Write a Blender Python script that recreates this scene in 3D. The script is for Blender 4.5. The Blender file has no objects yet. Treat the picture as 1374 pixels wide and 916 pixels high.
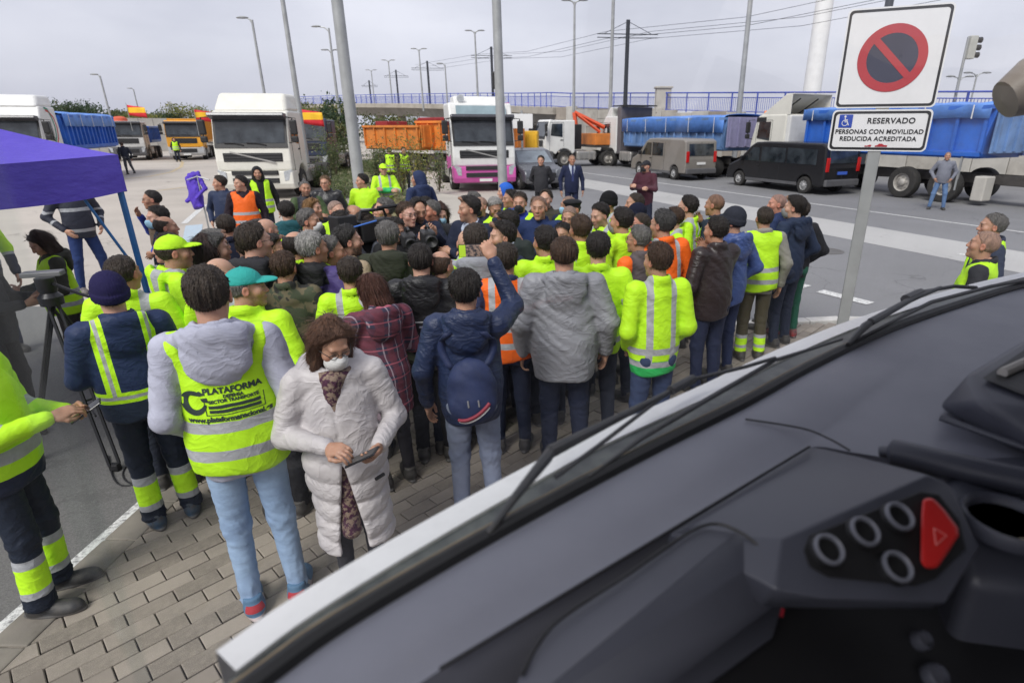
import bpy, bmesh, math, random
import numpy as np
from mathutils import Vector, Matrix
from mathutils.bvhtree import BVHTree
random.seed(7); rng = np.random.default_rng(7)
R = math.radians
S = bpy.context.scene
COL = S.collection

# ------------------------------------------------------------------ camera
CAM_H, CAM_PITCH, CAM_F = 2.45, R(20.6), 760.0      # metres, radians, pixels of a 1374 px wide frame
CAM_CX, CAM_CY = 752.0, 458.0
cam = bpy.data.cameras.new('camera')
cam_o = bpy.data.objects.new('camera', cam); COL.objects.link(cam_o)
cam.sensor_width = 36.0
cam.lens = CAM_F / 1374.0 * 36.0
cam.shift_x = -(CAM_CX - 687.0) / 1374.0
cam.clip_start = 0.02; cam.clip_end = 3000
cam_o.location = (0, 0, CAM_H)
cam_o.rotation_euler = (R(90) - CAM_PITCH, 0, 0)
cam.dof.use_dof = True
cam.dof.focus_distance = 3.6
cam.dof.aperture_fstop = 3.2
S.camera = cam_o

# ------------------------------------------------------------------ sky, sun, exposure
SUN_EL, SUN_AZ = R(48), R(205)
w = bpy.data.worlds.new('World'); S.world = w; w.use_nodes = True
nt = w.node_tree; nt.nodes.clear()
out = nt.nodes.new('ShaderNodeOutputWorld'); bg = nt.nodes.new('ShaderNodeBackground')
sky = nt.nodes.new('ShaderNodeTexSky'); sky.sky_type = 'NISHITA'; sky.sun_disc = False
sky.sun_elevation = SUN_EL; sky.sun_rotation = SUN_AZ; sky.air_density = 1.0; sky.dust_density = 4.0
tc = nt.nodes.new('ShaderNodeTexCoord'); mp = nt.nodes.new('ShaderNodeMapping')
mp.inputs['Scale'].default_value = (1.1, 1.1, 3.2)
nz = nt.nodes.new('ShaderNodeTexNoise'); nz.inputs['Scale'].default_value = 1.7; nz.inputs['Detail'].default_value = 5
cr = nt.nodes.new('ShaderNodeValToRGB')
cr.color_ramp.elements[0].position = .32; cr.color_ramp.elements[0].color = (2.85, 2.88, 3.42, 1)
cr.color_ramp.elements[1].position = .72; cr.color_ramp.elements[1].color = (4.35, 4.33, 4.85, 1)
mx = nt.nodes.new('ShaderNodeMixRGB'); mx.inputs[0].default_value = .93
nt.links.new(tc.outputs['Generated'], mp.inputs[0]); nt.links.new(mp.outputs[0], nz.inputs['Vector'])
nt.links.new(nz.outputs['Fac'], cr.inputs[0]); nt.links.new(sky.outputs[0], mx.inputs[1])
nt.links.new(cr.outputs[0], mx.inputs[2]); nt.links.new(mx.outputs[0], bg.inputs[0])
bg.inputs[1].default_value = 0.1
nt.links.new(bg.outputs[0], out.inputs[0])
sl = bpy.data.lights.new('sun', 'SUN'); sl.energy = 1.5; sl.angle = R(25); sl.color = (1, .97, .93)
so = bpy.data.objects.new('sun', sl); COL.objects.link(so)
d = Vector((math.sin(SUN_AZ) * math.cos(SUN_EL), math.cos(SUN_AZ) * math.cos(SUN_EL), math.sin(SUN_EL)))
so.rotation_euler = d.to_track_quat('Z', 'Y').to_euler(); so.location = (0, -20, 40)
S.view_settings.view_transform = 'Standard'; S.view_settings.look = 'None'
S.view_settings.exposure = 1.05; S.view_settings.gamma = 1
S.render.engine = 'CYCLES'
S.cycles.use_denoising = True
S.cycles.max_bounces = 6; S.cycles.transparent_max_bounces = 12
S.cycles.caustics_reflective = False; S.cycles.caustics_refractive = False

# ------------------------------------------------------------------ helpers
def cam_ray(px, py):
    x = (px - CAM_CX) / CAM_F; y = -(py - CAM_CY) / CAM_F
    return (x, math.cos(CAM_PITCH) + math.sin(CAM_PITCH) * y, -math.sin(CAM_PITCH) + math.cos(CAM_PITCH) * y)
def at(px, py, z=0.0):
    """point of the level z that was measured at this place of the photograph"""
    d = cam_ray(px, py); t = (z - CAM_H) / d[2]
    return Vector((d[0] * t, d[1] * t, z))
def atd(px, py, dist):
    d = cam_ray(px, py); t = dist / math.hypot(d[0], d[1])
    return Vector((d[0] * t, d[1] * t, CAM_H + d[2] * t))

def tag(o, label=None, cat=None, group=None, kind=None):
    if label: o['label'] = label
    if cat: o['category'] = cat
    if group: o['group'] = group
    if kind: o['kind'] = kind
    return o
def empty(name, loc=(0, 0, 0), rz=0.0, parent=None):
    o = bpy.data.objects.new(name, None); COL.objects.link(o)
    o.location = loc; o.rotation_euler = (0, 0, rz); o.empty_display_size = .1
    o.parent = parent
    return o
def link(name, me, mat=None, parent=None, own=False):
    o = bpy.data.objects.new(name, me); COL.objects.link(o); o.parent = parent
    if mat is not None:
        if own:
            if not me.materials: me.materials.append(None)
            o.material_slots[0].link = 'OBJECT'; o.material_slots[0].material = mat
        elif not me.materials: me.materials.append(mat)
    return o
def bevel(o, wd=.01, seg=2, ang=35):
    m = o.modifiers.new('bevel', 'BEVEL'); m.width = wd; m.segments = seg; m.limit_method = 'ANGLE'; m.angle_limit = R(ang)
    m.harden_normals = False
    return o
def smooth(me, ang=None):
    me.polygons.foreach_set('use_smooth', [True] * len(me.polygons))
    if ang is not None:
        me.set_sharp_from_angle(angle=R(ang))

class MB:
    """collects boxes, prisms, tubes and lathes; build() links them as one mesh object"""
    def __init__(s): s.v = []; s.f = []
    def add(s, vs, fs, M=None):
        b = len(s.v)
        s.v += [tuple(M @ Vector(p)) if M is not None else tuple(p) for p in vs]
        s.f += [tuple(i + b for i in f) for f in fs]; return s
    def box(s, c, sz, M=None, rot=None):
        x, y, z = sz[0] / 2, sz[1] / 2, sz[2] / 2
        L = Matrix.Translation(c)
        if rot is not None: L = L @ rot.to_4x4()
        if M is not None: L = M @ L
        return s.add([(i * x, j * y, k * z) for k in (-1, 1) for j in (-1, 1) for i in (-1, 1)],
                     [(0, 2, 3, 1), (4, 5, 7, 6), (0, 1, 5, 4), (2, 6, 7, 3), (0, 4, 6, 2), (1, 3, 7, 5)], L)
    def hexa(s, p): # 8 points: bottom 4 ccw, top 4 ccw
        return s.add(p, [(3, 2, 1, 0), (4, 5, 6, 7), (0, 1, 5, 4), (1, 2, 6, 5), (2, 3, 7, 6), (3, 0, 4, 7)])
    def prism(s, poly, x0, x1, M=None):
        """polygon of (y, z), ccw seen from +x, extruded along x"""
        n = len(poly)
        vs = [(x0, a, b) for a, b in poly] + [(x1, a, b) for a, b in poly]
        fs = [tuple(range(n))[::-1], tuple(range(n, 2 * n))] + [(i, (i + 1) % n, n + (i + 1) % n, n + i) for i in range(n)]
        return s.add(vs, fs, M)
    def slab(s, poly, z0, z1, M=None):
        n = len(poly)
        vs = [(a, b, z0) for a, b in poly] + [(a, b, z1) for a, b in poly]
        fs = [tuple(range(n))[::-1], tuple(range(n, 2 * n))] + [(i, (i + 1) % n, n + (i + 1) % n, n + i) for i in range(n)]
        return s.add(vs, fs, M)
    def tube(s, pts, r, n=8, M=None, closed=False):
        pts = [Vector(p) for p in pts]; k = len(pts)
        rr = r if isinstance(r, (list, tuple)) else [r] * k
        vs = []; prev = None
        for i, p in enumerate(pts):
            if closed: t = pts[(i + 1) % k] - pts[i - 1]
            else: t = pts[min(i + 1, k - 1)] - pts[max(i - 1, 0)]
            t.normalize()
            if prev is None:
                a = Vector((0, 0, 1)) if abs(t.z) < .9 else Vector((1, 0, 0))
                nx = t.cross(a).normalized()
            else: nx = (prev - t * prev.dot(t)).normalized()
            prev = nx; ny = t.cross(nx)
            for j in range(n):
                q = 2 * math.pi * j / n
                vs.append(p + (nx * math.cos(q) + ny * math.sin(q)) * rr[i])
        fs = []
        for i in range(k if closed else k - 1):
            for j in range(n):
                a = i * n + j; b = i * n + (j + 1) % n; c = ((i + 1) % k) * n
                fs.append((a, b, c + (j + 1) % n, c + j))
        if not closed: fs += [tuple(range(n))[::-1], tuple(range((k - 1) * n, k * n))]
        return s.add(vs, fs, M)
    def lathe(s, prof, n=24, M=None, cap=True):
        """profile of (r, z) about z"""
        vs = []; k = len(prof)
        for r, z in prof:
            for j in range(n):
                q = 2 * math.pi * j / n; vs.append((r * math.cos(q), r * math.sin(q), z))
        fs = [(i * n + j, i * n + (j + 1) % n, (i + 1) * n + (j + 1) % n, (i + 1) * n + j) for i in range(k - 1) for j in range(n)]
        if cap and prof[0][0] > 1e-6: fs.append(tuple(range(n))[::-1])
        if cap and prof[-1][0] > 1e-6: fs.append(tuple(range((k - 1) * n, k * n)))
        return s.add(vs, fs, M)
    def mesh(s, name):
        me = bpy.data.meshes.new(name); me.from_pydata(s.v, [], s.f); me.update(); return me
    def build(s, name, mat, parent=None, bv=0, seg=2, sm=False, ang=40):
        me = s.mesh(name)
        bm = bmesh.new(); bm.from_mesh(me); bmesh.ops.recalc_face_normals(bm, faces=bm.faces); bm.to_mesh(me); bm.free()
        if sm: smooth(me, ang)
        o = link(name, me, mat, parent)
        if bv: bevel(o, bv, seg)
        return o

# ------------------------------------------------------------------ materials
class NG:
    def __init__(s, name):
        s.m = bpy.data.materials.new(name); s.m.use_nodes = True; s.t = s.m.node_tree
        s.b = s.t.nodes['Principled BSDF']
    def n(s, typ, **kw):
        o = s.t.nodes.new('ShaderNode' + typ)
        for k, v in kw.items(): setattr(o, k, v)
        return o
    def l(s, a, b): s.t.links.new(a, b)
    def put(s, sock, v):
        if hasattr(v, 'links'): s.l(v, sock)
        else: sock.default_value = v
    def math(s, op, a, b=0.0, c=None):
        o = s.n('Math', operation=op); s.put(o.inputs[0], a); s.put(o.inputs[1], b)
        if c is not None: s.put(o.inputs[2], c)
        return o.outputs[0]
    def mix(s, f, a, b, mode='MIX'):
        o = s.n('MixRGB', blend_type=mode); s.put(o.inputs[0], f)
        for k, v in ((1, a), (2, b)):
            s.put(o.inputs[k], v if hasattr(v, 'links') else (*v[:3], 1))
        return o.outputs[0]
    def band(s, v, lo, hi): return s.math('MULTIPLY', s.math('GREATER_THAN', v, lo), s.math('LESS_THAN', v, hi))
    def obj(s): return s.n('TexCoord').outputs['Object']
    def xyz(s, v=None):
        o = s.n('SeparateXYZ'); s.l(v if v is not None else s.obj(), o.inputs[0]); return o.outputs
    def noise(s, scale, detail=3, vec=None, rough=.55, stretch=None):
        o = s.n('TexNoise'); o.inputs['Scale'].default_value = scale; o.inputs['Detail'].default_value = detail
        o.inputs['Roughness'].default_value = rough
        v = vec if vec is not None else s.obj()
        if stretch:
            m = s.n('Mapping'); m.inputs['Scale'].default_value = stretch; s.l(v, m.inputs[0]); v = m.outputs[0]
        s.l(v, o.inputs['Vector']); return o.outputs['Fac']
    def creases(s):
        """branching soft folds: ridges of a warped noise, longer across than along"""
        v = s.obj(); w = s.n('TexNoise'); w.inputs['Scale'].default_value = 3.0; w.inputs['Detail'].default_value = 2; s.l(v, w.inputs['Vector'])
        m = s.n('VectorMath', operation='MULTIPLY_ADD'); s.l(w.outputs['Color'], m.inputs[0]); m.inputs[1].default_value = (.35, .35, .35); s.l(v, m.inputs[2])
        n1 = s.noise(7.5, 2, m.outputs[0], .45, (1, 1, 1.9)); n2 = s.noise(17, 2, m.outputs[0], .5, (1.2, 1.2, 1.6))
        r1 = s.math('ABSOLUTE', s.math('SUBTRACT', n1, .5)); r2 = s.math('ABSOLUTE', s.math('SUBTRACT', n2, .5))
        return s.math('SUBTRACT', 1.0, s.math('ADD', s.math('MULTIPLY', s.math('SQRT', r1), 1.3), s.math('MULTIPLY', s.math('SQRT', r2), .45)))
    def ramp(s, f, lo, hi):
        o = s.n('MapRange'); s.put(o.inputs[0], f); o.inputs[1].default_value = lo; o.inputs[2].default_value = hi
        return o.outputs[0]
    def bump(s, h, strength=.3, dist=.01):
        o = s.n('Bump'); o.inputs['Strength'].default_value = strength; o.inputs['Distance'].default_value = dist
        s.l(h, o.inputs['Height']); s.l(o.outputs[0], s.b.inputs['Normal'])
    def done(s, col, rough=.6, metal=0.0, spec=None):
        s.put(s.b.inputs['Base Color'], col if hasattr(col, 'links') else (*col[:3], 1))
        s.put(s.b.inputs['Roughness'], rough); s.b.inputs['Metallic'].default_value = metal
        if spec is not None: s.b.inputs['Specular IOR Level'].default_value = spec
        return s.m

MATS = {}
def mat(name, col, rough=.6, metal=0.0, var=.12, scale=3.0, bump=0.0, bscale=40.0, bdist=.004, dirt=0.0, spec=None):
    """plain surface: base colour, soft mottling, a little relief and dirt specks"""
    if name in MATS: return MATS[name]
    g = NG(name)
    c = g.mix(g.ramp(g.noise(scale, 4), .3, .7), tuple(x * (1 - var) for x in col), tuple(min(1, x * (1 + var)) for x in col))
    if dirt: c = g.mix(g.math('MULTIPLY', g.ramp(g.noise(scale * 2.3, 6, rough=.7), .5, .75), dirt), c, (.09, .075, .06))
    if bump: g.bump(g.noise(bscale, 4), bump, bdist)
    r = g.math('ADD', g.math('MULTIPLY', g.noise(scale * 4, 3), .16), rough - .08)
    MATS[name] = g.done(c, r, metal, spec); return MATS[name]
# ================================================================== THE GROUND
def sheet(name, poly, z, m, kind='structure'):
    o = MB().add([(x, y, z) for x, y in poly], [tuple(range(len(poly)))]).build(name, m)
    return tag(o, kind=kind)
def ground_mat(name, col, speck=.35, patch=.18, seams=False, warm=None):
    g = NG(name); v = g.obj()
    c = g.mix(g.ramp(g.noise(.35, 5, v), .3, .7), tuple(x * (1 - patch) for x in col), tuple(x * (1 + patch) for x in col))
    c = g.mix(g.math('MULTIPLY', g.ramp(g.noise(95, 2, v), .35, .7), speck), c, tuple(x * 2.1 for x in col))
    c = g.mix(g.math('MULTIPLY', g.ramp(g.noise(130, 2, v), .55, .75), speck), c, tuple(x * .4 for x in col))
    if warm: c = g.mix(g.math('MULTIPLY', g.ramp(g.noise(1.3, 6, v, .7), .45, .75), .5), c, warm)
    st = g.ramp(g.noise(2.2, 6, v, .75), .6, .78)
    vo = g.n('TexVoronoi', feature='DISTANCE_TO_EDGE'); vo.inputs['Scale'].default_value = .38; wv = g.n('TexNoise'); wv.inputs['Scale'].default_value = 1.2; wv.inputs['Detail'].default_value = 6; g.l(v, wv.inputs['Vector'])
    wm_ = g.n('VectorMath', operation='MULTIPLY_ADD'); g.l(wv.outputs['Color'], wm_.inputs[0]); wm_.inputs[1].default_value = (1.6, 1.6, 0); g.l(v, wm_.inputs[2]); g.l(wm_.outputs[0], vo.inputs['Vector'])
    crk = g.math('MULTIPLY', g.math('LESS_THAN', vo.outputs['Distance'], .006), g.ramp(g.noise(.5, 3, v), .45, .6))
    c = g.mix(g.math('MULTIPLY', crk, .55), c, tuple(x * .45 for x in col))
    pt = g.ramp(g.noise(.13, 2, v), .52, .56); c = g.mix(g.math('MULTIPLY', pt, .16), c, tuple(x * .62 for x in col))
    c = g.mix(g.math('MULTIPLY', st, .35), c, tuple(x * .5 for x in col))
    g.bump(g.noise(140, 3, v), .5, .006)
    return g.done(c, .85)
M_lot = ground_mat('pale concrete', (.41, .37, .325), .10, .14, warm=(.46, .42, .375))
M_asph = ground_mat('asphalt', (.18, .18, .185), .3, .12)
M_asph2 = ground_mat('worn asphalt', (.125, .122, .118), .45, .15)
M_path = ground_mat('concrete path', (.42, .39, .34), .2, .12)
M_band = ground_mat('pale paving band', (.40, .395, .385), .15, .08)
M_soil = ground_mat('weedy soil', (.17, .155, .095), .4, .3, warm=(.12, .14, .05))

sheet('ground', [(-900, -60), (900, -60), (900, 1500), (-900, 1500)], 0.0, M_lot)
RD = Vector((-.42, .907)); RN = Vector((.907, .42))           # the road runs away to the left; RN points at the wall
k0 = at(760, 232); k0 = Vector((k0.x, k0.y))
# asphalt of the road and the near lane
sheet('road', [(-1.3, 7.0), (-2.6, 13.0), (-1.9, 20), (-2.6, 28), (-12, 58), (-30, 130), (20, 130), (60, 60), (60, -20), (2.0, -20), (2.0, 6.0)], .004, M_asph)
sheet('near_lane', [(-2.9, -12), (-2.9, 3.3), (-2.8, 7.75), (-9.5, 8.05), (-16, 4), (-16, -12)], .004, M_asph2)
def strip(name, a, b, wd, z, m):
    a = Vector(a[:2]); b = Vector(b[:2]); t = (b - a).normalized(); n = Vector((-t.y, t.x)) * wd / 2
    return sheet(name, [tuple(a - n), tuple(b - n), tuple(b + n), tuple(a + n)], z, m)
g = NG('worn white road paint')
wearf = g.ramp(g.noise(30, 6, rough=.75), .35, .55)
M_paint = g.done(g.mix(wearf, (.2, .2, .2), (.72, .72, .70)), .7)
g = NG('faded yellow road paint')
M_paint_y = g.done(g.mix(g.ramp(g.noise(14, 6, rough=.75), .3, .6), (.37, .33, .285), (.52, .40, .21)), .7)
g = NG('faded blue parking paint')
M_paint_b = g.done(g.mix(g.ramp(g.noise(14, 6, rough=.75), .3, .6), (.40, .40, .40), (.40, .52, .62)), .7)
# pale crossing band, thin lane line, white dashes
b0, b1 = at(752, 240), at(1374, 352)
t = (b1 - b0).normalized()
strip('pale_crossing_band', b0 - t * 8, b1 + t * 12, 2.1, .008, M_band)
b0, b1 = at(880, 245), at(1374, 312)
strip('lane_line', b0 - (b1 - b0) * .9, b1 + (b1 - b0) * .6, .12, .008, M_paint)
strip('lane_dash', at(1100, 391), at(1168, 408), .22, .012, M_paint)
strip('lane_dash', at(1060, 381), at(1082, 386), .3, .012, M_paint)
strip('lane_dash', at(1286, 341), at(1340, 352), .16, .013, M_paint)
strip('edge_line', (-2.97, -8), (-2.9, 3.4), .11, .010, M_paint)
strip('edge_line', (-2.9, 3.4), (-2.78, 7.5), .14, .010, M_paint)
# parking lot marks on the left
def arc(name, pts, wd, z, m):
    P = [Vector(p[:2]) for p in pts]; vs = []; fs = []
    for i, p in enumerate(P):
        t = (P[min(i + 1, len(P) - 1)] - P[max(0, i - 1)]).normalized(); n = Vector((-t.y, t.x)) * wd / 2
        vs += [(*(p + n), z), (*(p - n), z)]
    fs = [(2 * i, 2 * i + 1, 2 * i + 3, 2 * i + 2) for i in range(len(P) - 1)]
    return tag(MB().add(vs, fs).build(name, m), kind='structure')
arc('yellow_lot_line', [at(x, y) for x, y in ((168, 240), (200, 237), (230, 231), (243, 224), (245, 218), (238, 214), (215, 213))], .22, .005, M_paint_y)
strip('yellow_lot_line', at(196, 258), at(258, 250), .18, .005, M_paint_y)
strip('bay_line', at(247, 300), at(275, 275), .16, .005, M_paint)
q = [at(249, 303), at(272, 301), at(268, 345), at(240, 345)]
sheet('blue_bay', [(p.x, p.y) for p in q], .006, M_paint_b)
# manhole on the road
mh = at(1108, 337)
o = MB().lathe([(.36, .006), (.36, .012), (.30, .012), (.30, .008), (0, .008)], 28, Matrix.Translation((mh.x, mh.y, 0))).build('manhole_cover', mat('iron', (.12, .115, .11), .7, bump=.4, bscale=30))
tag(o, 'round iron manhole cover set in the asphalt', 'manhole')

# ------------------------------------------------------------------ paved island with its kerb
isl = [(-2.82, -6), (-2.80, 3.2), (-2.72, 5.6), (-2.4, 6.6), (-1.2, 7.0), (.4, 6.9), (1.7, 6.78), (2.3, 6.9), (3.7, 7.1), (5.2, 6.95), (6.2, 6.2), (6.8, 4.5), (6.9, -6)]
M_bed = mat('joint sand', (.13, .115, .095), .95, bump=.5, bscale=60, scale=8)
bed = MB().slab(isl, .0, .05).build('pavement', M_bed); tag(bed, kind='structure')
g = NG('paver concrete')
oi = g.n('ObjectInfo')
tone = g.mix(oi.outputs['Random'], (.175, .150, .122), (.345, .30, .25)); gp_ = g.n('NewGeometry').outputs['Position']; tone = g.mix(g.math('MULTIPLY', g.ramp(g.noise(1.6, 6, gp_, .7), .42, .7), .55), tone, (.15, .135, .11))
c = g.mix(g.math('MULTIPLY', g.ramp(g.noise(14, 6, rough=.7), .4, .75), .6), tone, (.35, .305, .25))
c = g.mix(g.math('MULTIPLY', g.ramp(g.noise(220, 2), .5, .75), .35), c, (.52, .48, .43))
g.bump(g.noise(160, 3), .4, .003)
M_paver = g.done(c, .85)
g = NG('far paver concrete')
gi = g.n('NewGeometry')
tone = g.mix(gi.outputs['Random Per Island'], (.175, .150, .122), (.345, .30, .25)); tone = g.mix(g.math('MULTIPLY', g.ramp(g.noise(1.6, 6, gi.outputs['Position'], .7), .42, .7), .55), tone, (.15, .135, .11))
c = g.mix(g.ramp(g.noise(6, 6, rough=.7), .35, .7), tone, (.23, .2, .17))
g.bump(g.noise(160, 3), .4, .003)
M_paver2 = g.done(c, .85)
def inside(p, poly):
    r = False; n = len(poly)
    for i in range(n):
        a, b = poly[i], poly[(i + 1) % n]
        if (a[1] > p[1]) != (b[1] > p[1]) and p[0] < (b[0] - a[0]) * (p[1] - a[1]) / (b[1] - a[1]) + a[0]: r = not r
    return r
bm_ = MB()
e = .004; L2, W2 = .1072, .0522
bm_.add([(-L2, -W2, 0), (L2, -W2, 0), (L2, W2, 0), (-L2, W2, 0), (-L2, -W2, .042), (L2, -W2, .042), (L2, W2, .042), (-L2, W2, .042),
         (-L2 + e, -W2 + e, .046), (L2 - e, -W2 + e, .046), (L2 - e, W2 - e, .046), (-L2 + e, W2 - e, .046)],
        [(0, 1, 5, 4), (1, 2, 6, 5), (2, 3, 7, 6), (3, 0, 4, 7), (4, 5, 9, 8), (5, 6, 10, 9), (6, 7, 11, 10), (7, 4, 8, 11), (8, 9, 10, 11)])
paver_me = bm_.mesh('paver'); paver_me.materials.append(M_paver)
BA = R(47); bu = Vector((math.cos(BA), math.sin(BA))); bv_ = Vector((-bu.y, bu.x))
cands = []
for j in range(-90, 90):
    for i in range(-60, 60):
        p = bu * (.22 * i + .11 * (j % 2)) + bv_ * (.11 * j) + Vector((0, 3))
        if p.y < .9 or p.y > 7.1: continue
        if not all(inside((p.x + dx, p.y + dy), isl) for dx, dy in ((.1, .08), (-.1, -.08), (.08, -.1), (-.08, .1))): continue
        # how well the photo shows this spot: the open patch at the feet of the nearest people
        zc = p.y * math.cos(CAM_PITCH) + CAM_H * math.sin(CAM_PITCH)
        u = CAM_CX + CAM_F * p.x / zc; v = CAM_CY - CAM_F * (p.y * math.sin(CAM_PITCH) - CAM_H * math.cos(CAM_PITCH)) / zc
        open_ = (-20 < u < 700 and 640 < v < 930 and v < 960 - .50 * (u - 250) * 1.0 + 40)
        cands.append((0 if open_ else 1, zc, p))
cands.sort(key=lambda c: (c[0], c[1]))
far = MB()
for k, (o_, zc, p) in enumerate(cands):
    z = .046 + random.uniform(-.004, .004)
    M = Matrix.Translation((p.x, p.y, z)) @ Matrix.Rotation(BA + random.uniform(-.012, .012), 4, 'Z') @ Matrix.Rotation(random.uniform(-.012, .012), 4, 'X')
    if k < 300:
        o = link('paver', paver_me, None, bed); o.matrix_world = M
    else:
        far.add([v.co for v in paver_me.vertices], [tuple(q.vertices) for q in paver_me.polygons], M)
o = far.build('paver_field', M_paver2, bed); o['kind'] = 'stuff'
Z_ISL = .092
# border kerb: white-painted stones along the road side, cobbled at the left
def offset_line(pts, d):
    out = []
    for i, p in enumerate(pts):
        a = Vector(pts[max(0, i - 1)]); b = Vector(pts[min(len(pts) - 1, i + 1)]); t = (b - a).normalized()
        out.append(Vector(p) + Vector((-t.y, t.x)) * d)
    return out
kerb = isl[4:11]
ks = []; 
for a, b in zip(kerb[:-1], kerb[1:]):
    a, b = Vector(a), Vector(b); n = max(1, round((b - a).length / .5))
    for i in range(n): ks.append((a.lerp(b, i / n), a.lerp(b, (i + 1) / n)))
M_kerb = mat('whitened kerb concrete', (.56, .545, .52), .8, var=.15, scale=5, bump=.3, dirt=.35)
M_border = mat('grey border concrete', (.21, .19, .16), .85, var=.2, scale=3, bump=.4, dirt=.4)
kr = tag(MB().box((0, 0, .02), (.02, .02, .02), Matrix.Translation((3.0, 6.95, 0))).build('kerb', M_kerb), kind='structure')
for a, b in ks:
    t = (b - a).normalized(); n = Vector((-t.y, t.x)); a2 = a + t * .006; b2 = b - t * .006
    m_ = MB(); q = [a2 - n * .07, b2 - n * .07, b2 + n * .09, a2 + n * .09]
    m_.hexa([(p.x, p.y, 0.0) for p in q] + [(p.x, p.y, .115) for p in q])
    m_.build('kerb_stone', M_kerb, kr, bv=.012)

eb = [Vector((-2.80, -1.0)), Vector((-2.795, 3.2)), Vector((-2.72, 5.6)), Vector((-2.4, 6.6)), Vector((-1.2, 7.0))]
for a, b in zip(eb[:-1], eb[1:]):
    n = max(1, round((b - a).length / .4))
    for i in range(n):
        p, q = a.lerp(b, (i + .01) / n), a.lerp(b, (i + .99) / n); t = (q - p).normalized(); nn = Vector((t.y, -t.x)) * .2
        MB().hexa([(*p, 0), (*q, 0), (*(q + nn), 0), (*(p + nn), 0), (*p, .099), (*q, .099), (*(q + nn), .097), (*(p + nn), .097)]).build('border_stone', M_border, kr, bv=.008)

# ------------------------------------------------------------------ weedy median and concrete path on the left of the pink lorry
m0 = [at(x, y) for x, y in ((412, 196), (418, 222), (470, 262), (520, 300), (560, 330), (640, 330), (700, 262), (640, 235), (560, 215), (520, 196))]
md = [(-17.5, 46), (-12.2, 30.0), (-7.2, 19.8), (-3.8, 12.6), (-2.6, 12.4), (-3.4, 17), (-5.8, 22), (-8.2, 32), (-9.5, 46)]
tag(MB().slab(md, 0, .09).build('median', M_soil), kind='structure')
pp = [(-3.8, 12.6), (-1.6, 10.2), (-.9, 12), (-1.5, 19.2), (-4.6, 22.5), (-5.9, 26.5), (-7.0, 26.5), (-5.6, 21.5), (-3.4, 16.8), (-2.7, 12.9)]
tag(MB().slab(pp, .001, .10).build('path', M_path), kind='structure')
km = tag(MB().box((-3.75, 12.55, .05), (.02, .02, .02)).build('kerb', M_kerb), kind='structure')
M_kerb2 = mat('old kerb concrete', (.3, .27, .24), .85, var=.2, scale=3, bump=.4, dirt=.5)
for a, b in zip(md[:3], md[1:4]):
    a, b = Vector(a), Vector(b); n = round((b - a).length / 1.0)
    for i in range(n):
        p, q = a.lerp(b, (i + .01) / n), a.lerp(b, (i + .99) / n); t = (q - p).normalized(); nn = Vector((-t.y, t.x)) * .09
        MB().hexa([(*(p - nn), 0), (*(q - nn), 0), (*(q + nn), 0), (*(p + nn), 0), (*(p - nn), .15), (*(q - nn), .15), (*(q + nn), .15), (*(p + nn), .15)]).build('kerb_stone', M_kerb2, km, bv=.012)

# ================================================================== RETAINING WALL, BRIDGE, RAILING
W0 = Vector((21.0, 27.0)); WL = 37.0; WD = Vector((-.586, .81)); WN = Vector((.81, .586))
def wallpt(s, off=0.0): p = W0 + WD * s + WN * off; return p
def walltop(s): return 2.7 + s / 37 * 1.5
M_wall = mat('stained wall concrete', (.40, .375, .335), .9, var=.22, scale=.9, bump=.3, bscale=12, dirt=.3)
M_wall2 = mat('pale wall concrete', (.47, .45, .41), .9, var=.15, scale=.9, bump=.3, bscale=12, dirt=.2)
M_wall3 = mat('brownish wall concrete', (.34, .30, .255), .9, var=.2, scale=.9, bump=.3, bscale=12, dirt=.3)
wl = empty('retaining_wall', (*wallpt(10), 0))
tag(wl, 'long wall of stained concrete panels under the blue railing, behind the parked trucks', 'wall')
def wchild(mb, name, m, bv=0):
    o = mb.build(name, m, wl, bv=bv); o.matrix_parent_inverse = Matrix.Translation(-wl.location); return o
core = MB()
for i in range(12):
    s0, s1 = -14 + i * (WL + 14) / 12, -14 + (i + 1) * (WL + 14) / 12
    a, b, c, d_ = wallpt(s0, .2), wallpt(s1, .2), wallpt(s1, 2.2), wallpt(s0, 2.2)
    core.hexa([(*a, 0), (*d_, 0), (*c, 0), (*b, 0), (*a, walltop(s0) - .1), (*d_, walltop(s0) - .1), (*c, walltop(s1) - .1), (*b, walltop(s1) - .1)])
wchild(core, 'wall_core', M_wall3)
s = -13.0; r_ = random.Random(3)
while s < WL - .5:
    wd = 1.5
    zs = [0.02, 1.3 + .6 * ((int(s / 1.5)) % 2), 2.6 + .6 * ((int(s / 1.5)) % 2)]
    top = walltop(s + .7) + r_.choice((-.02, .12, .22))
    zs = [z for z in zs if z < top - .35] + [top]
    for z0, z1 in zip(zs[:-1], zs[1:]):
        off = r_.uniform(-.02, .03)
        a, b, c, d_ = wallpt(s + .012, off), wallpt(s + wd - .012, off), wallpt(s + wd - .012, .19), wallpt(s + .012, .19)
        m_ = MB().hexa([(*a, z0 + .012), (*d_, z0 + .012), (*c, z0 + .012), (*b, z0 + .012), (*a, z1 - .012), (*d_, z1 - .012), (*c, z1 - .012), (*b, z1 - .012)])
        wchild(m_, 'panel', r_.choice((M_wall, M_wall, M_wall2, M_wall3)), bv=.02)
    s += wd
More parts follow.
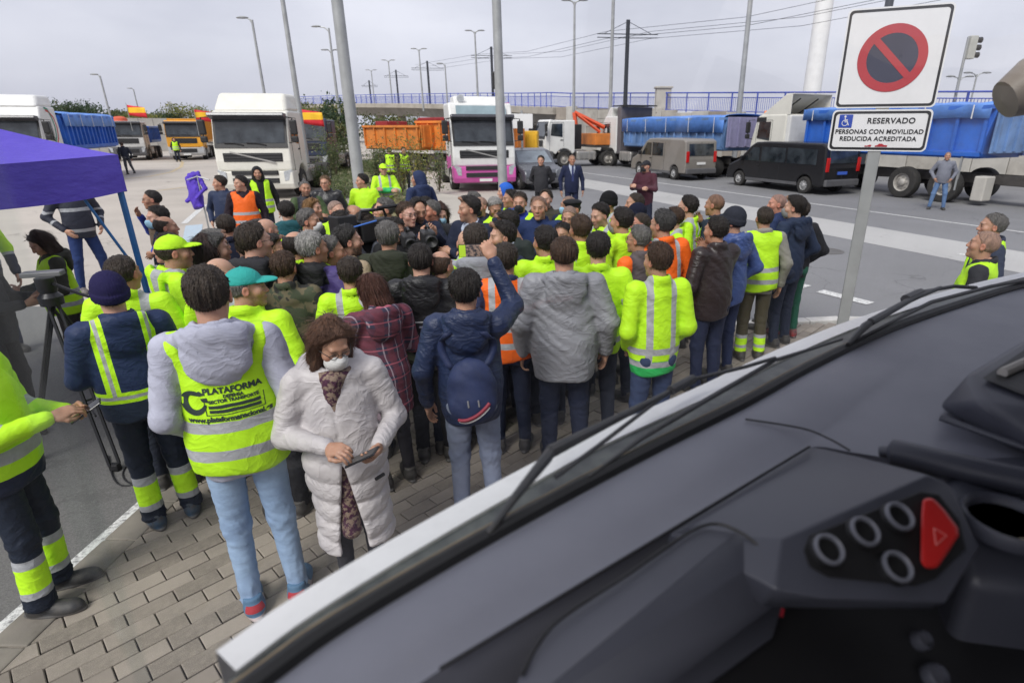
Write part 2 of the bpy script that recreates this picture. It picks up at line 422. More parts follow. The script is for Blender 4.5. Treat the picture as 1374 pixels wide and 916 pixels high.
# bridge deck going left from the wall
M_deck = mat('bridge concrete', (.36, .33, .285), .9, var=.15, scale=.5, bump=.2, bscale=8, dirt=.35)
M_deck2 = mat('shade-darkened bridge concrete', (.26, .245, .22), .9, var=.15, scale=.5, dirt=.3)  # darker copy of the bridge concrete, underside shade put into its colour
e0 = wallpt(WL - .3)
path = []
ctrl = [Vector((*e0, 4.2)), Vector((-4.0, 63.5, 4.5)), Vector((-9.5, 73, 5.0)), Vector((-17, 83.5, 5.5)), Vector((-27, 95, 6.0)), Vector((-42, 108, 6.4)), Vector((-66, 122, 6.5))]
for i in range(len(ctrl) - 1):
    p0, p1, p2, p3 = ctrl[max(i - 1, 0)], ctrl[i], ctrl[i + 1], ctrl[min(i + 2, len(ctrl) - 1)]
    for k in range(6):
        u = k / 6; path.append(.5 * ((2 * p1) + (p2 - p0) * u + (2 * p0 - 5 * p1 + 4 * p2 - p3) * u * u + (3 * p1 - p0 - 3 * p2 + p3) * u ** 3))
path.append(ctrl[-1])
br = empty('bridge', (*e0, 0)); tag(br, 'concrete road bridge on round piers curving away behind the orange tippers', 'bridge')
def bchild(mb, name, m, **k):
    o = mb.build(name, m, br, **k); o.matrix_parent_inverse = Matrix.Translation(-br.location); return o
def sweep(pts, prof):
    m_ = MB(); vs = []; n = len(prof)
    for i, p in enumerate(pts):
        t = pts[min(i + 1, len(pts) - 1)] - pts[max(i - 1, 0)]; t.z = 0; t.normalize(); nn = Vector((t.y, -t.x, 0))
        for a, b in prof: vs.append(p + nn * a + Vector((0, 0, b)))
    fs = [(i * n + j, i * n + (j + 1) % n, (i + 1) * n + (j + 1) % n, (i + 1) * n + j) for i in range(len(pts) - 1) for j in range(n)]
    fs += [tuple(range(n))[::-1], tuple(range((len(pts) - 1) * n, len(pts) * n))]
    return m_.add(vs, fs)
bchild(sweep(path, [(-.25, -.55), (-.25, .05), (9, .05), (9, -.55)]), 'edge_beam', M_deck)
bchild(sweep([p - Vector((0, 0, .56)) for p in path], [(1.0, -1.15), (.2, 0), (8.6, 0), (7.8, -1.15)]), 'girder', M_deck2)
for i in (11, 15, 20, 26):
    p = path[i]; t = (path[i + 1] - path[i - 1]).normalized(); nn = Vector((t.y, -t.x, 0))
    for off in (2.2, 6.2):
        q = p + nn * off
        bchild(MB().lathe([(.75, 0), (.75, p.z - 1.6)], 20, Matrix.Translation((q.x, q.y, 0))), 'pier', M_deck, sm=True)
# blue railing: top rail, mid rails, posts, thin bars
M_blue = mat('blue railing paint', (.05, .085, .42), .45, var=.15, scale=2, dirt=.15)
rl = empty('railing', (*wallpt(10, 1.0), 0)); tag(rl, 'blue metal railing running along the top of the wall and bridge', 'railing')
def rchild(mb, name, **k):
    o = mb.build(name, M_blue, rl, **k); o.matrix_parent_inverse = Matrix.Translation(-rl.location); return o
line = [Vector((*wallpt(s, .5), walltop(s))) for s in np.arange(-13, WL, 2.0)] + [p + Vector((0, 0, .05)) for p in path[1:]]
for hgt, r0 in ((1.28, .05), (.98, .03), (.12, .03)):
    rchild(MB().tube([p + Vector((0, 0, hgt)) for p in line], r0, 6), 'rail', sm=True)
bars = MB()
for a, b in zip(line[:-1], line[1:]):
    n = max(1, round((b - a).length / 2.0))
    for i in range(n):
        p = a.lerp(b, i / n)
        MBp = MB().box((p.x, p.y, p.z + .64), (.07, .12, 1.3)); rchild(MBp, 'post')
    n = max(1, round((b - a).length / .16))
    for i in range(n):
        p = a.lerp(b, i / n); bars.box((p.x, p.y, p.z + .55), (.022, .022, .86))
o = rchild(bars, 'bar_infill'); o['kind'] = 'stuff'
# small concrete pillar on top of the wall
pc = wallpt(23.5, .6); o = MB().box((pc.x, pc.y, walltop(23.5) + .75), (1.1, .8, 1.7)).box((pc.x, pc.y, walltop(23.5) + 1.65), (1.3, 1.0, .14)).build('pillar', M_wall2, bv=.03)
tag(o, 'short pale concrete pillar standing in the blue railing above the wall', 'pillar')

# ================================================================== POLES, LAMPS, WIRES
M_galv = mat('galvanised steel', (.36, .37, .37), .5, .35, var=.14, scale=2.5, dirt=.12)
M_darkpole = mat('dark green pole paint', (.03, .035, .045), .5, var=.15)
def pole(name, tip, dist, r0, r1, label, cat, m, arms=(), group=None, base=None, bz=0.0, n=12, more=0.0):
    """upright pole whose top (or, with more, a point below its top) was measured at tip, dist metres away"""
    p = atd(tip[0], tip[1], dist); h = p.z - bz + more; e_ = empty(name, (p.x, p.y, bz)); tag(e_, label, cat, group)
    MB().tube([(0, 0, 0), (0, 0, h * .5), (0, 0, h)], [r0, (r0 + r1) / 2, r1], n).build('shaft', m, e_, sm=True)
    if base: MB().box((0, 0, base / 2), (r0 * 4.4, r0 * 4.4, base)).build('foot_plate', M_galv, e_, bv=.01)
    for kind, ang, ln in arms:
        c, s_ = math.cos(ang), math.sin(ang)
        if kind == 'lamp':
            MB().tube([(0, 0, h - .25), (c * ln * .4, s_ * ln * .4, h + .02), (c * ln, s_ * ln, h + .1)], r1 * .7, 6).build('arm', m, e_, sm=True)
            M = Matrix.Translation((c * (ln + .28), s_ * (ln + .28), h + .11)) @ Matrix.Rotation(ang, 4, 'Z')
            MB().lathe([(.0, -.05), (.6, -.03), (.75, .02), (.4, .08), (0, .1)], 12, M @ Matrix.Diagonal((.55, .19, 1.1, 1))).build('lantern', M_galv, e_, sm=True)
        if kind == 'cat':
            MB().tube([(0, 0, h - .9), (c * ln, s_ * ln, h - .9)], .035, 6).tube([(0, 0, h - 1.15), (c * ln, s_ * ln, h - 1.12)], .03, 6).build('cantilever', m, e_)
            MB().tube([(0, 0, h - .1), (c * ln * .8, s_ * ln * .8, h - .9)], .02, 5).build('stay', m, e_)
    return e_
pole('lamp_post', (452, 0), 15.5, .145, .115, 'thick grey lamp post rising beside the yellow cap', 'lamp post', M_galv, base=.05, n=20, more=4)
pole('lamp_post', (666, 0), 18.2, .145, .115, 'thick grey lamp post in front of the pink and white truck', 'lamp post', M_galv, base=.05, n=20, more=4)
pole('lamp_post', (379, 0), 30, .14, .08, 'grey lamp post rising behind the right mirror of the white cab', 'lamp post', M_galv, [('lamp', R(170), 1.2)], more=2)
pole('lamp_post', (338, 27), 45, .11, .07, 'lamp post with one short arm behind the white cab roof', 'lamp post', M_galv, [('lamp', R(180), .3)])
pole('lamp_post', (441, 38), 52, .12, .07, 'lamp post with one arm left of the thick post by the bushes', 'lamp post', M_galv, [('lamp', R(175), .7)])
pole('lamp_post', (444, 69), 66, .12, .07, 'double armed lamp post beyond the bushes', 'lamp post', M_galv, [('lamp', R(180), .3), ('lamp', R(0), .3)])
for tip, ds, lb in (((134, 102), 70, 'lamp post with a short head behind the long pale lot wall'), ((179, 120), 105, 'small lamp post far off, over the lot wall and shrubs')):
    pole('lamp_post', tip, ds, .1, .07, lb, 'lamp post', M_galv, [('lamp', R(180), .2)])
for tip, ds, bz, lb in (((771, 3), 52, 3.3, 'double headed lamp post on the ramp beside the truck with the blue tarp'), ((637, 43), 68, 4.0, 'double headed lamp post on the bridge above the pink truck'),
                        ((562, 67), 84, 4.6, 'double headed lamp post on the bridge above the orange tippers'), ((521, 82), 100, 4.9, 'double headed lamp post at the far bend of the bridge'), ((498, 95), 122, 4.9, 'faint double headed lamp post farthest along the bridge')):
    pole('lamp_post', tip, ds, .13, .08, lb, 'lamp post', M_galv, [('lamp', R(0), .4), ('lamp', R(180), .4)], bz=bz)
pole('lamp_post', (597, 87), 72, .1, .07, 'low single headed lamp post above the white roof of the pink truck', 'lamp post', M_galv, [('lamp', R(180), .3)], bz=4.1)
pole('lamp_post', (823, 0), 44, .14, .1, 'tall slim pole crossing the sky above the cab with the blue tarp', 'pole', M_galv, more=3)
pole('lamp_post', (1007, 0), 38, .17, .13, 'tall grey pole behind the railing left of the white deflector cab', 'pole', M_galv, more=3)
for tip, ds, bz, lb, ln in (((843, 27), 46, 3.2, 'dark tram mast with a wide lattice cantilever beside the tall slim pole', 4.4), ((659, 63), 72, 4.0, 'dark tram mast on the bridge above the pink truck', 4.6),
                            ((573, 82), 88, 4.6, 'dark tram mast on the bridge over the piers', 4.4), ((531, 94), 108, 4.9, 'dark tram mast farther along the bridge', 4.0), ((495, 108), 124, 4.9, 'short dark tram mast at the bridge bend', 3.0)):
    pole('tram_mast', tip, ds, .16, .14, lb, 'mast', M_darkpole, [('cat', R(5), ln * .5), ('cat', R(185), ln * .5)], bz=bz)
pole('tram_mast', (1194, 0), 34, .2, .18, 'dark mast rising behind the parking sign', 'mast', M_darkpole, more=2)
pole('white_mast', (1107, 0), 46, .62, .5, 'broad white round mast behind the railing left of the parking sign', 'mast', mat('white mast paint', (.78, .78, .77), .5, var=.05), n=24, more=8)
wm = MB()
for dz in (0, .75):
    a, b, c, d_ = atd(1374, -30, 34), atd(843, 52, 46), atd(659, 79, 72), atd(573, 92, 88)
    for q in (a, b, c, d_): q.z += dz * .6
    pts = [a, (a + b) / 2 - Vector((0, 0, .5)), b, (b + c) / 2 - Vector((0, 0, .5)), c, d_]
    for off in (-1, 1): wm.tube([p + Vector((off * 1.6, 0, 0)) for p in pts], .012, 4)
tag(wm.build('overhead_wire', M_darkpole), 'thin overhead tram wires sagging between the dark masts', 'wires')
# traffic light right of the sign
tl = pole('traffic_light', (1300, 50), 36, .075, .06, 'traffic light with black hoods on a grey pole right of the parking sign', 'traffic light', M_galv, bz=2.5)
TLH = atd(1300, 50, 36).z - 2.5
MB().box((.2, -.03, TLH - .45), (.36, .3, 1.0)).build('housing', mat('pale lamp housing', (.42, .42, .38), .6), tl, bv=.03)
for z in (TLH - .13, TLH - .45, TLH - .77):
    MB().lathe([(.12, 0), (.13, .26), (.12, .26), (.11, .02), (0, .02)], 14, Matrix.Translation((.36, -.03, z)) @ Matrix.Rotation(R(90), 4, 'Y')).build('hood', mat('black plastic', (.015, .015, .016), .5), tl, sm=True)
for tip, ds, lb in (((1288, 105), 60, 'small far lamp post right of the traffic light'), ((1311, 100), 62, 'far twin lamp post between the traffic light and the cab mirror')):
    pole('lamp_post', tip, ds, .09, .06, lb, 'lamp post', M_galv, [('lamp', R(0), .5), ('lamp', R(180), .5)])
# pole-mounted small traffic light on the thick post
o = MB().box((0, 0, 0), (.2, .15, .5)).build('signal_box', mat('black plastic', (.015, .015, .016), .5), bv=.04); p = atd(665, 108, 19.5); o.location = p
tag(o, 'small black signal box on the thick post in front of the pink truck', 'signal')
# ================================================================== VEHICLES
g = NG('dark windscreen glass'); M_wind = g.done(g.mix(g.ramp(g.noise(2.0, 3), .35, .7), (.012, .016, .02), (.05, .06, .07)), .06, spec=.7)
M_tyre = mat('tyre rubber', (.028, .027, .026), .85, var=.2, scale=6, dirt=.45)
M_rim = mat('dusty steel rim', (.40, .38, .35), .55, .2, var=.2, scale=9, dirt=.3)
M_alloy = mat('silver hub cap', (.50, .50, .50), .4, .4, var=.1)
M_blackp = mat('black plastic', (.015, .015, .016), .5)
M_greyp = mat('grey bumper plastic', (.09, .09, .095), .6, var=.15, dirt=.3)
M_white = mat('white lorry paint', (.70, .70, .68), .35, var=.05, scale=2, dirt=.14)
M_cream = mat('cream white lorry paint', (.68, .665, .60), .38, var=.05, scale=2, dirt=.10)
M_chas = mat('oily chassis', (.055, .05, .047), .75, var=.3, scale=6, dirt=.5)
M_alu = mat('aluminium tank', (.42, .41, .39), .4, .6, var=.15, dirt=.25)
M_lampg = mat('headlight glass', (.42, .44, .46), .12, var=.2, scale=14)
M_redl = mat('red lamp glass', (.5, .012, .012), .2)
M_orl = mat('amber lamp glass', (.85, .22, .02), .2)
M_plate = mat('number plate', (.72, .72, .70), .5, var=.03)
M_tarp = mat('blue tarpaulin', (.10, .25, .66), .55, var=.2, scale=2.2, bump=.6, bscale=5, bdist=.03)
M_bluebody = mat('blue tipper paint', (.022, .12, .50), .45, var=.2, scale=1.4, dirt=.18)
M_blued = mat('faded blue tipper paint', (.13, .24, .46), .5, var=.25, scale=1.2, dirt=.35)
M_oran = mat('orange tipper paint', (.62, .20, .035), .55, var=.22, scale=1.3, dirt=.3)
M_ylw = mat('yellow lorry paint', (.72, .33, .02), .45, var=.1, dirt=.1)
M_pink = mat('pink lorry paint', (.60, .105, .38), .35, var=.06, dirt=.06)
M_seam = mat('door seam shadow gap', (.02, .02, .02), .8)

def wheel(parent, x, y, r=.5, wd=.3, rim=M_rim, side=1, spokes=0):
    """x is the outer face; side +1 points out to +x"""
    M = Matrix.Translation((x, y, r)) @ Matrix.Rotation(R(90) * side, 4, 'Y')
    ir = r * .58
    ty = MB().lathe([(ir, -wd), (r * .96, -wd), (r, -wd * .85), (r, -wd * .15), (r * .96, 0), (r * .80, .012), (ir, 0), (ir, -wd)], 28, M, False).build('wheel', M_tyre, parent, sm=True, ang=50)
    rm = MB().lathe([(ir * 1.01, -.012), (ir * .92, -.03), (ir * .86, -.10), (ir * .45, -.07), (ir * .38, .0), (ir * .30, .02), (0, .02)], 24, M, False)
    for k in range(8 if not spokes else 0):
        a = k * math.pi / 4; rm.lathe([(.022, -.06), (.02, -.035), (0, -.035)], 6, M @ Matrix.Translation((math.cos(a) * ir * .62, math.sin(a) * ir * .62, 0)))
    for k in range(spokes):
        a = k * 2 * math.pi / spokes
        rm.box((math.cos(a) * ir * .62, math.sin(a) * ir * .62, -.035), (ir * .62, ir * .2, .05), M, Matrix.Rotation(a, 3, 'Z'))
    rm.build('rim', rim, ty, sm=True, ang=40)

def truck_cab(root, m, roof=3.2, w=2.5, deflector=0.0, deflect_open=False, bumper=None, visor=True, lights=True, mirrors=True, lower=None, sidewin=True, low=None, style=0):
    """cab-over tractor cab; y = 0 is the front, -y the back"""
    h = w / 2; bumper = bumper or M_greyp
    ar = [( -1.38 + .66 * math.cos(a), .52 + .66 * math.sin(a)) for a in np.linspace(math.pi, 0, 9)]
    prof = [(0.0, 1.0), (.02, 1.35), (-.03, 1.9), (-.30, 2.86), (-.42, 3.0), (-.60, roof), (-2.15, roof), (-2.15, .95)] + [(y, max(z, .80)) for y, z in ar if z > .7] + [(-.50, .98)]
    prof = prof[::-1]
    cab = MB().prism(prof, -h, h).build('cab_shell', m, root, bv=.07, seg=3)
    fr = MB()  # bumper with corner returns
    fr.prism([(-.62, .36), (.03, .36), (.10, .55), (.08, 1.0), (-.62, .995)], -h - .004, h + .004)
    fr.build('bumper', bumper, root, bv=.05, seg=3)
    # windscreen, black surround
    n0 = Vector((0, -.03, 1.92)); n1 = Vector((0, -.295, 2.84))
    q = (n1 - n0); qn = Vector((0, q.z, -q.y)).normalized()
    def on(u, t, o): p = n0 + q * t + qn * o; return (u, p.y, p.z)
    def pane(x0, x1, t0, t1, o0, o1): return [on(x0, t0, o0), on(x1, t0, o0), on(x1, t1, o0), on(x0, t1, o0), on(x0, t0, o1), on(x1, t0, o1), on(x1, t1, o1), on(x0, t1, o1)]
    MB().hexa(pane(-h + .05, h - .05, -.14, 1.02, -.02, .008)).build('windscreen_surround', M_blackp, root, bv=.006)
    MB().hexa(pane(-h + .13, h - .13, .03, .96, .0, .02)).build('windscreen', M_wind, root)
    for sx in (-.5, .25):
        MB().tube([on(sx, -.05, .03), on(sx + .3, .02, .04), on(sx + .65, .03, .04)], .018, 5).build('wiper', M_blackp, root)
    if visor:
        MB().hexa([on(-h + .02, .86, .05), on(h - .02, .86, .05), on(h - .02, .9, .42), on(-h + .02, .9, .42), on(-h + .02, 1.10, .02), on(h - .02, 1.10, .02), on(h - .02, 1.02, .40), on(-h + .02, 1.02, .40)]).build('sun_visor', mat('smoked visor', (.06, .06, .07), .25), root, bv=.02)
    if style == 0:
        grs = [(1.32, 1.62, h * .78), (.86, 1.02, h * .62), (.58, .76, h * .62)]
    else:
        grs = [(1.30, 1.70, h * .7), (.60, .9, h * .6)]
    for z0, z1, ww in grs:
        y = .02 if z0 > 1.1 else .095
        gr = MB().box((0, y, (z0 + z1) / 2), (2 * ww, .03, z1 - z0)).build('grille', M_blackp, root, bv=.012)
        for k in range(3):
            MB().box((0, y + .025, z0 + (k + .5) * (z1 - z0) / 3), (2 * ww * .96, .03, .028)).build('slat', mat('grille slat', (.05, .05, .052), .45), gr)
    if style == 0:
        MB().box((0, .055, 1.47), (h * 1.2, .012, .05), None, Matrix.Rotation(R(-14), 3, 'Y')).build('badge_bar', M_alu, root)
    if lights:
        for sx in (-1, 1):
            hl = MB().hexa([(sx * (h - .30), .10, .66), (sx * (h - .02), .06, .66), (sx * (h - .02), .06, 1.06), (sx * (h - .30), .10, .98), (sx * (h - .30), .115, .66), (sx * (h - .02), .075, .66), (sx * (h - .02), .075, 1.06), (sx * (h - .30), .115, .98)])
            hl.build('headlight', M_lampg, root, bv=.01)
    MB().box((0, .112, .47), (.52, .012, .11)).build('number_plate', M_plate, root)
    # sides: window, door seams, handle, mirrors, steps
    for sx in (-1, 1):
        x = sx * (h + .003)
        if sidewin:
            MB().prism([(-.42, 2.0), (-.50, 2.72), (-1.25, 2.74), (-1.25, 1.9)], x - .012, x + .012).build('side_window', M_wind, root)
        for y0, z0, y1, z1 in ((-.33, 1.0, -.38, 2.8), (-1.34, 1.3, -1.34, 2.8), (-.38, 2.8, -1.34, 2.8)):
            MB().tube([(x, y0, z0), (x, y1, z1)], .009, 4).build('door_seam', M_seam, root)
        MB().box((x + sx * .015, -1.2, 1.72), (.03, .2, .05)).build('door_handle', M_blackp, root, bv=.008)
        MB().box((sx * (h - .06), -.62, .5), (.16, .5, .1)).build('step', M_chas, root)
        if mirrors:
            mr = MB().tube([(sx * (h - .02), -.18, 2.82), (sx * (h + .22), -.02, 2.8), (sx * (h + .24), 0, 2.0), (sx * (h - .02), -.12, 1.95)], .022, 6).build('mirror_arm', M_blackp, root)
            MB().box((sx * (h + .24), -.02, 2.48), (.24, .13, .50)).build('mirror', M_blackp, mr, bv=.05, seg=3)
            MB().box((sx * (h + .24), -.02, 2.08), (.23, .13, .22)).build('mirror', M_blackp, mr, bv=.05, seg=3)
    if deflector:
        d0 = roof - .03
        if deflect_open:   # seen from the side: a hollow wind shield with side wings and struts
            for sx in (-1, 1):
                MB().prism([(-.55, d0), (-2.3, d0), (-2.3, d0 + deflector), (-1.9, d0 + deflector * .97)], sx * (h - .05) - .02, sx * (h - .05) + .02).build('deflector_wing', m, root, bv=.01)
            MB().prism([(-.55, d0), (-.60, d0 - .02), (-2.0, d0 + deflector * .96), (-2.35, d0 + deflector), (-2.35, d0 + deflector + .04), (-1.95, d0 + deflector + .02)], -h + .06, h - .06).build('roof_deflector', m, root)
            for x in (-.6, .5):
                MB().tube([(x, -1.0, d0), (x + .1, -2.1, d0 + deflector * .8)], .03, 6).build('strut', M_blackp, root)
        else:
            MB().hexa([(-h + .03, -.50, d0), (h - .03, -.50, d0), (h - .03, -2.1, d0), (-h + .03, -2.1, d0), (-h + .16, -1.0, d0 + deflector), (h - .16, -1.0, d0 + deflector), (h - .05, -2.1, d0 + deflector), (-h + .05, -2.1, d0 + deflector)]).build('roof_deflector', m, root, bv=.12, seg=4)
    for sx in (-1, 1):
        wheel(root, sx * (h - .02), -1.38, .5, .32, side=sx)
def chassis(root, y0, y1, axles, w=2.5, tank=True, r=.5, singles=False):
    h = w / 2
    for sx in (-1, 1):
        MB().box((sx * .42, (y0 + y1) / 2, .82), (.12, abs(y1 - y0), .28)).build('chassis_rail', M_chas, root)
    MB().box((0, (y0 + y1) / 2, .72), (.9, abs(y1 - y0) * .96, .12)).build('chassis_deck', M_chas, root)
    for a in axles:
        MB().tube([(-h + .1, a, r), (h - .1, a, r)], .09, 8).build('axle', M_chas, root)
        for sx in (-1, 1): wheel(root, sx * (h - .02), a, r, .34 if singles else .55, side=sx)
    if tank:
        for sx in (-1, 1):
            tk = MB().box((sx * (h - .36), y0 - .95, .72), (.60, 1.5, .58)).build('fuel_tank', M_alu, root, bv=.12, seg=4)
            for k in range(4): MB().box((sx * (h - .36), y0 - 1.5 + k * .37, .72), (.62, .05, .60)).build('tank_strap', M_rim, tk, bv=.12, seg=4)
def tipper(root, y0, y1, z0, z1, m, w=2.5, ribs=9, tarp=None, tarp_h=.5, arched=True, rear_m=None, drop=.0, taper=.22):
    """ribbed tipping body between y0 (front) and y1 (back), y1 < y0"""
    h = w / 2; L = y0 - y1
    MB().prism([(y0, z0), (y0 + .05, z1), (y1 - .08, z1), (y1 + .25, z0)][::-1], -h + taper * .2, h - taper * .2).build('tipper_body', m, root, bv=.03)
    for sx in (-1, 1):
        for k in range(ribs):
            y = y0 - .12 - (L - .3) * k / (ribs - 1)
            MB().hexa([(sx * (h - .12), y - .055, z0 + .05), (sx * (h + .05), y - .055, z0 + .22), (sx * (h + .05), y + .055, z0 + .22), (sx * (h - .12), y + .055, z0 + .05),
                       (sx * (h - .10), y - .055, z1 - .1), (sx * (h + .06), y - .055, z1 - .1), (sx * (h + .06), y + .055, z1 - .1), (sx * (h - .10), y + .055, z1 - .1)]).build('rib', m, root, bv=.008)
        MB().box((sx * (h + .02), (y0 + y1) / 2, z1 - .05), (.14, L, .13)).build('top_rail', m, root, bv=.01)
        MB().box((sx * (h - .02), (y0 + y1) / 2, z0 + .14), (.12, L - .3, .16)).build('bottom_rail', m, root, bv=.01)
    tg = MB().box((0, y1 - .12, (z0 + z1) / 2 + .1), (w - .05, .07, z1 - z0 - .15)).build('tailgate', rear_m or m, root, bv=.01)
    for k in range(5): MB().box((-h + .2 + k * (w - .4) / 4, y1 - .18, (z0 + z1) / 2 + .1), (.12, .07, z1 - z0 - .25)).build('rib', rear_m or m, tg, bv=.008)
    if tarp is not None:
        n = 9; vs = []; fs = []; ny = 14
        for j in range(ny + 1):
            y = y0 + .12 - (L + .05) * j / ny; sag = .035 * math.sin(j * 2.4) + .02 * math.sin(j * 5.1)
            row = [(-h - .10, -tarp_h), (-h - .09, 0)] + [(-h * math.cos(a), .11 * math.sin(a) if arched else .06) for a in np.linspace(.18, math.pi - .18, n)] + [(h + .09, 0), (h + .10, -tarp_h)]
            for i, (x, z) in enumerate(row):
                vs.append((x + .015 * math.sin(j * 3.1 + i), y, z1 + .04 + z + (sag if 1 < i < len(row) - 2 else .02 * math.sin(j * 1.7 + i))))
        nn = n + 4
        fs = [(j * nn + i, j * nn + i + 1, (j + 1) * nn + i + 1, (j + 1) * nn + i) for j in range(ny) for i in range(nn - 1)]
        o = MB().add(vs, fs).build('tarpaulin', tarp, root, sm=True, ang=32)
        sd = o.modifiers.new('thick', 'SOLIDIFY'); sd.thickness = .02
        for j in (1, 4, 7, 10, 13):
            y = y0 + .12 - (L + .05) * j / ny
            for sx in (-1, 1): MB().box((sx * (h + .125), y, z1 - tarp_h * .45), (.012, .035, tarp_h)).build('tarp_strap', M_white, o)
def vehicle(name, p, fwd, label, cat, group=None):
    """root at ground point p; local +y looks along fwd"""
    fwd = Vector(fwd[:2]).normalized()
    o = empty(name, (p[0], p[1], .005), math.atan2(fwd.y, fwd.x) - math.pi / 2)
    return tag(o, label, cat, group)
def gp(px, dist, z=0):
    p = atd(px, 250, dist); return (p.x, p.y)
def curve_strip(root, name, m, pts, wd, nx):
    """painted stripe lying on a body side (x = nx) through (y, z) points"""
    P = [Vector(p) for p in pts]; vs = []
    for i, p in enumerate(P):
        t = (P[min(i + 1, len(P) - 1)] - P[max(0, i - 1)]).normalized(); n = Vector((-t.y, t.x)) * wd / 2
        vs += [(nx, *(p + n)), (nx, *(p - n))]
    MB().add(vs, [(2 * i, 2 * i + 1, 2 * i + 3, 2 * i + 2) for i in range(len(P) - 1)]).build(name, m, root)
M_sred = mat('red stripe', (.55, .03, .04), .45, var=.05); M_sgrn = mat('green stripe', (.02, .22, .13), .45, var=.05)
M_steal = mat('teal stripe', (.03, .25, .25), .45, var=.05); M_spink = mat('pink stripe', (.55, .1, .35), .45, var=.05)

# --- cream cab facing the camera on the lot
t = vehicle('white_truck', gp(347, 24.0), (.16, -1), 'cream white truck cab facing the crowd with a dark visor, behind the orange vest', 'truck')
truck_cab(t, M_cream, roof=3.05, deflector=.62, bumper=M_cream, w=2.55)
chassis(t, -2.1, -6.5, (-4.6, -5.9))
# --- striped white truck with the blue tipper, far left
t = vehicle('striped_truck', (-23.6, 25.6), (.36, -.93), 'white truck with red and green door stripes and a ribbed blue tipper body', 'truck')
truck_cab(t, M_white, roof=3.35, deflector=.5, bumper=M_white, style=1)
chassis(t, -2.0, -10.2, (-3.1, -7.6, -9.0), tank=False)
tipper(t, -2.75, -9.9, 1.45, 3.05, M_bluebody, ribs=14, tarp=M_tarp, tarp_h=.55)
curve_strip(t, 'red_stripe', M_sred, [(-.15, 1.30), (-.7, 1.38), (-1.25, 1.62), (-1.7, 2.05), (-1.85, 2.5), (-1.75, 2.9), (-1.45, 3.12), (-1.1, 3.2)], .075, -1.262)
curve_strip(t, 'green_stripe', M_sgrn, [(-.15, 1.45), (-.7, 1.52), (-1.15, 1.74), (-1.52, 2.1), (-1.64, 2.5), (-1.56, 2.86), (-1.35, 3.24), (-1.0, 3.3)], .085, -1.262)
# --- far lorries by the lot wall
t = vehicle('grey_lorry', (-34.6, 47.8), (.42, -.9), 'far dusty grey white lorry parked beside the yellow one', 'lorry')
truck_cab(t, mat('dusty white lorry paint', (.5, .5, .49), .5, dirt=.25), roof=2.95, style=1); chassis(t, -2.1, -8, (-4.2, -6.4)); tipper(t, -2.6, -7.6, 1.3, 2.6, M_bluebody, ribs=8)
MB().lathe([(.55, 0), (.5, .25), (.3, .38), (0, .42)], 12, Matrix.Translation((.3, -1.4, 2.95))).build('roof_load', mat('orange red cloth', (.55, .10, .05), .8), t, sm=True)
t = vehicle('yellow_lorry', (-30.4, 48.6), (.40, -.92), 'far yellow tipper lorry with a silver bumper by the lot wall', 'lorry')
truck_cab(t, M_ylw, roof=3.05, style=1, bumper=mat('silver bumper', (.45, .45, .45), .4, .3, dirt=.2)); chassis(t, -2.1, -8, (-4.2, -6.4)); tipper(t, -2.6, -7.6, 1.3, 3.2, M_ylw, ribs=8)
g = NG('striped flag cloth'); z = g.xyz()[2]
M_flag = g.done(g.mix(g.band(z, -.16, .16), (.6, .02, .03), (.85, .5, .02)), .7)
def flag(name, p, rz, label, sc=1.0):
    vs = []; fs = []
    for i in range(9):
        for j in range(5): vs.append((i * .14, .07 * math.sin(i * 1.1 + j * .3), -.32 + j * .16 - .02 * i))
    fs = [(i * 5 + j, (i + 1) * 5 + j, (i + 1) * 5 + j + 1, i * 5 + j + 1) for i in range(8) for j in range(4)]
    e_ = empty(name, p, rz); tag(e_, label, 'flag', 'flags on the parked lorries'); e_.scale = (sc,) * 3
    o = MB().add(vs, fs).build('cloth', M_flag, e_, sm=True); o.modifiers.new('thick', 'SOLIDIFY').thickness = .008
    MB().tube([(0, 0, -1.3), (0, 0, .45)], .016, 6).build('staff', M_galv, e_)
flag('flag', (-33.0, 46.6, 3.75), .1, 'red and yellow striped flag on a staff between the grey and the yellow lorry', 1.15)
flag('flag', (-28.9, 48.2, 3.45), .5, 'red and yellow striped flag draped at the tipper side of the yellow lorry', 1.2)
t = vehicle('box_lorry', (-26.3, 52.0), (.38, -.93), 'far white box lorry with a blue roof edge behind the cream cab', 'lorry')
truck_cab(t, M_white, roof=3.0, style=1); chassis(t, -2.1, -9, (-4.2, -7.4), tank=False)
MB().box((0, -5.9, 2.35), (2.5, 6.9, 2.5)).build('box_body', M_white, t, bv=.03); MB().box((0, -5.9, 3.55), (2.54, 6.94, .5)).build('blue_band', M_bluebody, t)
t = vehicle('dark_lorry', gp(416, 36), (.1, -1), 'dark lorry with a blue load hidden behind the cream cab mirror', 'lorry')
truck_cab(t, mat('dark blue lorry paint', (.02, .03, .07), .4), roof=2.9, style=1, visor=False); chassis(t, -2.1, -7, (-4.2, -6))
MB().box((1.9, -2.5, 1.75), (2.6, 5, .5)).build('blue_load', mat('deep blue tarp', (.02, .04, .14), .6), t, bv=.05)
flag('flag', (*gp(416, 32), 3.0), .0, 'red and yellow striped flag beside the dark lorry near the bushes', 1.0)
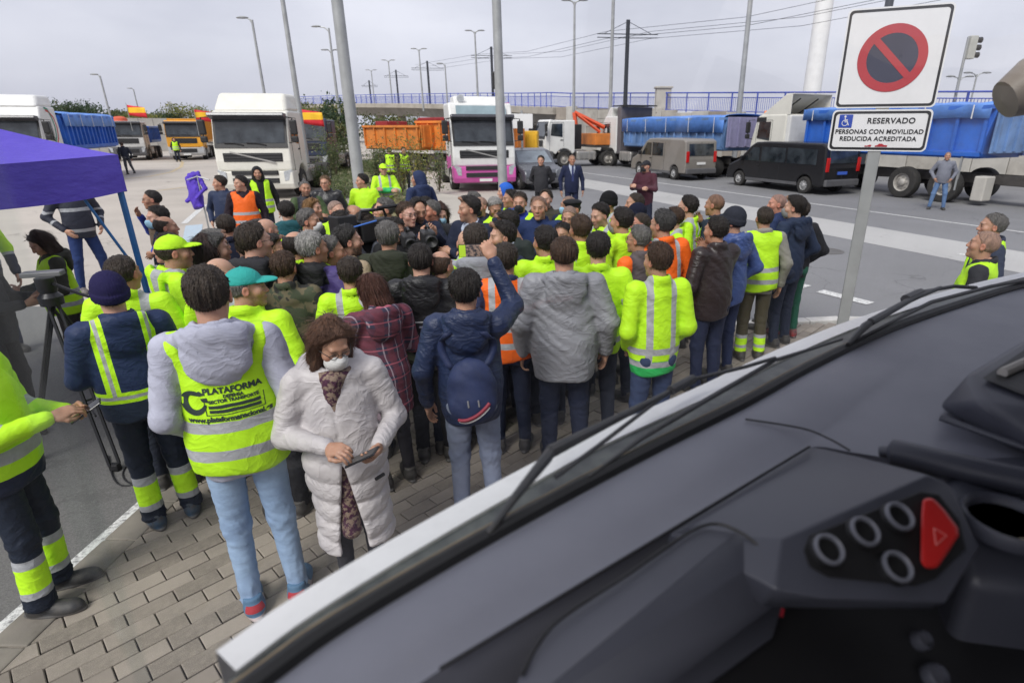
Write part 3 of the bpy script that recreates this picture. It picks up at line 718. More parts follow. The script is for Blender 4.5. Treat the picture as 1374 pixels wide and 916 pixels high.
# --- pink and white tractor
t = vehicle('pink_truck', gp(652, 24.3), (.30, -.954), 'white tractor unit with pink bumper and pink and teal side stripes', 'truck')
truck_cab(t, M_white, roof=3.4, bumper=M_pink, deflector=.0, w=2.55)
MB().box((0, -.36, 3.12), (2.0, .04, .36), None, Matrix.Rotation(R(20), 3, 'X')).build('roof_window', mat('pale roof glass', (.25, .33, .36), .15), t)
MB().prism([(-.75, 3.38), (-.95, 3.66), (-1.9, 3.66), (-2.1, 3.38)][::-1], -1.0, 1.0).build('roof_cap', M_white, t, bv=.05)
MB().prism([(-.60, 1.0), (-.60, 1.45), (-1.4, 1.3), (-2.14, 1.45), (-2.14, 1.0), (-2.05, .80), (-.7, .98)][::-1], -1.279, 1.279).build('side_skirt', M_pink, t, bv=.01)
for sx in (-.95, .75): 
    MB().lathe([(.14, 0), (.15, .06), (.1, .09), (0, .1)], 14, Matrix.Translation((sx, -.62, 3.56)) @ Matrix.Rotation(R(90), 4, 'X')).build('roof_lamp', M_lampg, t, sm=True)
for k, (m_, dz) in enumerate(((M_spink, 0), (M_steal, -.14), (M_spink, -.28))):
    curve_strip(t, 'stripe', m_, [(-2.1, 2.55 + dz), (-1.8, 2.3 + dz), (-1.3, 2.05 + dz), (-.7, 1.85 + dz), (-.2, 1.75 + dz)], .07, -1.284)
    curve_strip(t, 'stripe', m_, [(-2.0, 3.42 + dz), (-.95, 3.42 + dz)], .06, -1.284)
    vs = [(-1.1 + .0, .045, 1.72 + dz * .6), (-.5, .055, 1.55 + dz * .6)]
chassis(t, -2.1, -6.8, (-4.9,))
MB().box((0, -4.4, 1.05), (1.0, .9, .12)).build('fifth_wheel', M_chas, t, bv=.03)
# --- orange tippers
t = vehicle('orange_tipper', gp(588, 38.5), (-.80, .6), 'rusty orange tipper body standing behind the pink truck', 'lorry')
chassis(t, 0, -6.8, (-1.0, -4.2, -5.5), tank=False); tipper(t, .2, -6.2, 1.2, 2.85, M_oran, ribs=7)
MB().prism([(.3, 2.86), (.0, 3.05), (-6.0, 3.05), (-6.3, 2.86)][::-1], -1.2, 1.2).build('red_cover', mat('dark red cover', (.22, .015, .02), .6), t, bv=.05)
t = vehicle('orange_tipper', gp(520, 41), (-.80, .6), 'second orange tipper seen through the bushes beside the thick post', 'lorry')
chassis(t, 0, -6.0, (-1.0, -4.2), tank=False); tipper(t, .2, -5.2, 1.2, 2.6, M_oran, ribs=6)
MB().box((.2, -.8, 2.72), (1.6, 1.2, .3)).build('red_cover', mat('dark red cover', (.22, .015, .02), .6), t, bv=.05)
# --- crane lorry
t = vehicle('crane_lorry', gp(724, 40.5), (-.93, -.36), 'white lorry with a folded red crane and a low orange bed', 'lorry')
truck_cab(t, M_white, roof=2.95, w=2.3, visor=False, style=1); chassis(t, -2.1, -8.2, (-4.6, -7.0), w=2.3)
MB().box((0, -5.9, 1.75), (2.4, 4.6, .75)).build('bed', M_oran, t, bv=.03); MB().box((0, -5.9, 1.30), (2.3, 4.6, .16)).build('bed_frame', M_chas, t)
M_crane = mat('crane red paint', (.65, .09, .03), .45, var=.1)
MB().box((0, -2.7, 1.9), (.6, .6, 1.6)).build('crane_base', M_blackp, t, bv=.04)
for q, r0 in (([(0, -2.7, 2.6), (.1, -2.6, 3.45)], .15), ([(.1, -2.6, 3.45), (-.5, -4.6, 2.5)], .14), ([(-.2, -2.7, 3.3), (-.7, -4.2, 2.2)], .10)):
    MB().tube(q, r0, 4).build('crane_boom', M_crane, t)
for k in range(5): MB().box((-.5 + .25 * k, -5 - .5 * k, 2.3), (.6, .7, .4)).build('water_drum', mat('pale plastic', (.5, .55, .58), .4), t, bv=.08)
# white board sign and yellow machine between
e_ = empty('notice_board', (*gp(702, 27.5), 0)); tag(e_, 'blank white notice board on a post set in a concrete block', 'sign')
MB().tube([(0, 0, 0), (0, 0, 3.2)], .05, 8).build('post', M_galv, e_); MB().box((0, -.06, 2.75), (1.0, .03, .62)).build('panel', mat('white board', (.75, .75, .74), .5, var=.03), e_, bv=.01)
MB().box((0, -.0, .2), (.9, .7, .42)).build('concrete_block', M_wall3, e_, bv=.06)
e_ = empty('yellow_skip', (*gp(705, 37), 0)); tag(e_, 'yellow ribbed metal skip behind the notice board', 'skip')
MB().box((0, 0, 1.2), (1.7, 2.2, 2.2)).build('shell', mat('skip yellow', (.72, .42, .02), .5, dirt=.2), e_, bv=.03)
for k in range(4): MB().box((-.75 + .5 * k, -1.13, 1.25), (.1, .08, 1.8)).build('rib', mat('skip yellow', (.7, .4, .02), .5), e_, bv=.01)
# --- the two lorries along the road on the right
def along(px_wheel, py, off_front=1.38, side=-1, w=2.5):
    """front centre of a vehicle heading RD whose left front tyre stands at this spot"""
    p = at(px_wheel, py); p2 = Vector((p.x, p.y)) + RN * (w / 2 - .1) + RD * off_front
    return p2
t = vehicle('blue_tarp_truck', along(820, 223), RD, 'white truck with a dusty purple sill and a long trailer under a bright blue tarp', 'truck')
truck_cab(t, M_white, roof=3.2, bumper=mat('mauve grey paint', (.17, .14, .18), .5, dirt=.3), style=1, visor=False)
MB().prism([(-.5, 3.18), (-1.0, 3.75), (-1.3, 3.75), (-1.3, 3.18)][::-1], -1.15, 1.15).build('air_shield', M_white, t, bv=.04)
MB().box((0, -2.35, 2.3), (2.4, .5, 2.9)).build('sleeper_back', mat('dark sleeper back', (.12, .11, .12), .6), t, bv=.03); MB().box((0, -2.3, 3.83), (2.42, 1.7, .07)).build('roof_spoiler', M_blackp, t, bv=.01)
chassis(t, -2.2, -5.6, (-4.6,))
chassis(t, -5.7, -12.6, (-9.4, -10.7, -12.0), tank=False)
tipper(t, -3.1, -13.0, 1.35, 2.95, M_blued, ribs=15, tarp=M_tarp, tarp_h=.75, rear_m=mat('mauve tailgate', (.25, .24, .38), .5, dirt=.3))
_p = at(1212, 266); T1 = Vector((_p.x, _p.y)) + RN * 1.2 + RD * 8.4
t = vehicle('deflector_truck', T1, RD, 'white cab with a hollow roof deflector pulling a bright blue tipper trailer', 'truck')
truck_cab(t, M_cream, roof=3.05, deflector=.85, deflect_open=True, visor=False, style=1, bumper=M_cream)
MB().box((0, -2.25, 2.0), (2.42, .25, 2.0)).build('sleeper_back', M_white, t, bv=.05)
MB().box((-1.262, -.62, 2.83), (.012, .62, .2), None).build('dark_marker', M_blackp, t, bv=.03)
MB().lathe([(.07, 0), (.07, .12), (.04, .17), (0, .18)], 10, Matrix.Translation((-1.0, -.55, 3.05))).build('beacon', M_orl, t, sm=True)
chassis(t, -2.2, -5.8, (-4.9,))
chassis(t, -5.9, -13.2, (-8.2, -9.75), tank=False, r=.56, singles=True)
tipper(t, -3.3, -10.9, 1.50, 3.14, M_bluebody, ribs=9, tarp=M_tarp, tarp_h=.42, rear_m=M_blued)
MB().box((-1.22, -10.2, 1.0), (.06, .06, 1.1)).build('stake', M_galv, t); MB().box((-.9, -10.9, .55), (.5, .4, .8)).build('wheel_box', M_wall2, t, bv=.04)
# a further blue faded trailer behind on the right
t = vehicle('faded_trailer', T1 - RD * 13.4, RD, 'faded blue ribbed tipper trailer parked at the tail of the deflector truck', 'trailer')
chassis(t, 0, -9, (-5.6, -6.9, -8.2), tank=False); tipper(t, -.2, -8.6, 1.45, 3.0, M_blued, ribs=12)

# --- vans and the estate car
def van(name, p, fwd, label, m, L=5.0, H=1.95, W=1.9, glassy=(), rear_win=True, hub=M_alloy, bump=None):
    t = vehicle(name, p, fwd, label, 'van'); h = W / 2
    ar = lambda c: [(c + .40 * math.cos(a), .33 + .40 * math.sin(a)) for a in np.linspace(0, math.pi, 8)]
    prof = [(-.02, .30), (.0, .62), (-.12, .92), (-.75, 1.16), (-1.45, H - .18), (-1.75, H - .03), (-2.4, H), (-L + .3, H - .02), (-L + .08, H - .12), (-L, 1.0), (-L + .02, .34)]
    prof += [(y, z) for y, z in ar(-L + .95)[::-1] if z > .30] + [(y, z) for y, z in ar(-.85)[::-1] if z > .30]
    MB().prism(prof, -h, h).build('body', m, t, bv=.07, seg=3)
    # windscreen
    a, b = Vector((0, -.80, 1.17)), Vector((0, -1.44, H - .19)); q = b - a; n = Vector((0, q.z, -q.y)).normalized() * .006
    MB().add([(-h + .16, *(a + n).yz), (h - .16, *(a + n).yz), (h - .22, *(b + n).yz), (-h + .22, *(b + n).yz)], [(0, 1, 2, 3)]).build('windscreen', M_wind, t)
    for sx in (-1, 1):
        x = sx * (h + .004)
        MB().prism([(-1.12, 1.14), (-1.62, H - .24), (-2.02, H - .24), (-2.02, 1.12)][::-1], x - .01, x + .01).build('side_window', M_wind, t)
        for y0, y1 in glassy:
            MB().prism([(y0, 1.12), (y0, H - .22), (y1, H - .24), (y1, 1.12)][::-1], x - .01, x + .01).build('side_window', M_wind, t)
        for y in (-1.05, -2.1, -3.2):
            MB().tube([(x, y, .42), (x, y - .04, H - .2)], .007, 4).build('door_seam', M_seam, t)
        MB().box((sx * (h + .0), -L / 2, .36), (.03, L - 2.6, .12)).build('sill', M_greyp, t, bv=.01)
        MB().box((sx * (h + .12), -1.1, 1.22), (.2, .09, .2)).build('mirror', M_blackp if m is not M_black else m, t, bv=.04, seg=3)
        MB().box((x + sx * .012, -2.0, .98), (.02, .16, .035)).build('door_handle', M_blackp, t)
        MB().box((sx * (h - .12), -L - .005, 1.13), (.17, .05, .52)).build('tail_lamp', M_redl, t, bv=.02)
        MB().hexa([(sx * (h - .45), -.13, .72), (sx * (h - .03), -.2, .72), (sx * (h - .03), -.42, .95), (sx * (h - .42), -.22, .9), (sx * (h - .45), -.09, .72), (sx * (h - .02), -.17, .72), (sx * (h - .02), -.40, .96), (sx * (h - .42), -.19, .91)]).build('headlight', M_lampg, t, bv=.01)
        for y in (-.85, -L + .95): wheel(t, sx * (h - .01), y, .33, .22, rim=hub, side=sx, spokes=9)
    MB().box((0, -.02, .46), (W - .1, .14, .26)).build('bumper', bump or M_greyp, t, bv=.05, seg=3)
    MB().box((0, -L - .03, .46), (W - .08, .14, .26)).build('bumper', bump or M_greyp, t, bv=.05, seg=3)
    if rear_win: MB().box((0, -L + .035, 1.46), (W - .42, .03, .56), None, Matrix.Rotation(R(-7), 3, 'X')).build('rear_window', M_wind, t, bv=.01)
    MB().box((0, -L - .012, .82), (.52, .02, .115)).build('number_plate', mat('blue taxi plate', (.05, .12, .5), .5) if m is M_black else M_plate, t)
    MB().tube([(0, -L - .006, .6), (0, -L + .05, H - .15)], .007, 4).build('door_seam', M_seam, t)
    return t
M_black = mat('black van paint', (.012, .012, .014), .22, var=.1)
M_taupe = mat('grey beige van paint', (.26, .24, .215), .35, .25, var=.05, dirt=.08)
f = at(1076, 260); p = Vector((f.x, f.y)) + RN * .93 + RD * 4.6
van('black_van', p, RD, 'black passenger van with silver wheel trims parked beside the deflector truck', M_black, L=5.55, H=1.93, glassy=((-2.15, -3.5), (-3.6, -5.1)))
f = at(903, 241.5); p = Vector((f.x, f.y)) + RN * .93 + RD * 4.1
van('grey_van', p, RD, 'grey beige van with a dark rear window parked by the blue tarp trailer', M_taupe, L=5.05, H=1.98, glassy=((-2.15, -3.1),))
# estate car beside the pink truck
t = vehicle('grey_car', gp(733, 24.4), (.42, -.907), 'dark grey car with a pale windscreen parked beside the pink truck', 'car'); W = 1.84; h = W / 2
M_car = mat('grey car paint', (.12, .125, .14), .25, .4, var=.05)
ar = lambda c: [(c + .40 * math.cos(a), .34 + .40 * math.sin(a)) for a in np.linspace(0, math.pi, 8)]
prof = [(-.02, .3), (.0, .66), (-.14, .84), (-1.05, 1.02), (-1.75, 1.56), (-2.3, 1.64), (-3.5, 1.6), (-4.25, 1.1), (-4.4, .9), (-4.38, .34)] + [(y, z) for y, z in ar(-3.5)[::-1] if z > .3] + [(y, z) for y, z in ar(-.88)[::-1] if z > .3]
MB().prism(prof, -h, h).build('body', M_car, t, bv=.09, seg=4)
MB().add([(-h + .14, -1.12, 1.08), (h - .14, -1.12, 1.08), (h - .24, -1.70, 1.535), (-h + .24, -1.70, 1.535)], [(0, 1, 2, 3)]).build('windscreen', mat('pale sky glass', (.20, .23, .26), .1, var=.2), t)
for sx in (-1, 1):
    x = sx * (h + .004)
    MB().prism([(-1.35, 1.06), (-1.85, 1.5), (-3.4, 1.5), (-3.8, 1.1)][::-1], x - .01, x + .01).build('side_window', M_wind, t)
    MB().hexa([(sx * .45, -.06, .68), (sx * .88, -.12, .68), (sx * .88, -.36, .86), (sx * .5, -.14, .82), (sx * .45, -.02, .68), (sx * .9, -.08, .68), (sx * .9, -.33, .87), (sx * .5, -.10, .83)]).build('headlight', M_lampg, t, bv=.01)
    MB().box((sx * (h + .1), -1.35, 1.1), (.2, .1, .14)).build('mirror', M_car, t, bv=.04, seg=3)
    for y in (-.88, -3.5): wheel(t, sx * (h - .01), y, .34, .22, rim=M_alloy, side=sx, spokes=7)
MB().box((0, .005, .62), (.9, .03, .2)).build('grille', M_blackp, t, bv=.02); MB().box((0, .03, .42), (.5, .02, .11)).build('number_plate', M_plate, t)
MB().box((0, .0, .40), (W - .12, .1, .2)).build('bumper', M_greyp, t, bv=.04)
# ================================================================== VEGETATION
def leaf_mat(name, c0, c1, c2):
    g = NG(name); gi = g.n('NewGeometry'); r = gi.outputs['Random Per Island']
    c = g.mix(g.ramp(r, 0, .6), c0, c1); c = g.mix(g.ramp(r, .75, 1), c, c2)
    m = g.done(c, .65)
    tr = g.n('BsdfTranslucent'); g.l(c, tr.inputs[0]); ms = g.n('MixShader'); ms.inputs[0].default_value = .3
    o = g.t.nodes['Material Output']; g.l(g.b.outputs[0], ms.inputs[1]); g.l(tr.outputs[0], ms.inputs[2]); g.l(ms.outputs[0], o.inputs[0])
    return m
ML_dark = leaf_mat('dark evergreen leaves', (.02, .045, .018), (.04, .075, .03), (.07, .10, .04))
ML_olive = leaf_mat('olive green leaves', (.06, .08, .025), (.11, .13, .045), (.20, .17, .05))
ML_weed = leaf_mat('dusty weed leaves', (.06, .095, .03), (.12, .16, .06), (.25, .25, .12))
ML_yell = leaf_mat('yellowing leaves', (.10, .13, .03), (.18, .19, .05), (.33, .28, .05))
ML_dry = leaf_mat('dry grass blades', (.20, .18, .09), (.28, .25, .13), (.14, .17, .06))
M_bark = mat('bark', (.12, .09, .065), .9, var=.3, scale=10, bump=.6, bscale=30)
def leaf_cloud(centers, spread, n, size, asp=.5, up=.0, rg=rng):
    """n small quads around the given clump centres"""
    C = np.array(centers)[rg.integers(0, len(centers), n)]
    p = C + rg.normal(size=(n, 3)) * np.array(spread)
    d = rg.normal(size=(n, 3)); d[:, 2] += up; d /= np.linalg.norm(d, axis=1)[:, None]
    s = rg.normal(size=(n, 3)); s -= d * (s * d).sum(1)[:, None]; s /= np.linalg.norm(s, axis=1)[:, None]
    L = size * rg.uniform(.6, 1.3, (n, 1))
    v = np.stack([p - d * L * .5, p + s * L * asp * .5, p + d * L * .5, p - s * L * asp * .5], 1).reshape(-1, 3)
    f = np.arange(4 * n).reshape(n, 4)
    return v, f
def mesh_np(name, v, f):
    me = bpy.data.meshes.new(name); me.from_pydata(v.tolist(), [], f.tolist()); me.update(); return me
def tree(name, loc, h, rad, label, m, cat='tree', n=2200, leaf=.22, base=.25, group=None, bare=0):
    e_ = empty(name, loc); tag(e_, label, cat, group)
    tk = MB(); tips = []
    tk.tube([(0, 0, 0), (random.uniform(-.1, .1), 0, h * .35), (random.uniform(-.2, .2), .1, h * .8)], [h * .025, h * .018, h * .006], 7)
    for k in range(9):
        a = k * 2.4 + random.random(); z = h * random.uniform(base, .7); rr = rad * random.uniform(.55, 1)
        tip = (math.cos(a) * rr, math.sin(a) * rr, min(h * .97, z + rad * random.uniform(.2, .8)))
        tk.tube([(0, 0, z * .8), (tip[0] * .5, tip[1] * .5, (z + tip[2]) / 2), tip], [h * .011, h * .008, h * .003], 5); tips.append(tip)
    tk.build('trunk', M_bark, e_, sm=True)
    for k in range(16):
        a = random.uniform(0, 6.28); q = random.random() ** .5; z = random.uniform(h * base, h)
        fall = math.sqrt(max(.05, 1 - ((z - h * (base + .35)) / (h * .62)) ** 2))
        tips.append((math.cos(a) * rad * q * fall, math.sin(a) * rad * q * fall, z))
    v, f = leaf_cloud(tips, (rad * .2, rad * .2, h * .06), n, leaf)
    link('crown', mesh_np('crown', v, f), m, e_)
    return e_
rt = random.Random(11)
tl = [(72, 95, 4.9, 3.0, 'olive'), (100, 92, 5.4, 3.0, 'dark'), (122, 94, 4.7, 2.8, 'dark'), (150, 100, 4.3, 2.8, 'olive'), (172, 102, 4.3, 2.6, 'olive'), (196, 98, 4.0, 2.8, 'yell'), (218, 100, 4.2, 2.6, 'dark'),
      (240, 104, 4.3, 2.8, 'olive'), (262, 98, 5.2, 3.0, 'yell'), (286, 100, 4.2, 2.6, 'olive')]
LB = ['rounded olive tree over the left end of the lot wall', 'tallest dark pine crown just right of the blue tipper', 'second dark pine crown right of the blue tipper tarp', 'low olive tree behind the lot wall below a lamp post',
      'olive tree behind the roof of the grey lorry', 'yellowish tree above the striped flag', 'dark tree behind the yellow lorry cab', 'olive tree between the yellow lorry and the box lorry', 'pale bare looking tree above the box lorry', 'olive tree touching the cream cab deflector']
for (px, ds, h, r_, k), lb in zip(tl, LB):
    p = atd(px, 180, ds)
    tree('tree', (p.x, p.y, 0), h, r_, lb, {'olive': ML_olive, 'dark': ML_dark, 'yell': ML_yell}[k], n=2600, leaf=.30, group='trees beyond the lot wall')
for px, ds, h, r_, m, lb in ((372, 70, 5.2, 2.8, ML_dark, 'dark tree crown peeking over the cream cab roof'), (410, 62, 4.6, 2.6, ML_olive, 'olive tree right of the cream cab roof'),
                             (436, 58, 4.2, 2.2, ML_yell, 'yellow green tree between the cream cab and the bushes'), (458, 50, 4.5, 1.6, ML_dark, 'dense dark tree beside the slim lamp post'), (432, 44, 2.9, 1.5, ML_olive, 'bushy olive tree above the median'),
                             (512, 60, 3.6, 1.8, ML_olive, 'green tree under the bridge left of the piers'), (548, 74, 3.8, 1.8, ML_olive, 'small green tree among the bridge piers')):
    p = atd(px, 180, ds); tree('tree', (p.x, p.y, 0), h, r_, lb, m, n=2200, leaf=.26, base=.15)
# bushes and weeds on the median
def bush(px, py, h, r_, m, label, n=900, leaf=.12, stems=9, cat='bush'):
    p = at(px, py, .09); e_ = empty('bush', p); tag(e_, label, cat, 'bushes on the median')
    st = MB(); tips = []
    for k in range(stems):
        a = random.uniform(0, 6.28); rr = r_ * random.uniform(.2, 1); hh = h * random.uniform(.55, 1.05)
        pts = [(0, 0, 0), (math.cos(a) * rr * .4, math.sin(a) * rr * .4, hh * .55), (math.cos(a) * rr, math.sin(a) * rr, hh)]
        st.tube(pts, [.014, .01, .004], 4)
        for q in np.linspace(.3, 1, 6): tips.append(tuple(Vector(pts[1]).lerp(Vector(pts[2]), max(0, q * 2 - 1)) if q > .5 else Vector(pts[0]).lerp(Vector(pts[1]), q * 2)))
    st.build('stem', M_bark, e_)
    v, f = leaf_cloud(tips, (r_ * .16, r_ * .16, h * .09), n, leaf, asp=.35)
    link('foliage', mesh_np('foliage', v, f), m, e_)
bush(452, 236, 2.2, 1.1, ML_weed, 'tall grey green bush left of the thick post', 1500)
bush(440, 222, 2.3, 1.1, ML_yell, 'yellow flowering bush farther back on the median', 1300)
bush(470, 222, 2.0, .9, ML_weed, 'tall weedy bush right behind the thick post', 900)
bush(505, 246, 1.9, .8, ML_weed, 'leafy bush behind the yellow cap', 1300)
bush(540, 262, 1.9, .8, ML_yell, 'loose yellowish bush in front of the orange tipper', 1000, .10)
bush(566, 262, 2.1, .9, ML_yell, 'thin tall bush with pale leaves before the orange tipper', 700, .11, 12)
bush(590, 258, 1.7, .7, ML_weed, 'thin bush by the drive wheels of the pink truck', 500, .11)
bush(556, 310, 1.1, .5, ML_weed, 'low green weeds beside the blue raised hood', 500, .1)
bush(532, 322, 1.0, .4, ML_dry, 'pale dry grass clump behind the photographers', 700, .16)
bush(430, 252, .9, .9, ML_weed, 'low spreading weeds along the median kerb', 1200, .1)
bush(462, 268, .7, .8, ML_weed, 'low weeds at the foot of the thick post', 900, .1)
gv, gf = [], []
cs = []
while len(cs) < 900:
    x, y = random.uniform(-18, -2.6), random.uniform(12.4, 46)
    if inside((x, y), md): cs.append((x, y, .13))
v, f = leaf_cloud(cs, (.12, .12, .05), 14000, .2, asp=.13, up=1.6)
o = link('weeds', mesh_np('weeds', v, f), ML_weed); tag(o, 'low weeds and grass covering the median', 'weeds', kind='stuff')
# the long pale wall of the lot
a, b = atd(60, 180, 80), atd(330, 180, 84)
e_ = empty('lot_wall', (a.x, a.y, 0)); tag(e_, 'long pale concrete wall closing the far side of the lot', 'wall')
n = 14
for i in range(n):
    p, q = a.lerp(b, i / n), a.lerp(b, (i + 1) / n); t = (q - p).normalized(); nn = Vector((-t.y, t.x, 0)) * .12; p = p + t * .02; q = q - t * .02
    m_ = MB().hexa([(p.x - nn.x, p.y - nn.y, 0), (q.x - nn.x, q.y - nn.y, 0), (q.x + nn.x, q.y + nn.y, 0), (p.x + nn.x, p.y + nn.y, 0),
                    (p.x - nn.x, p.y - nn.y, 3.5), (q.x - nn.x, q.y - nn.y, 3.5), (q.x + nn.x, q.y + nn.y, 3.5), (p.x + nn.x, p.y + nn.y, 3.5)])
    o = m_.build('panel', M_wall2, e_); o.matrix_parent_inverse = Matrix.Translation(-e_.location)

# ================================================================== PURPLE CANOPY
g = NG('purple canopy cloth')
fold = g.noise(3.5, 4, stretch=(1, 1, 2.2))
g.bump(fold, .4, .05)
M_purp = g.done(g.mix(g.ramp(g.noise(1.2, 4), .3, .7), (.085, .055, .46), (.115, .075, .56)), .55)
A = Vector((-3.80, 5.10, 0)); e1 = Vector((-.20, -.98, 0)).normalized(); e2 = Vector((-.98, .20, 0)).normalized()
cn = empty('canopy', A + (e1 + e2) * 1.5); tag(cn, 'purple pop-up canopy with a deep valance on blue legs', 'canopy')
inv = Matrix.Translation(-cn.location)
def cchild(mb, name, m, **k):
    o = mb.build(name, m, cn, **k); o.matrix_parent_inverse = inv; return o
S3 = 3.0; ze, zp = 2.24, 3.02
ctr = A + (e1 + e2) * 1.5
top = MB(); val = MB(); N = 14
corners = [A, A + e1 * S3, A + e1 * S3 + e2 * S3, A + e2 * S3]
for s in range(4):
    p, q = corners[s], corners[(s + 1) % 4]; vs = []
    for j in range(N + 1):
        v = j / N
        for i in range(N + 1):
            u = i / N; e_p = p.lerp(q, u); x = e_p.lerp(ctr, v); sag = -.10 * math.sin(math.pi * v) * (.4 + .6 * math.sin(math.pi * u)) - .035 * math.sin(math.pi * u) * (1 - v)
            vs.append((x.x, x.y, ze + (zp - ze) * v ** 1.05 + sag))
    top.add(vs, [(j * (N + 1) + i, j * (N + 1) + i + 1, (j + 1) * (N + 1) + i + 1, (j + 1) * (N + 1) + i) for j in range(N) for i in range(N)])
    out_n = ((p + q) / 2 - ctr).normalized(); vs = []
    for j in range(5):
        v = j / 4
        for i in range(25):
            u = i / 24; x = p.lerp(q, u) + out_n * (.012 + .035 * v * math.sin(u * 17 + 1) * math.sin(math.pi * u))
            vs.append((x.x, x.y, ze - .035 * math.sin(math.pi * u) - .30 * v - .02 * v * math.sin(u * 9)))
    val.add(vs, [(j * 25 + i, j * 25 + i + 1, (j + 1) * 25 + i + 1, (j + 1) * 25 + i) for j in range(4) for i in range(24)])
cchild(top, 'roof_cloth', M_purp, sm=True, ang=50); cchild(val, 'valance', M_purp, sm=True, ang=60)
M_leg = mat('blue canopy leg', (.03, .16, .42), .4, var=.1)
for c in corners:
    i_ = c + (ctr - c).normalized() * .04
    cchild(MB().box((i_.x, i_.y, 1.08), (.035, .035, 2.15)), 'leg', M_leg); 
    i2 = c + (ctr - c).normalized() * .10
    cchild(MB().tube([(i_.x, i_.y, 1.15), (i2.x - .1, i2.y - .3, 2.1)], .012, 6), 'brace', M_leg)
    cchild(MB().box((i_.x, i_.y, .012), (.1, .1, .015)), 'foot_plate', M_galv)
for s in range(4):
    p, q = corners[s], corners[(s + 1) % 4]
    for k in range(4):
        a0, b0 = p.lerp(q, k / 4).lerp(ctr, .08), p.lerp(q, (k + 1) / 4).lerp(ctr, .08)
        cchild(MB().tube([(a0.x, a0.y, 2.12 if k % 2 else 1.98), (b0.x, b0.y, 1.98 if k % 2 else 2.12)], .011, 5), 'truss_bar', M_galv)
# ================================================================== PARKING SIGN
sp = Vector((2.20, 4.18, 0)); sg = empty('parking_sign', sp, R(-24)); tag(sg, 'square no parking sign over a reserved plate on a galvanised post', 'sign')
M_signw = mat('white sign face', (.74, .74, .75), .35, var=.03, scale=6, dirt=.04); M_ink = mat('black sign ink', (.012, .012, .014), .45)
M_sblue = mat('sign blue', (.02, .06, .38), .35, var=.05); M_nredd = mat('sign red', (.42, .035, .045), .35, var=.05); M_navyd = mat('reflection-greyed sign blue', (.04, .042, .07), .3, var=.2)  # the disc's blue carries the grey of a reflection in its colour
MB().box((0, .03, 1.58), (.08, .05, 3.16)).build('post', M_galv, sg, bv=.006)
def rrect(w_, h_, r_, n=6):
    pts = []
    for cx, cy, a0 in ((w_ / 2 - r_, h_ / 2 - r_, 0), (-w_ / 2 + r_, h_ / 2 - r_, 90), (-w_ / 2 + r_, -h_ / 2 + r_, 180), (w_ / 2 - r_, -h_ / 2 + r_, 270)):
        for k in range(n + 1):
            a = R(a0 + 90 * k / n); pts.append((cx + r_ * math.cos(a), cy + r_ * math.sin(a)))
    return pts
FACE = Matrix.Rotation(R(90), 4, 'X')     # local x right, y up, faces -y
def plate(parent, cz, w_, h_):
    M = Matrix.Translation((0, 0, cz)) @ FACE
    b = MB().slab(rrect(w_, h_, .03), -.012, 0, M).build('plate', M_signw, parent)
    o_, i_ = rrect(w_ - .02, h_ - .02, .026), rrect(w_ - .05, h_ - .05, .02); n = len(o_)
    MB().add([(x, y, .002) for x, y in o_] + [(x, y, .002) for x, y in i_], [(i, (i + 1) % n, n + (i + 1) % n, n + i) for i in range(n)], M).build('border', M_ink, b)
    return M, b
def textmesh(s, size, align='CENTER', bold=.0, spacing=1.0):
    c = bpy.data.curves.new('t', 'FONT'); c.body = s; c.size = size; c.align_x = align; c.align_y = 'CENTER'; c.space_character = spacing; c.offset = bold
    o = bpy.data.objects.new('t', c); COL.objects.link(o); dg = bpy.context.evaluated_depsgraph_get()
    me = bpy.data.meshes.new_from_object(o.evaluated_get(dg)); bpy.data.objects.remove(o); return me
def lettering(s, size, M, m, parent, x, y, bold=.0, spacing=1.0, align='CENTER', name='lettering'):
    me = textmesh(s, size, align, bold, spacing); me.transform(M @ Matrix.Translation((x, y, .003))); me.materials.clear()
    return link(name, me, m, parent)
def ring(r0, r1, M, z, n=48):
    vs = [(r * math.cos(6.28319 * k / n), r * math.sin(6.28319 * k / n), z) for r in (r0, r1) for k in range(n)]
    return MB().add(vs, [(k, (k + 1) % n, n + (k + 1) % n, n + k)[::-1] for k in range(n)], M)
M1, b1 = plate(sg, 2.885, .61, .61)
MB().add([(.15 * math.cos(6.28319 * k / 40), .15 * math.sin(6.28319 * k / 40), .002) for k in range(40)], [tuple(range(40))], M1).build('disc', M_navyd, b1)
ring(.150, .205, M1, .003).build('red_ring', M_nredd, b1)
MB().box((0, 0, .004), (.32, .042, .001), M1, Matrix.Rotation(R(-45), 3, 'Z')).build('slash', M_nredd, b1)
M2, b2 = plate(sg, 2.435, .61, .27)
ic = MB().slab(rrect(.085, .085, .004), .0015, .003, M2 @ Matrix.Translation((-.215, .062, 0))).build('pictogram', M_sblue, b2)
pm = M2 @ Matrix.Translation((-.215, .062, 0))
w_ = MB(); w_.add([(.007 * math.cos(k * .7854) - .006, .007 * math.sin(k * .7854) + .03, .0042) for k in range(8)], [tuple(range(8))], pm)
for q in ([(-.006, .020), (-.004, -.006), (.012, -.006), (.020, -.026)], [(-.005, .008), (.010, .008)]):
    for a, b in zip(q[:-1], q[1:]):
        a, b = Vector(a), Vector(b); t = (b - a); w_.box(((a.x + b.x) / 2, (a.y + b.y) / 2, .004), (t.length + .005, .005, .0006), pm, Matrix.Rotation(math.atan2(t.y, t.x), 3, 'Z'))
w_.build('wheelchair_mark', M_signw, ic); r0 = pm @ Matrix.Translation((-.004, -.012, 0)); ring(.016, .020, r0, .0041, 24).build('wheel_mark', M_signw, ic)
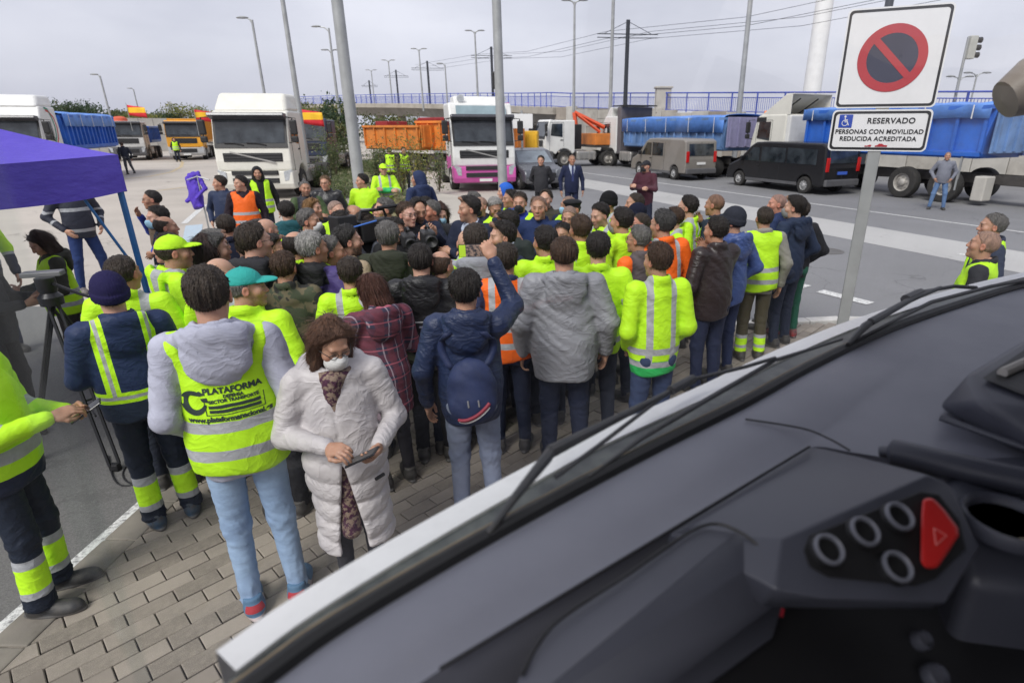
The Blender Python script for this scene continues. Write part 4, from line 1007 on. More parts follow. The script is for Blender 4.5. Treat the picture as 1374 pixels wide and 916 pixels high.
lettering('RESERVADO', .050, M2, M_ink, b2, .065, .062, .0012, 1.08); lettering('PERSONAS CON MOVILIDAD', .040, M2, M_ink, b2, 0, -.008, .0010, 1.05)
lettering('REDUCIDA ACREDITADA', .040, M2, M_ink, b2, 0, -.054, .0010, 1.05)
tw = MB(); tw.slab([(-.035, -.008), (.040, -.008), (.040, .002), (.02, .004), (.006, .012), (-.012, .012), (-.022, .002), (-.035, .0)], .002, .003, M2 @ Matrix.Translation((.03, -.097, 0)))
tw.slab([(-.10, -.008), (-.06, -.008), (-.058, .004), (-.07, .004), (-.085, -.002), (-.10, -.001)], .002, .003, M2 @ Matrix.Translation((.03, -.097, 0))).build('tow_mark', M_nredd, b2)
# ================================================================== PURPLE JACKET ON A STAND, TRIPOD
# ================================================================== PEOPLE: distance-field bodies
def V3(*a): return np.array(a, np.float32)
def seg_t(p, a, b):
    ba = b - a; return np.clip(((p - a) @ ba) / max(1e-9, float(ba @ ba)), 0, 1)
def rcone(p, a, b, ra, rb):
    a, b = V3(*a), V3(*b); t = seg_t(p, a, b); d = p - a - t[:, None] * (b - a)
    return np.sqrt((d * d).sum(1)) - (ra + (rb - ra) * t)
def ell(p, c, r):
    q = (p - V3(*c)); r = V3(*r); k0 = np.sqrt(((q / r) ** 2).sum(1)); k1 = np.sqrt(((q / (r * r)) ** 2).sum(1))
    return k0 * (k0 - 1) / np.maximum(k1, 1e-6)
def torus(p, c, ax, ay, tilt, r, fz=1.0):
    q = p - V3(*c); ct, st = math.cos(tilt), math.sin(tilt)
    y = q[:, 1] * ct + q[:, 2] * st; z = -q[:, 1] * st + q[:, 2] * ct
    k = np.sqrt((q[:, 0] / ax) ** 2 + (y / ay) ** 2); d = (k - 1) * min(ax, ay)
    return np.sqrt(d * d + (z / fz) ** 2) - r
def smin(a, b, k):
    h = np.clip(.5 + .5 * (b - a) / k, 0, 1); return b + (a - b) * h - k * h * (1 - h)
def smax(a, b, k): return -smin(-a, -b, k)
def wrinkle(p, f=1.0, seed=0.0):
    x, y, z = p[:, 0] * f, p[:, 1] * f, p[:, 2] * f
    w1 = np.sin(9 * x + 4 * y + 6 * z + seed) + np.sin(7 * z - 8 * y + 1.3 * seed)
    n = np.sin(16 * x - 11 * y + 24 * z + 1.6 * w1 + seed) + .6 * np.sin(33 * z + 20 * x - 17 * y + 2.2 * w1 + 2 * seed) + .35 * np.sin(58 * y + 47 * x + 40 * z + 2 * w1)
    return 1 - np.abs(n / 1.6)
def surface(fn, lo, hi, h):
    """surface nets over fn's zero level; returns vertices, quads"""
    lo = np.array(lo, np.float32); n = np.maximum(3, np.ceil((np.array(hi) - lo) / h).astype(int) + 1)
    ax = [lo[i] + h * np.arange(n[i], dtype=np.float32) for i in range(3)]
    G = np.stack(np.meshgrid(*ax, indexing='ij'), -1).reshape(-1, 3)
    D = fn(G).reshape(n); ins = D < 0
    c = [ins[i:n[0] - 1 + i, j:n[1] - 1 + j, k:n[2] - 1 + k] for i in (0, 1) for j in (0, 1) for k in (0, 1)]
    s = sum(x.astype(np.int8) for x in c); act = (s > 0) & (s < 8)
    idx = -np.ones(act.shape, np.int64); ijk = np.argwhere(act); idx[act] = np.arange(len(ijk))
    acc = np.zeros((len(ijk), 3), np.float32); cnt = np.zeros(len(ijk), np.float32)
    cor = [(i, j, k) for i in (0, 1) for j in (0, 1) for k in (0, 1)]
    val = [D[ijk[:, 0] + i, ijk[:, 1] + j, ijk[:, 2] + k] for i, j, k in cor]
    for a in range(8):
        for b in range(a + 1, 8):
            if sum(abs(cor[a][q] - cor[b][q]) for q in range(3)) != 1: continue
            m = (val[a] < 0) != (val[b] < 0); t = np.where(m, val[a] / np.where(m, val[a] - val[b], 1), 0)
            A, B = np.array(cor[a], np.float32), np.array(cor[b], np.float32)
            acc += np.where(m[:, None], A + t[:, None] * (B - A), 0); cnt += m
    v = lo + h * (ijk + acc / cnt[:, None])
    F = []
    for d in range(3):
        u, w_ = (d + 1) % 3, (d + 2) % 3
        sl0 = [slice(None)] * 3; sl1 = [slice(None)] * 3; sl0[d] = slice(0, -1); sl1[d] = slice(1, None)
        A, B = ins[tuple(sl0)], ins[tuple(sl1)]; e = np.argwhere(A != B)
        e = e[(e[:, u] > 0) & (e[:, w_] > 0) & (e[:, u] < n[u] - 1) & (e[:, w_] < n[w_] - 1)]
        if not len(e): continue
        def g_(du, dw):
            q = e.copy(); q[:, u] += du; q[:, w_] += dw; return idx[q[:, 0], q[:, 1], q[:, 2]]
        q = np.stack([g_(-1, -1), g_(0, -1), g_(0, 0), g_(-1, 0)], 1)
        fl = ~A[tuple(e.T)]; q[fl] = q[fl][:, ::-1]; F.append(q)
    return v, np.concatenate(F)
def np_mesh(name, v, f, attrs=None, sm=True):
    me = bpy.data.meshes.new(name); nf = len(f)
    me.vertices.add(len(v)); me.vertices.foreach_set('co', np.asarray(v, np.float32).ravel())
    me.loops.add(nf * 4); me.loops.foreach_set('vertex_index', np.asarray(f, np.int32).ravel())
    me.polygons.add(nf); me.polygons.foreach_set('loop_start', np.arange(0, nf * 4, 4, dtype=np.int32))
    try: me.polygons.foreach_set('loop_total', np.full(nf, 4, np.int32))
    except Exception: pass
    me.update(calc_edges=True); me.validate()
    me.polygons.foreach_set('use_smooth', np.ones(len(me.polygons), bool))
    for k, a in (attrs or {}).items():
        at_ = me.attributes.new(k, 'FLOAT', 'POINT'); at_.data.foreach_set('value', np.asarray(a, np.float32))
    return me

# ------------------------------------------------------------------ head, hair, hats (origin between the ears, face to +y)
HEAD_Z = 1.605
def sd_head(p, fem=0.0):
    q = p.copy(); q[:, 0] = np.abs(q[:, 0])
    d = ell(p, (0, -.012, .032), (.076, .098, .090))
    d = smin(d, ell(p, (0, .030, -.045), (.058 - .004 * fem, .064, .072)), .035)
    d = smin(d, ell(p, (0, .072, -.098), (.026 - .005 * fem, .022, .020)), .025)
    d = smin(d, ell(q, (.043, .058, -.014), (.026, .024, .026)), .025)
    d = smin(d, rcone(p, (-.034, .080, .033), (.034, .080, .033), .013, .013), .016)
    d = smax(d, -ell(q, (.031, .106, .012), (.020, .020, .013)), .014)
    d = smin(d, ell(q, (.031, .078, .011), (.0145, .0135, .0125)), .004)
    d = smin(d, rcone(p, (0, .088, .020), (0, .107, -.022), .009, .0125), .014)
    d = smin(d, ell(q, (.012, .097, -.026), (.0085, .011, .008)), .008)
    d = smin(d, ell(p, (0, .090, -.0525), (.023, .013, .0055)), .007)
    d = smin(d, ell(p, (0, .088, -.0635), (.020, .013, .0065)), .007)
    d = smax(d, -rcone(p, (-.02, .106, -.058), (.02, .106, -.058), .0035, .0035), .003)
    e = ell(q, (.080, -.008, .000), (.011, .021, .033)); e = smax(e, -ell(q, (.094, -.004, .002), (.012, .012, .02)), .006)
    d = smin(d, e, .008)
    d = smin(d, rcone(p, (0, -.022, -.07), (0, -.050, -.22), .056 - .009 * fem, .064 - .01 * fem), .035)
    return d
def head_masks(v):
    x, y, z = np.abs(v[:, 0]), v[:, 1], v[:, 2]
    g_ = lambda c, r: np.exp(-(((x - c[0]) / r[0]) ** 2 + ((z - c[2]) / r[2]) ** 2)) * (y > c[1])
    lips = g_((0, .07, -.058), (.022, 1, .009)); brow = g_((.033, .05, .034), (.022, 1, .006)); eye = g_((.031, .06, .012), (.013, 1, .006))
    jaw = np.clip((-.028 - z) / .02, 0, 1) * np.clip((y + .012 - .35 * (z + .1)) / .02, 0, 1) * (z > -.135)
    jaw = jaw * (1 - .9 * g_((0, .07, -.058), (.018, 1, .008)))
    side = np.clip((x - .058) / .008, 0, 1) * np.clip((.03 - y) / .03, 0, 1) * np.clip((y + .0) / .02, 0, 1) * (z > -.06) * (z < .03)
    beard = np.clip(jaw + side, 0, 1)
    cheek = g_((.045, .03, -.025), (.022, 1, .02)) + g_((0, .1, -.02), (.014, 1, .012)) + 1.2 * (x > .078) * (y < .03) * (z > -.04) * (z < .04)
    return dict(lips=lips, dark=np.clip(.75 * brow + .95 * eye, 0, 1), beard=beard, flush=np.clip(cheek, 0, 1))
HC = {}
def head_np(res, fem):
    k = ('h', res, fem)
    if k not in HC: HC[k] = surface(lambda p: sd_head(p, fem), (-.12, -.16, -.235), (.12, .145, .14), res)
    return HC[k]
def strands(p, f, s=0):
    a = np.arctan2(p[:, 0], p[:, 1] + .02)
    return np.sin(a * 31 * f + 9 * p[:, 2] * 3 + s) * .6 + np.sin(a * 57 * f - 40 * p[:, 2] + 1.7 * s) * .4 + .5 * np.sin(130 * p[:, 0] + 90 * p[:, 1] + s)
def sd_hair(kind, seed):
    def fn(p):
        x, y, z = p[:, 0], p[:, 1], p[:, 2]; ax = np.abs(x)
        cr = ell(p, (0, -.014, .034), (.079, .101, .092))
        nn = strands(p, 1.0, seed) * .0022
        if kind == 'buzz': d = cr - .004 - nn * .4
        elif kind in ('short', 'recede', 'crop', 'quiff', 'under'):
            lift = np.clip(z / .1, 0, 1); hl0 = .014 + .85 * np.clip(z - .035, 0, .08) + 1.6 * np.clip(z + .01, -.06, 0)
            tap = np.clip((hl0 - y) / .045, 0, 1) * np.clip((z + .078) / .05, 0, 1)
            d = cr - .0015 - (.006 + (.015 if kind not in ('crop', 'under') else .003) * lift) * tap - nn * 1.5 * (.3 + tap)
            if kind == 'quiff': d = smin(d, ell(p, (.012, .055, .112), (.058, .045, .026)) - nn, .03)
        elif kind == 'ring': d = cr - .007 - nn
        elif kind in ('long', 'bob', 'mane'):
            d = cr - .014 - nn * 1.3
            L = {'long': -.26, 'bob': -.15, 'mane': -.15}[kind]
            back = smax(ell(p, (0, -.040, -.07), (.094, .078, .235 if kind == 'long' else .155)), L - z, .03)
            for sx in (-1, 1): back = smin(back, rcone(p, (sx * .080, .012, .02), (sx * .088, .028, L + .02), .024, .030), .02)
            d = smin(d, back - nn * 2.2, .03)
            d = smax(d, -ell(p, (0, .115, -.075), (.066, .10, .135)), .012)
            d = smax(d, y - .040 - .6 * np.clip(z - .05, 0, 1) , .02)
            return d
        # hairline: cut away the face and the neck
        hl = .014 + .85 * np.clip(z - .035, 0, .08) + 1.6 * np.clip(z + .01, -.06, 0) + (.010 if kind == 'quiff' else 0)
        d = smax(d, y - hl + nn * 2.5, .008)
        d = smax(d, -(z + .078), .010)
        d = smax(d, -ell(np.stack([ax, y, z], 1), (.082, .002, -.006), (.016, .022, .034)), .006)
        if kind == 'under': d = smax(d, z - .045, .006)
        if kind == 'ring': d = smax(d, -ell(p, (0, .005, .12), (.072, .092, .088)), .012)
        if kind == 'recede': d = smax(d, -ell(p, (0, .085, .098), (.066, .062, .05)), .012)
        return d
    return fn
def add_strands(v, f, kind, res):
    """thin locks lying on the hair surface so that its outline frays"""
    rg = np.random.default_rng(5); n = {'long': 9000, 'mane': 4500, 'bob': 7000, 'buzz': 700, 'ring': 900, 'under': 500}.get(kind, 3000); n = n if res < .0075 else n // 2
    a, b, c = v[f[:, 0]], v[f[:, 1]], v[f[:, 2]]; N = np.cross(b - a, c - a); ar = np.linalg.norm(N, axis=1); N /= np.maximum(ar, 1e-12)[:, None]
    i = rg.choice(len(f), n, p=ar / ar.sum()); w = rg.random((n, 2, 1)); p = v[f[i, 0]] * (1 - w[:, 0]) + v[f[i, 2]] * w[:, 0]; p = p + (v[f[i, 1]] - v[f[i, 3]]) * (w[:, 1] - .5) * .8; nn = N[i]
    out = p - V3(.01, -.045, .125); out /= np.maximum(np.linalg.norm(out, axis=1), 1e-6)[:, None]
    d = out + V3(0, 0, -.25) if kind in ('short', 'crop', 'recede', 'quiff', 'buzz', 'under', 'ring') else V3(0, 0, -1.0) + out * .45 * (p[:, 2:3] > .02)
    if kind in ('long', 'bob', 'mane'): fr = np.clip((p[:, 1:2] - .0) / .03, 0, 1) * np.clip((p[:, 2:3] - .0) / .04, 0, 1); d = d * (1 - .8 * fr) + fr * np.concatenate([np.sign(p[:, :1] + .01) * 1.0, -.55 + 0 * fr, -.35 + 0 * fr], 1)
    if kind == 'quiff': d = d + np.where((p[:, 1:2] > .01) & (p[:, 2:3] > .07), V3(.1, .4, .7), V3(0, 0, 0))
    d = d + rg.normal(size=d.shape) * (.28 if kind not in ('long', 'bob') else .05); d -= nn * (d * nn).sum(1)[:, None]; mag = np.linalg.norm(d, axis=1)[:, None]; d /= np.maximum(mag, 1e-6)
    s_ = np.cross(nn, d); L = {'long': .085, 'mane': .06, 'bob': .07, 'buzz': .006, 'crop': .012, 'ring': .012, 'under': .012}.get(kind, .019) * rg.uniform(.6, 1.3, (n, 1)); L = L * np.clip(mag / .5, .15, 1); wd_ = (.0022 if res < .0075 else .0032) * (.5 if kind in ('long', 'bob') else 1) * rg.uniform(.6, 1.3, (n, 1))
    lift = L * rg.uniform(.02, .17 if kind not in ('long', 'bob') else .03, (n, 1)) * (.2 if kind in ('long', 'bob') else 1); r0 = p - nn * .002; m = p + d * L * .55 + nn * lift * .8; t = p + d * L + nn * lift * .7
    q = np.stack([r0 - s_ * wd_, r0 + s_ * wd_, m + s_ * wd_ * .8, m - s_ * wd_ * .8, t + s_ * wd_ * .2, t - s_ * wd_ * .2], 1).reshape(-1, 3)
    o = len(v) + 6 * np.arange(n)[:, None]; fq = np.concatenate([o + np.array([[0, 1, 2, 3]]), o + np.array([[3, 2, 4, 5]])])
    return np.concatenate([v, q]), np.concatenate([f, fq])
def hair_me(kind, res):
    k = ('hair', kind, res)
    if k not in HC:
        lo = (-.14, -.17, -.29 if kind == 'long' else -.19) if kind in ('long', 'bob', 'mane') else (-.11, -.14, -.11)
        v, f = surface(sd_hair(kind, 1.3), lo, (.14, .13, .17), res); v, f = add_strands(v, f, kind, res); 
        e_ = np.ones(len(v))
        if kind not in ('long', 'bob', 'mane'):
            y, z = v[:, 1], v[:, 2]; e_ = np.clip((.016 + .85 * np.clip(z - .035, 0, .08) + 1.6 * np.clip(z + .01, -.06, 0) - y) / .020, 0, 1) * np.clip((z + .082) / .035, 0, 1)
            if kind == 'ring': e_ = e_ * np.clip((np.sqrt((v[:, 0] / .072) ** 2 + ((y - .005) / .092) ** 2 + ((z - .12) / .088) ** 2) - 1) / .18, 0, 1)
        HC[k] = np_mesh('hair', v, f, dict(edge=e_))
    return HC[k]
def hat_me(kind, res):
    k = ('hat', kind, res)
    if k in HC: return HC[k]
    def fn(p):
        x, y, z = p[:, 0], p[:, 1], p[:, 2]
        if kind == 'beanie':
            d = ell(p, (0, -.018, .058), (.092, .113, .106)); rib = .0018 * np.sin(np.arctan2(x, y + .016) * 46)
            d = smin(d, smax(ell(p, (0, -.014, .03), (.094, .114, .12)) - .006, np.abs(z - .022 - .20 * y) - .030, .01), .008) - rib
            d = smax(d, -(z + .010 - .20 * y), .008)
        elif kind == 'cap':
            d = smax(ell(p, (0, -.014, .040), (.088, .108, .096)), -(z - .040), .006)
            br_ = smax(ell(p, (0, .085, .046 ), (.074, .095, .020)), -ell(p, (0, .085, .034), (.08, .1, .018)), .004); br_ = smax(br_, -(y - .055), .006)
            d = smin(d, br_, .006); d = smin(d, ell(p, (0, -.014, .137), (.009, .009, .006)), .004)
        elif kind == 'beret':
            d = smin(ell(p, (.012, -.018, .092), (.112, .120, .036)), smax(ell(p, (0, -.014, .04), (.086, .106, .09)), np.abs(z - .06) - .018, .008), .02)
        else:  # raised hood
            d = ell(p, (0, -.02, .02), (.108, .128, .135)); d = smin(d, ell(p, (0, -.06, -.10), (.125, .10, .13)), .05)
            d = smax(d, -ell(p, (0, .10, -.015), (.078, .12, .108)), .015); d = d + .003 * wrinkle(p, 2.2, 1)
        return d
    v, f = surface(fn, (-.145, -.175, -.24 if kind == 'hoodup' else -.05), (.145, .20, .17), res); HC[k] = np_mesh(kind, v, f); return HC[k]
def mask_me(res):
    k = ('mask', res)
    if k not in HC:
        def fn(p):
            x, y, z = p[:, 0], p[:, 1], p[:, 2]
            d = smin(ell(p, (0, .050, -.055), (.060, .066, .062)), ell(p, (0, .095, -.03), (.026, .030, .030)), .03) - .002
            d = d + .0012 * np.sin(z * 420)
            d = smax(d, np.abs(z + .052) - .050, .008); d = smax(d, -(y - .030 - .3 * np.abs(x)), .006)
            return d
        v, f = surface(fn, (-.09, .0, -.13), (.09, .15, .02), res); HC[k] = np_mesh('face_mask', v, f)
    return HC[k]
def glasses_me():
    if 'gl' not in HC:
        m_ = MB()
        for sx in (-1, 1):
            pts = [(sx * .032 + .023 * math.cos(a), .104 - .25 * abs(.023 * math.cos(a) * 1) , .012 + .016 * math.sin(a)) for a in np.linspace(0, 2 * math.pi, 14)[:-1]]
            m_.tube(pts, .0018, 5, closed=True); m_.tube([(sx * .055, .10, .016), (sx * .080, .04, .018), (sx * .083, -.02, .012)], .0018, 5)
        m_.tube([(-.010, .106, .016), (.010, .106, .016)], .0018, 5); HC['gl'] = m_.mesh('glasses'); smooth(HC['gl'])
    return HC['gl']
# ------------------------------------------------------------------ hands: wrist at the origin, fingers to +y, palm -z, thumb +x (right hand)
def sd_hand(curl, thumb):
    fg = []
    for i, (bx, L, r_) in enumerate(((.030, .074, .0092), (.010, .082, .0095), (-.010, .077, .0092), (-.029, .060, .0082))):
        p = np.array((bx, .088 - .003 * abs(i - 1), 0.)); a = 0.; pts = [p]
        for s_, q in ((.45, .8), (.31, 1.15), (.24, .8)):
            a += curl * q * (1 + .06 * i); p = p + L * s_ * np.array((bx * .12 / .03 * (1 - min(1, a)), math.cos(a), -math.sin(a))); pts.append(p)
        fg.append((pts, r_))
    th = [np.array((.026, .022, -.006)), np.array((.050, .048, -.012 - .012 * thumb)), np.array((.056 - .022 * thumb, .074, -.018 - .022 * thumb)), np.array((.052 - .036 * thumb, .096, -.022 - .026 * thumb))]
    def fn(p):
        d = ell(p, (0, .050, 0), (.043, .052, .0165)); d = smin(d, rcone(p, (0, -.05, 0), (0, .02, 0), .027, .025), .02)
        d = smin(d, ell(p, (.028, .035, -.008), (.02, .03, .015)), .015)
        for pts, r_ in fg:
            f_ = None
            for a, b, k in zip(pts[:-1], pts[1:], (0, 1, 2)):
                s_ = rcone(p, a, b, r_ * (1 - .07 * k), r_ * (1 - .07 * (k + 1))); f_ = s_ if f_ is None else np.minimum(f_, s_)
            d = smin(d, f_, .006)
        for a, b, r0, r1 in zip(th[:-1], th[1:], (.015, .0115, .0105), (.0115, .0105, .0085)): d = smin(d, rcone(p, a, b, r0, r1), .006)
        return d
    return fn
def hand_np(curl, thumb, res):
    k = ('hand', curl, thumb, res)
    if k not in HC: HC[k] = surface(sd_hand(curl, thumb), (-.055, -.075, -.10), (.085, .185, .035), res)
    return HC[k]
# ------------------------------------------------------------------ clothes
SH = (.190, -.012, 1.412)
POSES = {  # left elbow, left wrist, right elbow, right wrist
    'down': ((-.285, -.045, 1.135), (-.285, .045, .885), (.285, -.045, 1.135), (.285, .045, .885)),
    'pocket': ((-.33, -.085, 1.14), (-.235, .095, .965), (.33, -.085, 1.14), (.235, .095, .965)),
    'cross': ((-.285, .075, 1.155), (.06, .225, 1.20), (.285, .075, 1.155), (-.06, .255, 1.17)),
    'phone': ((-.265, .03, 1.13), (-.08, .29, 1.16), (.265, .03, 1.13), (.07, .27, 1.13)),
    'text': ((-.285, -.01, 1.115), (-.16, .25, 1.10), (.285, .0, 1.125), (.10, .28, 1.17)),
    'chin': ((-.285, -.03, 1.13), (-.22, .12, .96), (.255, .13, 1.15), (.085, .195, 1.38)),
    'camera': ((-.265, .13, 1.17), (-.085, .33, 1.38), (.265, .13, 1.17), (.085, .33, 1.38)),
    'raise': ((-.285, -.045, 1.13), (-.285, .045, .885), (.285, .165, 1.47), (.175, .22, 1.73)),
    'front': ((-.250, -.07, 1.13), (-.175, .125, .955), (.250, -.07, 1.13), (.175, .125, .955)),
    'back': ((-.295, -.11, 1.14), (-.10, -.19, .97), (.295, -.11, 1.14), (.10, -.19, .97)),
}
def sd_torso(p, bulk=1.0, hem=.80, fem=0.0):
    d = ell(p, (0, .005, 1.25), (.195 * bulk - .02 * fem, .132 * bulk, .215))
    d = smin(d, ell(p, (0, .012, 1.06), (.186 * bulk - .02 * fem, .138 * bulk, .22)), .07)
    d = smin(d, ell(p, (0, -.004, .93), (.190 * bulk + .008 * fem, .142 * bulk, .34)), .07)
    if hem < .75: d = smin(d, rcone(p, (0, -.004, .95), (0, -.004, hem - .1), .178, .205), .06)
    d = smin(d, rcone(p, (-.165, -.014, 1.410), (.165, -.014, 1.410), .066, .066), .07)
    d = smin(d, rcone(p, (0, -.022, 1.40), (0, -.03, 1.47), .095, .070), .06)
    return d
def sd_jacket(style, pose, bulk, hem, fem, seed, wr):
    E = POSES[pose]
    arms = [(V3(-SH[0], SH[1], SH[2]), V3(*E[0]), V3(*E[1])), (V3(*SH), V3(*E[2]), V3(*E[3]))]
    def armd(p):
        out = []
        for s_, e, w_ in arms:
            a = rcone(p, s_, e, .074 * bulk, .064 * bulk); b = rcone(p, e, w_, .062 * bulk, .046 * bulk)
            cuff = rcone(p, w_ - (w_ - e) * .10, w_ + (w_ - e) * .03, .049, .047)
            out.append((smin(smin(a, b, .03), cuff, .01), seg_t(p, s_, e) + seg_t(p, e, w_)))
        return out
    def fn(p):
        t = sd_torso(p, bulk, hem, fem)
        A = armd(p); k = np.clip((1.46 - p[:, 2]) / .2, 0, 1); kk = .035
        d = smin(smin(t, A[0][0], kk), A[1][0], kk)
        # collar
        if style == 'suit': d = smin(d, torus(p, (0, -.028, 1.472), .075, .078, -.42, .018, 1.5), .02)
        else: d = smin(d, torus(p, (0, -.026, 1.485), .074, .076, -.28, .021, 2.0), .02)
        d = smax(d, -rcone(p, (0, -.02, 1.47), (0, .0, 1.62), .060, .066), .015)
        if style == 'hood':
            hd = smin(ell(p, (0, -.128, 1.392), (.142, .060, .135)), torus(p, (0, -.058, 1.468), .118, .098, -.30, .036, 1.25), .05)
            hd = smax(hd, -ell(p, (0, -.062, 1.50), (.085, .072, .055)), .03)
            d = smin(d, hd + .006 * wrinkle(p, 1.8, seed + 4), .025)
        if style == 'puffer': d = d - .012 * np.abs(np.sin((p[:, 2] + .012 * np.sin(p[:, 0] * 18)) * math.pi / .085)) ** .6 + .008
        d = d + wr * wrinkle(p, 1.0, seed) + .5 * wr * wrinkle(p, 2.1, seed + 3)
        if style == 'coat':
            low = np.clip((1.06 - p[:, 2]) / .08, 0, 1); d = d - low * .020 * np.abs(np.sin((p[:, 2] + .02 * np.sin(p[:, 0] * 9 + seed)) * math.pi / .125)) ** .5
            hd = smin(ell(p, (0, -.135, 1.40), (.165, .062, .125)), torus(p, (0, -.05, 1.455), .135, .115, -.30, .042, 1.2), .05); d = smin(d, smax(hd, -ell(p, (0, -.05, 1.50), (.10, .085, .06)), .03) + .005 * wrinkle(p, 1.6, seed + 4), .03)
        if style == 'suit':
            d = smax(d, -smax(np.abs(p[:, 0]) - .075 * np.clip((p[:, 2] - 1.14) / .3, 0, 1), .03 - p[:, 1], .008), .008)
        if style == 'coat':   # open below the waist at the front
            op = np.abs(p[:, 0] - .03) - .05 * np.clip((1.0 - p[:, 2]) / .35, 0, 1.4); d = smax(d, -smax(op, -(p[:, 1] - .02), .02), .02)
        hz = hem + .012 * np.sin(p[:, 0] * 16 + seed)
        return smax(d, hz - p[:, 2], .018)
    def attr(v):
        t = sd_torso(v, bulk, hem, fem); A = armd(v); a0, a1 = A[0][0], A[1][0]; m = np.minimum(a0, a1)
        return dict(arm=np.clip(.5 + (t - m) / .03, 0, 1), armt=np.where(a0 < a1, A[0][1], A[1][1]))
    pts = np.array([x for a in arms for x in a])
    lo = np.minimum(pts.min(0) - .11, (-.30, -.26, hem - .04)); hi = np.maximum(pts.max(0) + .11, (.30, .22, 1.60))
    lo[2] = min(lo[2], hem - .04)
    return fn, attr, lo, hi
def jacket_me(style, pose, res, bulk=1.0, hem=.80, fem=0.0, seed=0.0, wr=.006):
    k = ('jk', style, pose, res, bulk, hem, fem, seed)
    if k not in HC:
        fn, attr, lo, hi = sd_jacket(style, pose, bulk, hem, fem, seed, wr); v, f = surface(fn, lo, hi, res); HC[k] = np_mesh('jacket', v, f, attr(v))
    return HC[k]
def vest_me(res, bulk=1.0, hem=.84, seed=0.0, opened=False, hooded=False):
    k = ('vest', res, bulk, hem, seed, opened, hooded)
    if k not in HC:
        def fn(p):
            q = p.copy(); q[:, 0] = np.abs(q[:, 0])
            d = sd_torso(p, bulk * 1.07, hem) - .012
            flare = ell(p, (0, 0, .92), (.212 * bulk, .162 * bulk, .25)); d = smin(d, flare, .05)
            d = d + .006 * wrinkle(p, .9, seed) + .003 * wrinkle(p, 2, seed + 2)
            d = smax(d, -ell(q, (.285, -.01, 1.29), (.125, .2, .19)), .012)                # armholes
            d = smax(d, q[:, 0] - .205 * bulk - .03 * np.clip((1.15 - p[:, 2]) / .2, 0, 1), .02)
            d = smax(d, -rcone(p, (0, .0, 1.42), (0, .05, 1.62), .085, .14), .01)            # neck
            d = smax(d, -rcone(p, (0, .16, 1.34), (0, .10, 1.52), .02, .09), .01)
            if hooded: d = smax(d, -ell(p, (0, -.13, 1.43), (.15, .12, .105)), .012)
            if opened: d = smax(d, -smax(np.abs(p[:, 0]) - .035 - .1 * np.clip(p[:, 2] - 1.1, 0, 1), -p[:, 1], .01), .01)
            hz = hem + .012 * np.sin(p[:, 0] * 14 + 3 * seed) + .02 * p[:, 0]
            return smax(d, hz - p[:, 2], .015)
        v, f = surface(fn, (-.30, -.24, hem - .04), (.30, .24, 1.52), res); HC[k] = np_mesh('vest', v, f, dict(arm=np.zeros(len(v)), armt=np.zeros(len(v))))
    return HC[k]
def shirt_me(res, bulk):
    k = ('shirt', res, bulk)
    if k not in HC:
        v, f = surface(lambda p: smax(smin(sd_torso(p, bulk * .93, .8) + .008, torus(p, (0, -.02, 1.475), .066, .07, -.30, .014, 1.8), .015), 1.0 - p[:, 2], .01), (-.26, -.22, .95), (.26, .2, 1.55), res); HC[k] = np_mesh('shirt', v, f)
    return HC[k]
LEGS = {'stand': ((-.10, .02, .50), (-.105, -.015, .09), (.10, .015, .50), (.115, -.01, .09)),
        'wide': ((-.15, .03, .50), (-.185, .0, .09), (.15, .02, .50), (.19, -.02, .09)),
        'step': ((-.10, .12, .50), (-.11, .16, .09), (.10, -.04, .48), (.11, -.20, .12)),
        'tight': ((-.085, .02, .50), (-.085, -.015, .09), (.085, .02, .50), (.09, .02, .09))}
def legs_me(kind, res, thin=1.0, seed=0.0, flare=1.0):
    k = ('legs', kind, res, thin, seed, flare)
    if k not in HC:
        L = LEGS[kind]
        def fn(p):
            d = ell(p, (0, -.012, .93), (.172, .125, .14))
            d = smin(d, ell(p, (-.075, -.055, .90), (.09, .085, .10)), .03); d = smin(d, ell(p, (.075, -.055, .90), (.09, .085, .10)), .03)
            for sx, kn, an in ((-1, L[0], L[1]), (1, L[2], L[3])):
                kn, an = np.array(kn), np.array(an)
                l = smin(rcone(p, (sx * .088, -.005, .86), kn, .093 * thin, .070 * thin), rcone(p, kn, an, .068 * thin, .056 * thin * flare), .03)
                d = smin(d, l, .022)
            fold = np.clip((.30 - p[:, 2]) / .2, 0, 1) + .5 * np.exp(-((p[:, 2] - .50) / .09) ** 2) + .25
            d = d + .008 * fold * (np.abs(np.sin(p[:, 2] * 48 + 4 * np.sin(p[:, 0] * 24 + p[:, 1] * 31 + p[:, 2] * 5 + seed) + 1.5 * np.sin(p[:, 2] * 17) + seed)) - .5) + .004 * wrinkle(p, 1.2, seed)
            d = smax(d, p[:, 2] - 1.03, .01); return smax(d, .055 - p[:, 2], .01)
        pts = np.array(L); lo = (min(-.24, pts[:, 0].min() - .1), min(-.2, pts[:, 1].min() - .1), .03); hi = (max(.24, pts[:, 0].max() + .1), max(.19, pts[:, 1].max() + .1), 1.06)
        v, f = surface(fn, lo, hi, res); HC[k] = np_mesh('trousers', v, f)
    return HC[k]
def shoe_me(res):
    k = ('shoe', res)
    if k not in HC:
        def fn(p):
            d = rcone(p, (0, -.06, .042), (0, .13, .034), .045, .040); d = smin(d, ell(p, (.004, .10, .03), (.05, .085, .036)), .02)
            d = smin(d, rcone(p, (0, -.04, .05), (0, -.045, .12), .046, .044), .03); d = smin(d, smax(ell(p, (0, .035, .015), (.053, .16, .06)), p[:, 2] - .020, .004), .006)
            return smax(smax(d, -p[:, 2], .006), p[:, 2] - .115, .006)
        v, f = surface(fn, (-.08, -.14, -.02), (.08, .22, .14), res); HC[k] = np_mesh('shoe', v, f)
    return HC[k]
